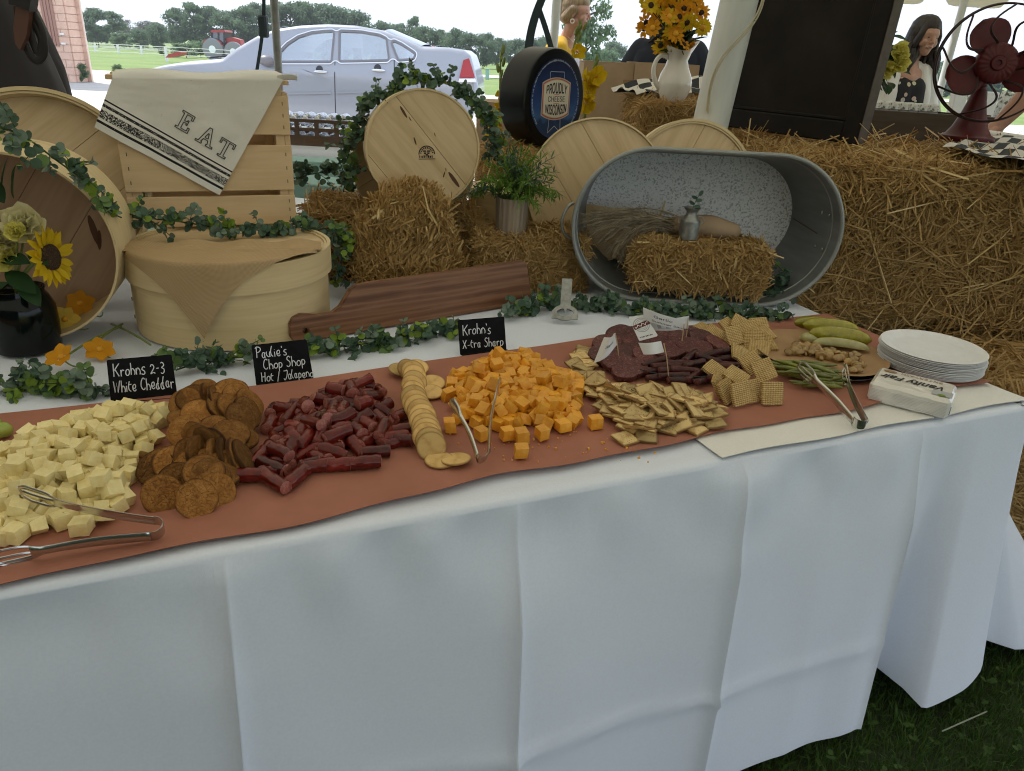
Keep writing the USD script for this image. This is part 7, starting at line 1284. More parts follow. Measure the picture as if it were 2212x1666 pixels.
def side(poly2, off, th, mt, name, s=-1, par=car, label=None):
    e = trimesh.Trimesh(*(lambda m: (m.vertices, m.faces))(ext(poly2, th))); e = trimesh.Trimesh(*trimesh.remesh.subdivide_to_size(e.vertices, e.faces, .25, max_iter=8)); v = np.array(e.vertices); P = np.stack([v[:, 0], np.full(len(v), s * half), v[:, 1]], 1); P = inset(P); P[:, 1] += s * (off + v[:, 2]); f = e.faces if s > 0 else e.faces; return part(par, name, tm(P, f), mt, smooth=40, label=label)
for s in (-1, 1):
    for k, p in wp.items():
        side(p.buffer(-.002), -.02, .004, "car_glass", "window", s)
        rg_ = p.buffer(.028).difference(p.buffer(.004)); side(rg_, .002, .006, "pillar_grey" if k != "x" else "chrome", "window_trim", s)
    allw = unary_union([p.buffer(.05) for p in wp.values()]).buffer(.06).buffer(-.06); side(allw.difference(allw.buffer(-.014)), .004, .008, "chrome", "chrome_trim", s)
    for u, vt_, vb in ((722, 131, 262), (592, 133, 262), (850, 130, 200)):
        a, b = cp(u, vt_), cp(u + 4, vb); side(LineString([a, b]).buffer(.006), .0005, .003, "seam_black", "door_seam", s)
    side(LineString([cp(556, 203), cp(715, 201)]).buffer(.014), .002, .012, "car_paint", "side_moulding", s); side(LineString([cp(728, 200), cp(950, 197)]).buffer(.014), .002, .012, "car_paint", "side_moulding", s)
    for u, v in ((693, 155), (818, 152)): h = cp(u, v); hp_ = part(car, "door_handle", ellipsoid(.10, .018, .020, (h[0], s * (half + .022), h[1]), 2), "chrome", smooth=True); side(Point(h[0] - .02, h[1] + .03).buffer(.05), .001, .003, "seam_black", "handle_recess", s)
    m_ = cp(578, 131); part(car, "mirror", ellipsoid(.11, .10, .075, (m_[0], s * (half + .06), m_[1]), 2), "seam_black" if s > 0 else "pillar_grey", smooth=True)
    side(Polygon([cp(*q) for q in ((992, 168), (1000, 130), (1012, 126), (1020, 150), (1026, 168))]), .003, .02, "tail_red", "tail_light", s); side(Polygon([cp(*q) for q in ((990, 178), (992, 170), (1026, 170), (1029, 178))]), .003, .02, "tail_white", "reverse_light", s)
    side(Polygon([cp(*q) for q in ((284, 168), (292, 158), (330, 150), (345, 158), (310, 168))]), .002, .02, "car_glass", "headlight", s)
    c_ = cp(903, 128); side(Point(c_).buffer(.055), .0012, .003, "car_paint", "fuel_door", s)
    for wx in (cp(395, 100)[0], cp(905, 100)[0]):
        w = part(car, "wheel", mv(lathe([(0, -.11), (.20, -.11), (.30, -.105), (.33, -.07), (.33, .07), (.30, .105), (.20, .11), (0, .11)], 36), T3((wx, s * (half - .14), .33)) @ RX(90)), "rubber", smooth=40); part(w, "rim", mv(lathe([(0, .118), (.06, .122), (.19, .112), (.21, .10), (.21, .09)], 24), T3((wx, s * (half - .14), .33)) @ RX(90 if s < 0 else -90)), "chrome", smooth=40)
a, b = cp(484, 124), cp(588, 63.5); wsn = unit(V(b[0] - a[0], 0, b[1] - a[1])); wsv = V(0, 1, 0)
def slope_panel(a, b, w0, w1, mt, name, off=.008):
    n_ = unit(V(-(b[1] - a[1]), 0, b[0] - a[0])); n_ = n_ if n_[2] > 0 else -n_; A, B = V(a[0], 0, a[1]) + n_ * off, V(b[0], 0, b[1]) + n_ * off; u = np.linspace(0, 1, 8)[:, None, None]; w = np.linspace(-1, 1, 10)[None, :, None]; P = A * (1 - u) + B * u + V(0, 1, 0) * w * (w0 * (1 - u) + w1 * u) + n_ * (.035 * (1 - w ** 2)); part(car, name, slab(P, -.004 if name == "x" else .004), mt, smooth=True)
slope_panel(a, b, .74, .60, "dark_glass", "windscreen", .03); slope_panel(cp(905, 101), cp(822, 66), .70, .58, "dark_glass", "rear_window", .006)
for wx in (cp(452, 128), cp(430, 130)): part(car, "wiper", tube([V(wx[0], -.5, wx[1] + .03), V(wx[0] + .35, -.15, wx[1] + .10)], .012, 6), "seam_black")
for x in (cp(690, 100)[0], cp(800, 100)[0]):
    for y in (-.36, .36): part(car, "seat", cat([chbox(.16, .46, .50, .05, (x, y, 1.02)), chbox(.10, .24, .17, .04, (x + .03, y, 1.33))]), "seat_grey", smooth=40)
solo("parked_car_red", ellipsoid(.1, .1, .1), "tractor_red", "x", "car") if False else None
# red car roof and boot beyond the silver one
rc = thing("parked_car", "red car mostly hidden beyond the silver sedan's boot", "car", T3((0, 17.0, 0)))
rq = [Y(u, v, 17.)[[0, 2]] for u, v in ((800, 150), (800, 128), (850, 116), (885, 104), (908, 98), (930, 105), (948, 116), (962, 124), (964, 150))]; rq = [(q[0], q[1]) for q in rq]; rq += [(rq[-1][0], .25), (rq[0][0], .25)]
e = ext(Polygon(rq).buffer(-.04).buffer(.06), 1.7); part(rc, "body", tm(np.stack([e.vertices[:, 0], 1.7 - e.vertices[:, 2], e.vertices[:, 1]], 1), e.faces), "tractor_red", smooth=30)
wq = [Y(u, v, 17.)[[0, 2]] for u, v in ((890, 114), (896, 105), (908, 102), (924, 109), (932, 114))]; e = ext(Polygon([tuple(q) for q in wq]), .01); part(rc, "window", tm(np.stack([e.vertices[:, 0], -.004 - e.vertices[:, 2], e.vertices[:, 1]], 1), e.faces), "dark_glass")
for q in (rq[0][0] + .5, rq[4][0] + .2): part(rc, "wheel", mv(lathe([(0, -.1), (.30, -.1), (.32, -.06), (.32, .06), (.30, .1), (0, .1)], 26), T3((q, .1, .32)) @ RX(90)), "rubber", smooth=40)
# ------------------------------------------------------------------ tractor and the red implement on the grass
TYd = 60.; k = 1.
def tq(u, v): p = Y(u, v, TYd); return V(p[0], 0, p[2])
tr = thing("tractor", "red tractor with a glazed cab standing on the far grass", "tractor", T3((0, TYd, 0))); gz_ = -.06
def tpoly(uvs, y0, y1, mt, name, par=tr): e = ext(Polygon([(tq(*q)[0], tq(*q)[2]) for q in uvs]).buffer(.03), y1 - y0); return part(par, name, tm(np.stack([e.vertices[:, 0], y1 - e.vertices[:, 2], e.vertices[:, 1]], 1), e.faces), mt, smooth=30)
tpoly([(492, 100), (494, 83), (505, 82), (522, 87), (524, 97), (520, 108), (494, 110)], -.4, .4, "tractor_red", "bonnet"); tpoly([(464, 70), (466, 66.5), (492, 66.5), (494, 70)], -.75, .75, "tractor_red", "cab_roof"); tpoly([(466, 92), (466, 70.5), (490, 70.5), (493, 92)], -.62, .62, "dark_glass", "cab_glass")
for u in (465.5, 479, 491): tpoly([(u - .7, 94), (u - .7, 70), (u + .7, 70), (u + .7, 94)], -.66, .66, "seam_black", "cab_post")
tpoly([(450, 92), (454, 87), (466, 85), (480, 88), (488, 97), (484, 99), (474, 92), (462, 90), (452, 95)], -.95, .95, "tractor_red", "mudguard"); tpoly([(470, 112), (472, 94), (496, 96), (516, 108), (512, 114)], -.35, .35, "tractor_grey", "chassis")
for (u, v, r) in ((470, 107, 16), (514, 112, 9)):
    c = tq(u, v); rr_ = c[2] - gz_ 
    for s in (-.8, .8): w = part(tr, "wheel", mv(lathe([(0, -.22), (rr_ * .8, -.22), (rr_, -.14), (rr_, .14), (rr_ * .8, .22), (0, .22)], 28), T3((c[0], s, c[2])) @ RX(90)), "tractor_grey", smooth=40); part(w, "rim", mv(lathe([(0, .235), (rr_ * .30, .235), (rr_ * .34, .22)], 18), T3((c[0], s, c[2])) @ RX(90)), "paper_white", smooth=40)
im = [Y(u, v, 46.) for u, v in ((357, 125), (364, 117), (385, 112), (392, 113), (390, 119), (372, 124))]; e = ext(Polygon([(q[0], q[2]) for q in im]), .8); solo("farm_implement", tm(np.stack([e.vertices[:, 0], .8 - e.vertices[:, 2], e.vertices[:, 1]], 1), e.faces), "tractor_red", "small red farm implement lying on the grass by the fence", "implement", T3((0, 46., 0)), smooth=False)
up = Y(1053, 150, 48.); solo("utility_box", cat([chbox(.22, .22, .55, .02, (0, 0, .275)), chbox(.26, .26, .05, .015, (0, 0, .57))]), "teal_card", "small teal utility pedestal on the grass right of the silver car", "utility box", T3((up[0], 48., -.06)))
# ------------------------------------------------------------------ wire fence
fe = thing("wire_fence", "white post and wire fence along the grass at the far left", "fence"); fx0, fx1 = Y(180, 100, 50.), Y(500, 110, 50.)
for u in (358, 565, 160): p = Y(u, 110, 50.); part(fe, "post", bx(p[0] - .07, p[0] + .07, 49.93, 50.07, -.1, .80, .01), "wire_white")
for u in (206, 255, 305, 405, 455): p = Y(u, 105, 66.); part(fe, "post", bx(p[0] - .06, p[0] + .06, 65.9, 66.1, -.1, .62, .01), "wire_white")
for z in (.35, .58, .78): part(fe, "wire", tube([(Y(120, 100, 50.)[0], 50., z), (Y(600, 100, 50.)[0], 50., z)], .016, 5), "wire_white"); part(fe, "wire", tube([(Y(120, 100, 66.)[0], 66., z * .75), (Y(600, 100, 66.)[0], 66., z * .75)], .016, 5), "wire_white")
# ------------------------------------------------------------------ brick building
bd_ = thing("brick_building", "salmon coloured block building at the far left edge", "building"); BY = 23.; rng = np.random.default_rng(120)
xc = Y(160, 150, BY)[0]; xp0, xp1 = Y(163, 120, 26.)[0], Y(189, 120, 26.)[0]
YP = 23.60; xp0, xp1 = Y(160, 120, YP)[0] - .3, Y(190, 120, YP)[0]; part(bd_, "wall_core", bx(xc - 12, xc - .02, BY + .02, YP - .02, -.05, 7.5, .01), "mortar"); part(bd_, "pier_core", bx(xp0 - 11, xp1 - .012, YP + .012, YP + .12, -.05, 7.5, .01), "mortar")
BLm = [trimesh.Trimesh(*(lambda m: (m.vertices, m.faces))(chbox(.392, .05, .192, .006))) for _ in range(2)]
def block(x0, x1, y, z, nm="brick", yd=0):
    part(bd_, nm, chbox(max(.03, x1 - x0 - .010), .05, .19, .006, ((x0 + x1) / 2, y + rng.uniform(-.003, .003) + .02, z + .1)), "brick_block", smooth=False)
for r in range(17):
    z = r * .2; x = xc - (0 if r % 2 else .2)
    if r % 2 == 0: block(xc - .2, xc, BY, z)
    for c in range(5): block(x - .4 * (c + 1), x - .4 * c, BY, z)
    part(bd_, "brick", chbox(.05, YP - BY - .06, .19, .006, (xc + .006, (BY + YP) / 2 + .02, z + .1)), "brick_block", smooth=False)
    if r % 2: block(xp0, xp1 - .2, YP, z); block(xp1 - .2, xp1, YP, z)
    else: block(xp0, xp1, YP, z)
part(bd_, "upper_facing", bx(xc - 12, xc - .005, BY - .003, BY + .018, 3.42, 7.4, .004), "brick_block"); part(bd_, "left_facing", bx(xc - 12, xc - 2.22, BY - .003, BY + .018, 0, 3.41, .004), "brick_block")
lx = Y(112, 80, BY)[0]; plain("louver_brown", (.30, .16, .12), .7)
for k in range(4): part(bd_, "louver_slat", bx(xc - .62 + .09 * k, xc - .55 + .09 * k, BY - .035, BY - .006, .95, 2.6, .004), "louver_brown")
for z in (1.0, 1.25): part(bd_, "bracket", bx(xc - .22, xc - .1, BY - .04, BY - .008, z, z + .05, .004), "wire_white")
# ------------------------------------------------------------------ trees
def tree_proto(seed, h, w, kind, leaf, nleaf, matn):
    """trunk and crown meshes, base at the origin; crown of leaf clumps gathered round branch ends"""
    rng = np.random.default_rng(seed); br = []; ends = []
    tz = h * (.30 if kind == "broad" else .1); tr_ = [tube(spline([(0, 0, -.4), (rng.normal() * .05, rng.normal() * .05, tz), (rng.normal() * .12, rng.normal() * .12, h * .85)], 9), np.linspace(.035 * h * .6, .008 * h, 9), 8)]
    nb = 26 if kind == "broad" else 44
    for k in range(nb):
        f = rng.random(); z0 = tz * .5 + (h * .88 - tz * .5) * f; a = rng.uniform(0, 2 * PI)
        if kind == "broad": R = w * .5 * (math.sin(PI * min(1, .12 + .80 * f)) ** .6) * rng.uniform(.55, 1.05); dz = R * rng.uniform(.05, .55)
        else: R = w * .5 * (1 - f * .92) * rng.uniform(.8, 1.05); dz = -R * .12
        e = V(math.cos(a) * R, math.sin(a) * R, min(h * .97, z0 + dz)); tr_.append(tube(spline([(0, 0, z0), e * V(.5, .5, 0) + V(0, 0, z0 + dz * .7), e], 5), np.linspace(.010 * h, .002 * h, 5), 5, caps=False)); ends.append(e)
        if kind == "broad": ends.append(e * V(.6, .6, 1))
    if kind == "broad": ends += [V(rng.normal() * .1 * w, rng.normal() * .1 * w, h * .93) for _ in range(4)]
    ends = np.array(ends); c = ends[rng.integers(len(ends), size=nleaf)]; sg = (w * .085 if kind == "broad" else w * .05); q = rng.normal(size=(nleaf, 3)); q /= np.linalg.norm(q, axis=1, keepdims=True); p = c + q * (rng.random(nleaf) ** .45)[:, None] * sg * V(1.25, 1.25, .85) * 1.5
    n_ = q + rng.normal(size=(nleaf, 3)) * .7 + V(0, 0, .3); n_ /= np.linalg.norm(n_, axis=1, keepdims=True); t1 = np.cross(n_, rng.normal(size=(nleaf, 3))); t1 /= np.linalg.norm(t1, axis=1, keepdims=True); t2 = np.cross(n_, t1); s = (leaf * rng.uniform(.5, 1.3, nleaf))[:, None]
    v = np.stack([p - t1 * s, p + t2 * s * .55 - n_ * s * .12, p + t1 * s, p - t2 * s * .55 - n_ * s * .12], 1); i = np.arange(nleaf)[:, None] * 4; F = np.vstack([i + [0, 1, 2], i + [0, 2, 3]]); return cat(tr_), tm(v.reshape(-1, 3), F), matn
PROT = {"oak": tree_proto(1, 6., 5., "broad", .17, 5200, "leaf_oak"), "maple": tree_proto(2, 6., 4.4, "broad", .16, 5200, "leaf_maple"), "round": tree_proto(3, 4.5, 5.2, "broad", .17, 4600, "leaf_oak"), "grey": tree_proto(4, 4.5, 3.8, "broad", .12, 1500, "leaf_grey"), "spruce": tree_proto(5, 6., 3.4, "spruce", .15, 5200, "leaf_spruce"), "bush": tree_proto(6, 2.2, 3.0, "broad", .13, 2600, "leaf_maple")}
PH = dict(oak=6., maple=6., round=4.5, grey=4.5, spruce=6., bush=2.2); first = {}
def tree(kind, u, vtop, y, wk, label, group=None, name=None, rot=None):
    top = Y(u, vtop, y); s = max(.2, (top[2] + .06) / PH[kind]); M = T3((top[0], y, -.06)) @ RZ(rot if rot is not None else (u * 37) % 360) @ np.diag([s * wk, s * wk, s, 1]); nm = name or ("spruce_tree" if kind == "spruce" else "bush" if kind == "bush" else "bare_tree" if kind == "grey" else "leafy_tree"); c = "bush" if kind == "bush" else "tree"
    if kind not in first:
        t = thing(nm, label, c, M, group); trk, crw, m_ = PROT[kind]; part(t, "trunk", trk, "bark", smooth=True); part(t, "crown", crw, m_, smooth=False); first[kind] = t; return
    path = uniq("/World", nm); x = UsdGeom.Xform.Define(stage, path); x.GetPrim().GetReferences().AddInternalReference(first[kind]); x.GetPrim().SetInstanceable(True); x.ClearXformOpOrder(); x.MakeMatrixXform().Set(Gf.Matrix4d(*M.T.ravel().tolist())); tags(x.GetPrim(), label=label, category=c)
    if group: x.GetPrim().SetCustomDataByKey("group", group)
for i, (k, u, vt_, y, wk, lab) in enumerate((
    ("oak", 200, 17, 88, 1.0, "dark leafy tree beside the brick building's pier"), ("maple", 238, 24, 90, .95, "rounded green tree second from the brick building"), ("grey", 272, 42, 96, 1.0, "thin greyish tree with bare twigs right of the two green ones"), ("grey", 312, 44, 98, 1.1, "pale bare-twigged tree in the gap of the far tree line"), ("bush", 262, 74, 86, 1.2, "dark bush under the greyish trees above the fence"), ("round", 300, 66, 84, .9, "low green tree under the bare ones above the fence"), ("round", 335, 56, 86, .8, "low dark tree left of the tall group above the fence"),
    ("oak", 378, 17, 90, .85, "tall tree at the left end of the big group above the fence"), ("maple", 414, 5, 92, .95, "tallest tree of the group left of the tractor"), ("oak", 452, 13, 94, .9, "tree right behind the tractor's cab"), ("round", 492, 28, 92, .9, "rounded tree right of the tractor above the car bonnet"), ("maple", 526, 14, 94, .9, "tree above the silver car's windscreen"), ("oak", 552, 6, 96, .9, "tall tree left of the black strap"), ("maple", 588, 10, 96, .9, "tree showing behind the thin grey pole"), ("oak", 624, 5, 96, .95, "tree just right of the thin grey pole above the car roof"), ("maple", 658, 3, 97, .9, "tall tree above the middle of the car roof"), ("oak", 694, 8, 98, .95, "tree above the car's rear door"), ("round", 730, 20, 98, .9, "rounded tree at the right of the group over the car roof"), ("round", 762, 30, 98, .8, "last tree of the group over the car roof"),
    ("bush", 398, 96, 62, 1.6, "green bush left of the tractor"), ("bush", 352, 108, 66, 1.3, "bush behind the fence post left of the tractor"), ("bush", 432, 92, 66, 1.2, "bush close to the tractor's rear wheel"),
    ("round", 828, 52, 102, .9, "low tree behind the car's rear window"), ("bush", 790, 62, 100, 1.0, "bush behind the car's rear pillar"), ("maple", 895, 35, 100, .55, "single upright tree above the car's boot"), ("round", 862, 56, 100, .8, "low tree left of the single upright one"),
    ("round", 922, 62, 86, .9, "first tree of the even row right of the upright tree"), ("oak", 952, 64, 86, .8, "second tree of the even row above the car boot"), ("round", 984, 67, 84, .85, "tree of the row above the car's tail light"), ("oak", 1014, 71, 82, .8, "tree of the row just right of the tail light"), ("round", 1046, 76, 82, .85, "tree of the row above the teal pedestal"), ("oak", 1078, 82, 84, .8, "tree of the row left of the black wheel"), ("round", 1112, 88, 86, .9, "tree of the row behind the black wheel"), ("oak", 1150, 84, 88, .9, "tree behind the green ratchet strap"), ("round", 1185, 84, 92, .9, "tree behind the white pole near the woman in yellow"),
    ("maple", 1282, -70, 30, .62, "tall pale green tree right behind the woman in yellow"), ("round", 1330, 94, 90, .9, "tree in the far line left of the person in navy"), ("oak", 1376, 100, 90, .9, "far tree half behind the person in navy"), ("bush", 1310, 112, 80, 1.0, "bush at the foot of the pale tree"),
    ("spruce", 1892, 150, 66, 1.1, "spruce left of the woman in white"), ("spruce", 2046, 134, 64, 1.1, "spruce just right of the woman in white"), ("round", 2074, 130, 66, .7, "leafy tree seen through the fan guard's left side"), ("spruce", 2100, 142, 62, 1.2, "spruce seen through the fan guard by its neck"), ("spruce", 2128, 150, 62, 1.2, "spruce behind the fan's neck"), ("spruce", 2158, 148, 62, 1.1, "spruce seen below the fan's right blade"), ("spruce", 2184, 118, 66, 1.0, "tall spruce near the right picture edge"), ("spruce", 2216, 140, 62, 1.1, "spruce cut by the right picture edge"), ("round", 2012, 150, 72, .8, "leafy tree behind the woman in white"))):
    tree(k, u, vt_, y, wk, lab)
rng = np.random.default_rng(130)
for k in range(44): u = rng.uniform(1885, 2240) if k % 3 == 0 else rng.uniform(190, 1340); y = rng.uniform(100, 118) if u < 1400 else rng.uniform(70, 80); hz = 120 + (u - 1106) * .0524; tree(["round", "oak", "maple"][k % 3], u, hz - (rng.uniform(14, 34) if u > 330 else 22) * (1. if u > 800 or u < 350 else 1.6), y, 1.3, "deep green tree filling the rear of the far tree line", "trees at the rear of the tree line")
wp_ = Y(255, 158, 20.); tree("bush", 255, 146, 27, .7, "small weed growing at the edge of the parking lot", name="weed"); tree("bush", 171, 140, 23.3, .5, "green shrub at the foot of the brick pier", name="shrub")
# ------------------------------------------------------------------ people
food("skin", [(.3, (.42, .22, .15)), (.7, (.50, .28, .20))], 30, .1, 150, .001, .5, .1, rand=0); food("skin_tan", [(.3, (.42, .22, .15)), (.7, (.50, .28, .20))], 30, .1, 150, .001, .5, .1, rand=0)
mottled("hair_dark", [(.3, (.008, .005, .004)), (.7, (.028, .016, .012))], scale=60, stretch=(1, 1, .12), rough=.45, bump=.4, bscale=160); mottled("hair_blonde", [(.3, (.15, .095, .045)), (.7, (.33, .23, .12))], scale=60, stretch=(1, 1, .15), rough=.45, bump=.4, bscale=160)
cloth_mat("mustard_knit", (.55, .33, .02), 300, .4); cloth_mat("pale_top", (.62, .63, .70), 500, .2); cloth_mat("white_knit", (.70, .68, .64), 300, .4); cloth_mat("navy_denim", (.022, .028, .045), 600, .3); cloth_mat("charcoal_shirt", (.045, .042, .046), 500, .2); cloth_mat("trouser_dark", (.03, .03, .035), 500, .2)
mat("floral_top", {"tc": ("texture_coordinate", {}), "v": ("voronoi_texture", {"scale": 19., "randomness": .9}), "r": ("rgb_ramp", {"interpolate": False, "ramp": [(0, (.62, .40, .20)), (.10, (.58, .50, .42)), (.29, (.012, .012, .016))]}), "hv": ("hsv", {"saturation": 1., "value": 1., "fac": .35}), "mx": ("mix_color", {"blend_type": "multiply", "fac": .35}), "p": ("principled_bsdf", {"roughness": .85})}, [("tc.object", "v.vector"), ("v.distance", "r.fac"), ("r.color", "mx.a"), ("v.color", "mx.b"), ("mx.result", "p.base_color")])
plain("lip", (.36, .12, .10), .4); plain("eye_dark", (.02, .015, .012), .2); plain("pearl", (.7, .66, .58), .3); plain("black_leather", (.012, .010, .010), .45); plain("brown_leather", (.10, .045, .03), .5)
def head(fwd, right, c, k=1.):
    """one skin: skull, jaw, nose, ears and neck start, centred at c; fwd = where the face looks"""
    F, R, U = unit(fwd), unit(right), np.cross(unit(right), unit(fwd)); P = lambda f, r, u: c + (F * f + R * r + U * u) * k
    ch = [[(P(-.02, 0, .035), .082 * k), (P(.022, 0, .028), .074 * k)], [(P(.025, 0, .0), .066 * k), (P(.045, 0, -.062), .040 * k), (P(.062, 0, -.088), .022 * k)], [(P(0, .03, -.05), .040 * k), (P(.04, .012, -.085), .026 * k)], [(P(0, -.03, -.05), .040 * k), (P(.04, -.012, -.085), .026 * k)], [(P(.088, 0, .018), .0085 * k), (P(.103, 0, -.018), .0095 * k)], [(P(.090, 0, -.018), .010 * k), (P(.092, .011, -.022), .007 * k)], [(P(.090, 0, -.018), .010 * k), (P(.092, -.011, -.022), .007 * k)], [(P(.078, .02, -.05), .010 * k), (P(.085, 0, -.052), .0105 * k), (P(.078, -.02, -.05), .010 * k)], [(P(.074, .035, .035), .014 * k), (P(.083, 0, .036), .012 * k), (P(.074, -.035, .035), .014 * k)]]
    for s in (-1, 1): ch.append([(P(-.005, s * .078, .005), .016 * k), (P(-.012, s * .084, -.022), .010 * k)]); ch.append([(P(.060, s * .04, -.02), .024 * k), (P(.050, s * .045, -.035), .022 * k)])
    return ch, P
def face(t, P, k=1.):
    for s in (-1, 1): part(t, "eye", ellipsoid(.009 * k, .008 * k, .0045 * k, P(.078, s * .031, .010), 2), "eye_dark", smooth=True); part(t, "eyebrow", tube(spline([P(.083, s * .016, .032), P(.086, s * .032, .037), P(.076, s * .048, .031)], 6), np.array([.0012, .0022, .0024, .0022, .0016, .0010]) * k, 5), "hair_dark")
    part(t, "mouth", tube(spline([P(.084, -.020, -.047), P(.0945, 0, -.049), P(.084, .020, -.047)], 9), np.array([.001, .0022, .003, .0034, .0036, .0034, .003, .0022, .001]) * k, 6), "lip", smooth=True)
def hand(ch, w, d, side, k=1., curl=.4):
    """palm and five fingers as chains; w wrist, d direction of the hand, side = thumb side"""
    d, side = unit(d), unit(side); nrm_ = np.cross(d, side); pc_2 = w + d * .045 * k; ch.append([(w, .026 * k), (pc_2, .030 * k)]); ch.append([(pc_2 + side * .022 * k, .016 * k), (w + d * .085 * k - side * .0 * k, .016 * k)])
    for i, (o, L) in enumerate(((.028, .070), (.010, .080), (-.010, .074), (-.027, .058))):
        b = w + d * .085 * k + side * o * k; m_ = b + d * L * .5 * k + nrm_ * curl * .012 * k; ch.append([(b, .0105 * k), (m_, .0095 * k), (m_ + (d * (1 - curl) + nrm_ * curl) * L * .5 * k, .0078 * k)])
    b = w + d * .03 * k + side * .026 * k; ch.append([(b, .013 * k), (b + (side * .6 + d * .8) * .035 * k, .0115 * k), (b + (side * .55 + d * 1.) * .062 * k, .009 * k)])
def figure(name, label, o, yaw, H, head_yaw=0., arms=None, skin="skin", tilt=0., k=1.):
    """joints of a standing adult: returns dict of world points; o is the ground point, yaw the facing angle (0 = towards +y)"""
    F = V(math.sin(yaw), math.cos(yaw), 0); R = V(math.cos(yaw), -math.sin(yaw), 0); U = V(0, 0, 1); q = lambda f, r, u: o + F * f + R * r + U * (u * H); return F, R, q
def legs(q, H): return [[(q(0, s * .09, .50), .085), (q(.01, s * .09, .28), .062), (q(-.01, s * .09, .06), .042)] for s in (-1, 1)] + [[(q(-.02, s * .09, .045), .042), (q(.12, s * .10, .022), .034)] for s in (-1, 1)]
# woman in white cardigan with dark wavy hair
HW_ = 5.75; hc = Y(1997, 82, HW_); Hh2 = (hc[2] + .115 + .0); o4 = V(hc[0] - .05, HW_ + .03, 0); F4, R4_, q4 = figure("", "", o4, math.radians(172), Hh2)
t4 = thing("person", "woman with long dark wavy hair in white cardigan and dark floral top behind the trough", "person"); hf = unit(V(.22, -.96, -.12)); ch, P4 = head(hf, unit(np.cross(hf, V(.05, 0, 1))), hc)
sk = ch + [[(hc + V(-.02, .02, -.06), .050), (q4(0, 0, .845), .052), (q4(0, 0, .79), .085)], [(q4(-.01, -.12, .80), .042), (q4(.02, 0, .775), .08), (q4(-.01, .12, .80), .042)], [(q4(0, 0, .79), .09), (q4(0, 0, .55), .10)]]; hand(sk, q4(.22, -.22, .52), V(.2, -.6, -.75), V(-1, 0, .1)); sk.append([(q4(.10, -.25, .60), .038), (q4(.22, -.22, .52), .027)]); hand(sk, q4(.22, .22, .52), V(-.2, -.6, -.75), V(1, 0, .1)); sk.append([(q4(.10, .25, .60), .038), (q4(.22, .22, .52), .027)])
part(t4, "body", body([[a for a in c] for c in sk], .016, 5), "skin_tan", smooth=True); face(t4, P4)
part(t4, "floral_top", body([[(q4(.035, -.055, .735), .085), (q4(.035, .055, .735), .085)], [(q4(.04, -.05, .735), .088), (q4(.045, -.05, .62), .10), (q4(.03, -.06, .50), .12)], [(q4(.04, .05, .735), .088), (q4(.045, .05, .62), .10), (q4(.03, .06, .50), .12)]], .02, 5), "floral_top", smooth=True)
cg = []
for s in (-1, 1): cg += [[(q4(-.01, s * .05, .82), .050), (q4(-.01, s * .165, .80), .066), (q4(.0, s * .225, .70), .056), (q4(.06, s * .25, .61), .050), (q4(.17, s * .235, .545), .042)], [(q4(-.02, s * .12, .79), .07), (q4(-.0, s * .16, .66), .075), (q4(-.0, s * .175, .45), .085)]]
for s in (-1, 1): cg.append([(q4(.02, s * .11, .81), .045), (q4(.075, s * .125, .72), .042), (q4(.08, s * .135, .60), .045), (q4(.07, s * .15, .44), .05)])
cg += [[(q4(-.06, -.08, .77), .085), (q4(-.06, .08, .77), .085)], [(q4(-.06, -.09, .78), .08), (q4(-.06, -.10, .45), .10)], [(q4(-.06, .09, .78), .08), (q4(-.06, .10, .45), .10)]]; part(t4, "cardigan", body(cg, .02, 5), "white_knit", smooth=True); part(t4, "trousers", body(legs(q4, Hh2), .03, 4), "trouser_dark", smooth=True)
rng = np.random.default_rng(140)
def locks(t, starts, mt, r0, n=9, sway=.02, name="hair_lock"):
    for a, b in starts: P = spline([a, a * .55 + b * .45 + rng.normal(size=3) * sway, b], n); P = P + np.stack([np.sin(np.linspace(0, 7, n) + rng.uniform(0, 6)), np.sin(np.linspace(0, 6, n) + rng.uniform(0, 6)), 0 * P[:, 0]], 1) * .009; part(t, name, tube(P, r0 * np.interp(np.linspace(0, 1, n), [0, .2, .7, 1], [.8, 1.1, 1., .35]) * rng.uniform(.8, 1.2), 8), mt, smooth=True)
fr4 = unit(hf); rt4 = unit(np.cross(hf, V(.05, 0, 1)))
part(t4, "hair", body([[(P4(-.035, 0, .055), .092), (P4(.005, 0, .070), .080)], [(P4(-.03, .05, .03), .06), (P4(-.035, .07, -.06), .05)], [(P4(-.03, -.05, .03), .06), (P4(-.035, -.07, -.06), .05)], [(P4(-.05, 0, 0), .08), (P4(-.065, 0, -.12), .07)], [(P4(.035, .035, .088), .030), (P4(.045, .072, .02), .022), (P4(.03, .084, -.05), .024)], [(P4(.035, -.035, .088), .030), (P4(.045, -.072, .02), .022), (P4(.03, -.084, -.05), .024)]], .014, 4), "hair_dark", smooth=True)
st4 = []
for k in range(30): s = 1 if k % 2 else -1; a = P4(-.05 + rng.uniform(0, .07), s * rng.uniform(.065, .09), rng.uniform(-.03, .03)); st4.append((a, a + V(rng.normal() * .02, 0, 0) + rt4 * s * rng.uniform(.0, .05) - V(0, 0, rng.uniform(.16, .27)) - fr4 * rng.uniform(-.03, .02)))
for k in range(8): a = P4(-.08, rng.uniform(-.06, .06), -.05); st4.append((a, a - V(0, 0, rng.uniform(.18, .25)) + rng.normal(size=3) * .02))
locks(t4, st4, "hair_dark", .017)
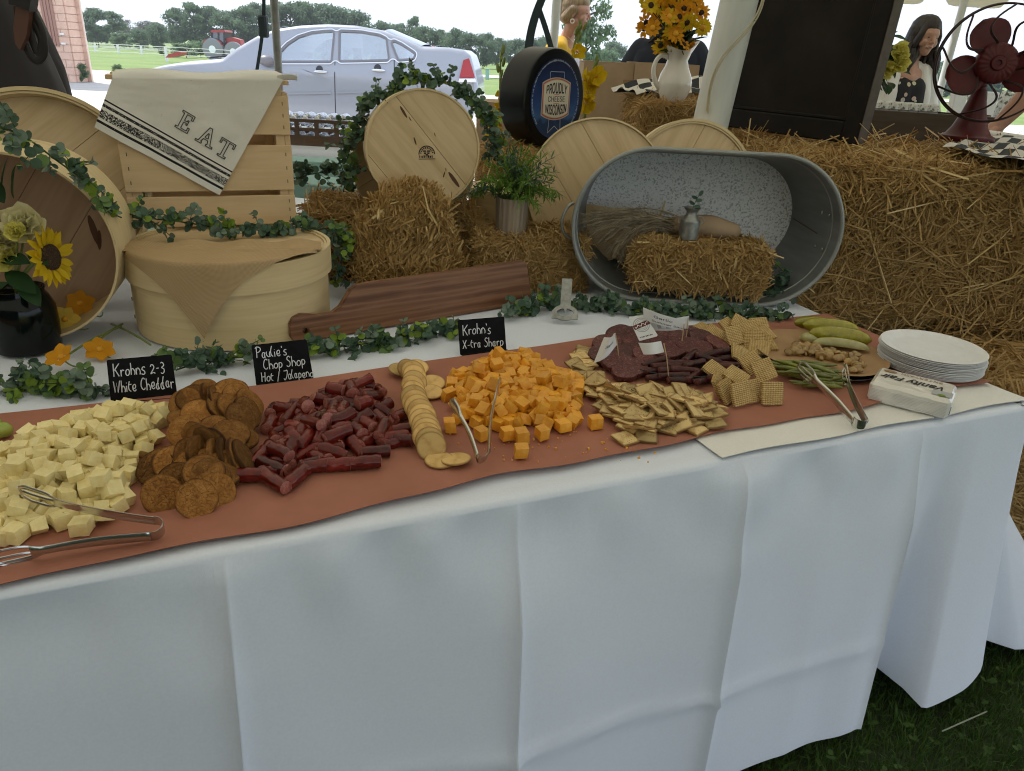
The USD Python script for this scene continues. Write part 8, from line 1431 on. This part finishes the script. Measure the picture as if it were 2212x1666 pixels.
# blonde woman in mustard cardigan, seen in profile
HB = 6.2; hb_ = Y(1246, 30, HB); kb = 1.0; o2 = V(hb_[0] - .06, HB + .05, 0); H2 = hb_[2] + .115; F2, R2, q2 = figure("", "", o2, math.radians(105), H2); t2 = thing("person", "blonde woman in mustard cardigan, profile to the right, hair clipped up", "person"); f2 = unit(V(.97, -.22, -.10)); ch, P2_ = head(f2, unit(np.cross(f2, V(0, 0, 1))), hb_)
sk = ch + [[(hb_ + V(-.02, 0, -.06), .052), (q2(0, 0, .84), .052), (q2(0, 0, .78), .09)], [(q2(0, 0, .78), .10), (q2(0, 0, .55), .11)], [(q2(.10, .20, .60), .036), (q2(.30, .12, .585), .026)]]; hand(sk, q2(.30, .12, .585), F2 * 1. + V(0, 0, -.2), V(0, 0, 1)); part(t2, "body", body(sk, .015, 5), "skin", smooth=True); face(t2, P2_)
part(t2, "pale_top", body([[(q2(.05, -.05, .745), .075), (q2(.05, .05, .745), .075)], [(q2(.055, 0, .75), .085), (q2(.065, 0, .62), .11), (q2(.04, 0, .50), .12)]], .02, 5), "pale_top", smooth=True)
cg = []
for s in (-1, 1): cg += [[(q2(-.03, s * .06, .815), .058), (q2(-.02, s * .165, .79), .072), (q2(.0, s * .22, .69), .062), (q2(.08, s * .22, .60), .052), (q2(.22, s * .16, .59), .044)], [(q2(-.0, s * .11, .77), .075), (q2(.02, s * .13, .62), .08), (q2(.0, s * .14, .48), .09)]]
cg += [[(q2(-.07, -.07, .78), .085), (q2(-.07, .07, .78), .085), (q2(-.07, .05, .5), .11), (q2(-.07, -.05, .5), .11)]]; part(t2, "cardigan", body(cg, .018, 5), "mustard_knit", smooth=True); part(t2, "trousers", body(legs(q2, H2), .03, 4), "trouser_dark", smooth=True)
part(t2, "hair", body([[(P2_(-.035, 0, .055), .090), (P2_(.015, 0, .074), .072)], [(P2_(-.05, 0, .02), .078), (P2_(-.085, 0, -.02), .055)], [(P2_(-.02, .06, .02), .045), (P2_(-.07, .05, -.04), .04)], [(P2_(-.02, -.06, .02), .045), (P2_(-.07, -.05, -.04), .04)], [(P2_(-.10, 0, .03), .05), (P2_(-.135, 0, .045), .038), (P2_(-.12, 0, .09), .026)]], .013, 4), "hair_blonde", smooth=True)
for s in (-.03, 0, .03): part(t2, "hair_clip", tube(spline([P2_(-.10, s, .085), P2_(-.15, s, .05), P2_(-.15, s, .0), P2_(-.115, s, -.02)], 9), .006, 6), "pearl", smooth=True)
part(t2, "earring", mv(lathe([(.010, -.003), (.018, -.002), (.018, .002), (.010, .003)], 20), T3(P2_(-.008, .094, -.055)) @ RX(90)), "pearl"); part(t2, "necklace", tube(spline([q2(.02, -.06, .845), q2(.115, 0, .80), q2(.02, .06, .845)], 12), .002, 5), "pearl"); part(t2, "pendant", ellipsoid(.008, .008, .008, q2(.125, -.01, .80), 1), "pearl", smooth=True)
# person in navy behind the flowers, back turned
sN = Y(1452, 75, 4.85); oN = V(sN[0], 4.9, 0); HN = 1.72; FN_, RN, qN = figure("", "", oN, math.radians(20), HN); tN = thing("person", "person in dark navy shirt with dark curly hair, back turned behind the gold flowers", "person"); hcN = qN(.03, 0, .935); f_ = unit(V(.35, .9, -.1)); ch, PN = head(f_, unit(np.cross(f_, V(0, 0, 1))), hcN)
sk = ch + [[(hcN + V(0, 0, -.06), .052), (qN(0, 0, .84), .054), (qN(0, 0, .78), .09), (qN(0, 0, .55), .1)]]
for s in (-1, 1): hand(sk, qN(.14, s * .30, .50), FN_ + V(0, 0, -.8), RN * -s); sk.append([(qN(.08, s * .30, .58), .038), (qN(.14, s * .30, .50), .028)])
part(tN, "body", body(sk, .018, 5), "skin", smooth=True); face(tN, PN); sh = [[(qN(-.02, -.12, .80), .085), (qN(-.02, .12, .80), .085)], [(qN(-.02, -.10, .78), .11), (qN(-.02, -.10, .5), .13)], [(qN(-.02, .10, .78), .11), (qN(-.02, .10, .5), .13)]]
for s in (-1, 1): sh.append([(qN(-.01, s * .16, .81), .075), (qN(.0, s * .24, .74), .070), (qN(.0, s * .30, .63), .058), (qN(.10, s * .30, .54), .046)])
part(tN, "shirt", body(sh, .02, 5), "navy_denim", smooth=True); part(tN, "trousers", body(legs(qN, HN), .03, 4), "trouser_dark", smooth=True)
part(tN, "hair", body([[(PN(-.03, 0, .06), .095), (PN(-.04, 0, -.04), .095)], [(PN(-.04, -.06, 0), .06), (PN(-.05, -.07, -.14), .05)], [(PN(-.04, .06, 0), .06), (PN(-.05, .07, -.14), .05)]], .014, 4), "hair_dark", smooth=True); locks(tN, [(PN(-.06 + rng.uniform(-.03, .03), rng.uniform(-.10, .10), rng.uniform(-.06, .02)), PN(-.08 + rng.uniform(-.03, .03), rng.uniform(-.14, .14), -rng.uniform(.16, .26))) for _ in range(26)], "hair_dark", .013, sway=.03)
# person in charcoal at the left edge, holding a bag
sC = Y(-40, 130, 2.02); oC = V(sC[0] - .05, 2.08, 0); HC_ = 1.70; FC, RC, qC = figure("", "", oC, math.radians(95), HC_); tC = thing("person", "person in charcoal shirt at the left edge, only the torso in view", "person"); hcC = qC(.03, 0, .935); ch, PCc = head(FC, RC, hcC)
sk = ch + [[(hcC + V(0, 0, -.06), .052), (qC(0, 0, .84), .056), (qC(0, 0, .78), .09), (qC(0, 0, .55), .1)]]; hw = Y(40, -55, 1.93); el_ = qC(-.02, .24, .66); sk.append([(el_, .045), (hw - V(.06, 0, 0), .030)]); hand(sk, hw - V(.06, 0, 0), V(1, 0, .1), V(0, -.2, 1), 1., .6); hand(sk, qC(.05, -.26, .49), V(.1, 0, -1), FC); sk.append([(qC(.0, -.27, .60), .04), (qC(.05, -.26, .49), .028)])
part(tC, "body", body(sk, .018, 5), "skin_tan", smooth=True); face(tC, PCc)
sh = [[(qC(.0, -.12, .80), .09), (qC(.0, .12, .80), .09)], [(qC(.02, 0, .79), .13), (qC(.055, 0, .68), .150), (qC(.055, 0, .58), .155), (qC(.02, 0, .47), .15)], [(qC(.0, .14, .80), .08), (qC(-.03, .24, .74), .075), (qC(-.02, .25, .66), .062)], [(qC(.0, -.14, .80), .08), (qC(-.02, -.25, .72), .07), (qC(.0, -.27, .60), .055)], [(qC(0, -.06, .7), .13), (qC(0, .06, .7), .13), (qC(0, .06, .5), .14), (qC(0, -.06, .5), .14)]]
part(tC, "shirt", body(sh, .02, 5), "charcoal_shirt", smooth=True); part(tC, "trousers", body(legs(qC, HC_), .03, 4), "trouser_dark", smooth=True); part(tC, "hair", body([[(PCc(-.035, 0, .055), .092), (PCc(.0, 0, .070), .078)], [(PCc(-.05, 0, 0), .078), (PCc(-.06, 0, -.06), .06)]], .014, 4), "hair_dark", smooth=True)
hbg = thing("handbag", "black handbag with a brown panel and looped strap held by the person in charcoal", "bag"); yb_ = 1.92
pq = lambda *a: [Y(u, v, yb_) for u, v in a]
part(hbg, "flap", slab(np.stack([np.array(pq((34, -30), (60, -30), (88, -30))), np.array(pq((36, 10), (62, 18), (80, 26)))], 1), .03), "black_leather"); part(hbg, "brown_panel", slab(np.stack([np.array(pq((46, 10), (62, 14), (76, 20))), np.array(pq((40, 60), (52, 70), (68, 78))), np.array(pq((44, 96), (50, 104), (54, 108)))], 1), .02), "brown_leather")
for q in (((54, 8), (64, 60), (78, 108), (80, 112), (90, 100), (84, 70), (70, 38), (62, 12)), ((38, 14), (44, 60), (56, 100), (68, 122), (78, 131), (90, 126), (95, 96), (86, 56), (74, 34), (66, 12))): part(hbg, "strap", tube(spline(pq(*q), 50), .0095, 10, flat=.55), "black_leather", smooth=True)
# arm reaching in at the right edge
aE = Y(2262, 175, 2.95); oE = V(aE[0] + .28, 3.1, 0); HE = 1.66; FE, RE, qE = figure("", "", oE, math.radians(-80), HE); tE = thing("person", "person beyond the right edge, only a bare forearm reaching in behind the pitcher", "person"); hcE = qE(.03, 0, .935); ch, PE = head(FE, RE, hcE); wE = Y(2156, 272, 3.0)
sk = ch + [[(hcE + V(0, 0, -.06), .052), (qE(0, 0, .84), .054), (qE(0, 0, .78), .09), (qE(0, 0, .55), .1)], [(qE(.02, -.2, .8), .055), (Y(2235, 190, 2.98), .042), (wE, .026)]]; hand(sk, wE, unit(Y(2130, 290, 3.0) - wE), V(0, -1, .3), 1., .5); hand(sk, qE(.1, .27, .5), V(0, 0, -1), FE); sk.append([(qE(.0, .24, .72), .05), (qE(.0, .27, .6), .04), (qE(.1, .27, .5), .027)])
part(tE, "body", body(sk, .018, 5), "skin", smooth=True); face(tE, PE); part(tE, "shirt", body([[(qE(0, -.13, .79), .085), (qE(0, .13, .79), .085)], [(qE(0, -.07, .78), .12), (qE(0, -.07, .5), .13)], [(qE(0, .07, .78), .12), (qE(0, .07, .5), .13)], [(qE(0, -.16, .80), .08), (qE(.05, -.22, .76), .07)], [(qE(0, .16, .80), .08), (qE(0, .23, .72), .07)]], .022, 5), "white_knit", smooth=True); part(tE, "trousers", body(legs(qE, HE), .03, 4), "trouser_dark", smooth=True); part(tE, "hair", body([[(PE(-.035, 0, .055), .092), (PE(.0, 0, .070), .078)], [(PE(-.05, 0, 0), .078), (PE(-.06, 0, -.1), .06)]], .014, 4), "hair_dark", smooth=True)

# ------------------------------------------------------------------ air
mat("air", {"v": ("principled_volume", {"color": (.86, .92, 1.), "density": .0006, "anisotropy": .3})}, (), surface=None, volume="v.volume")
hz_ = trimesh.creation.box([420, 330, 32]); hz_.apply_translation([0, 115, 14.9]); struct("haze", tm(hz_.vertices, hz_.faces), "air", kind="stuff")
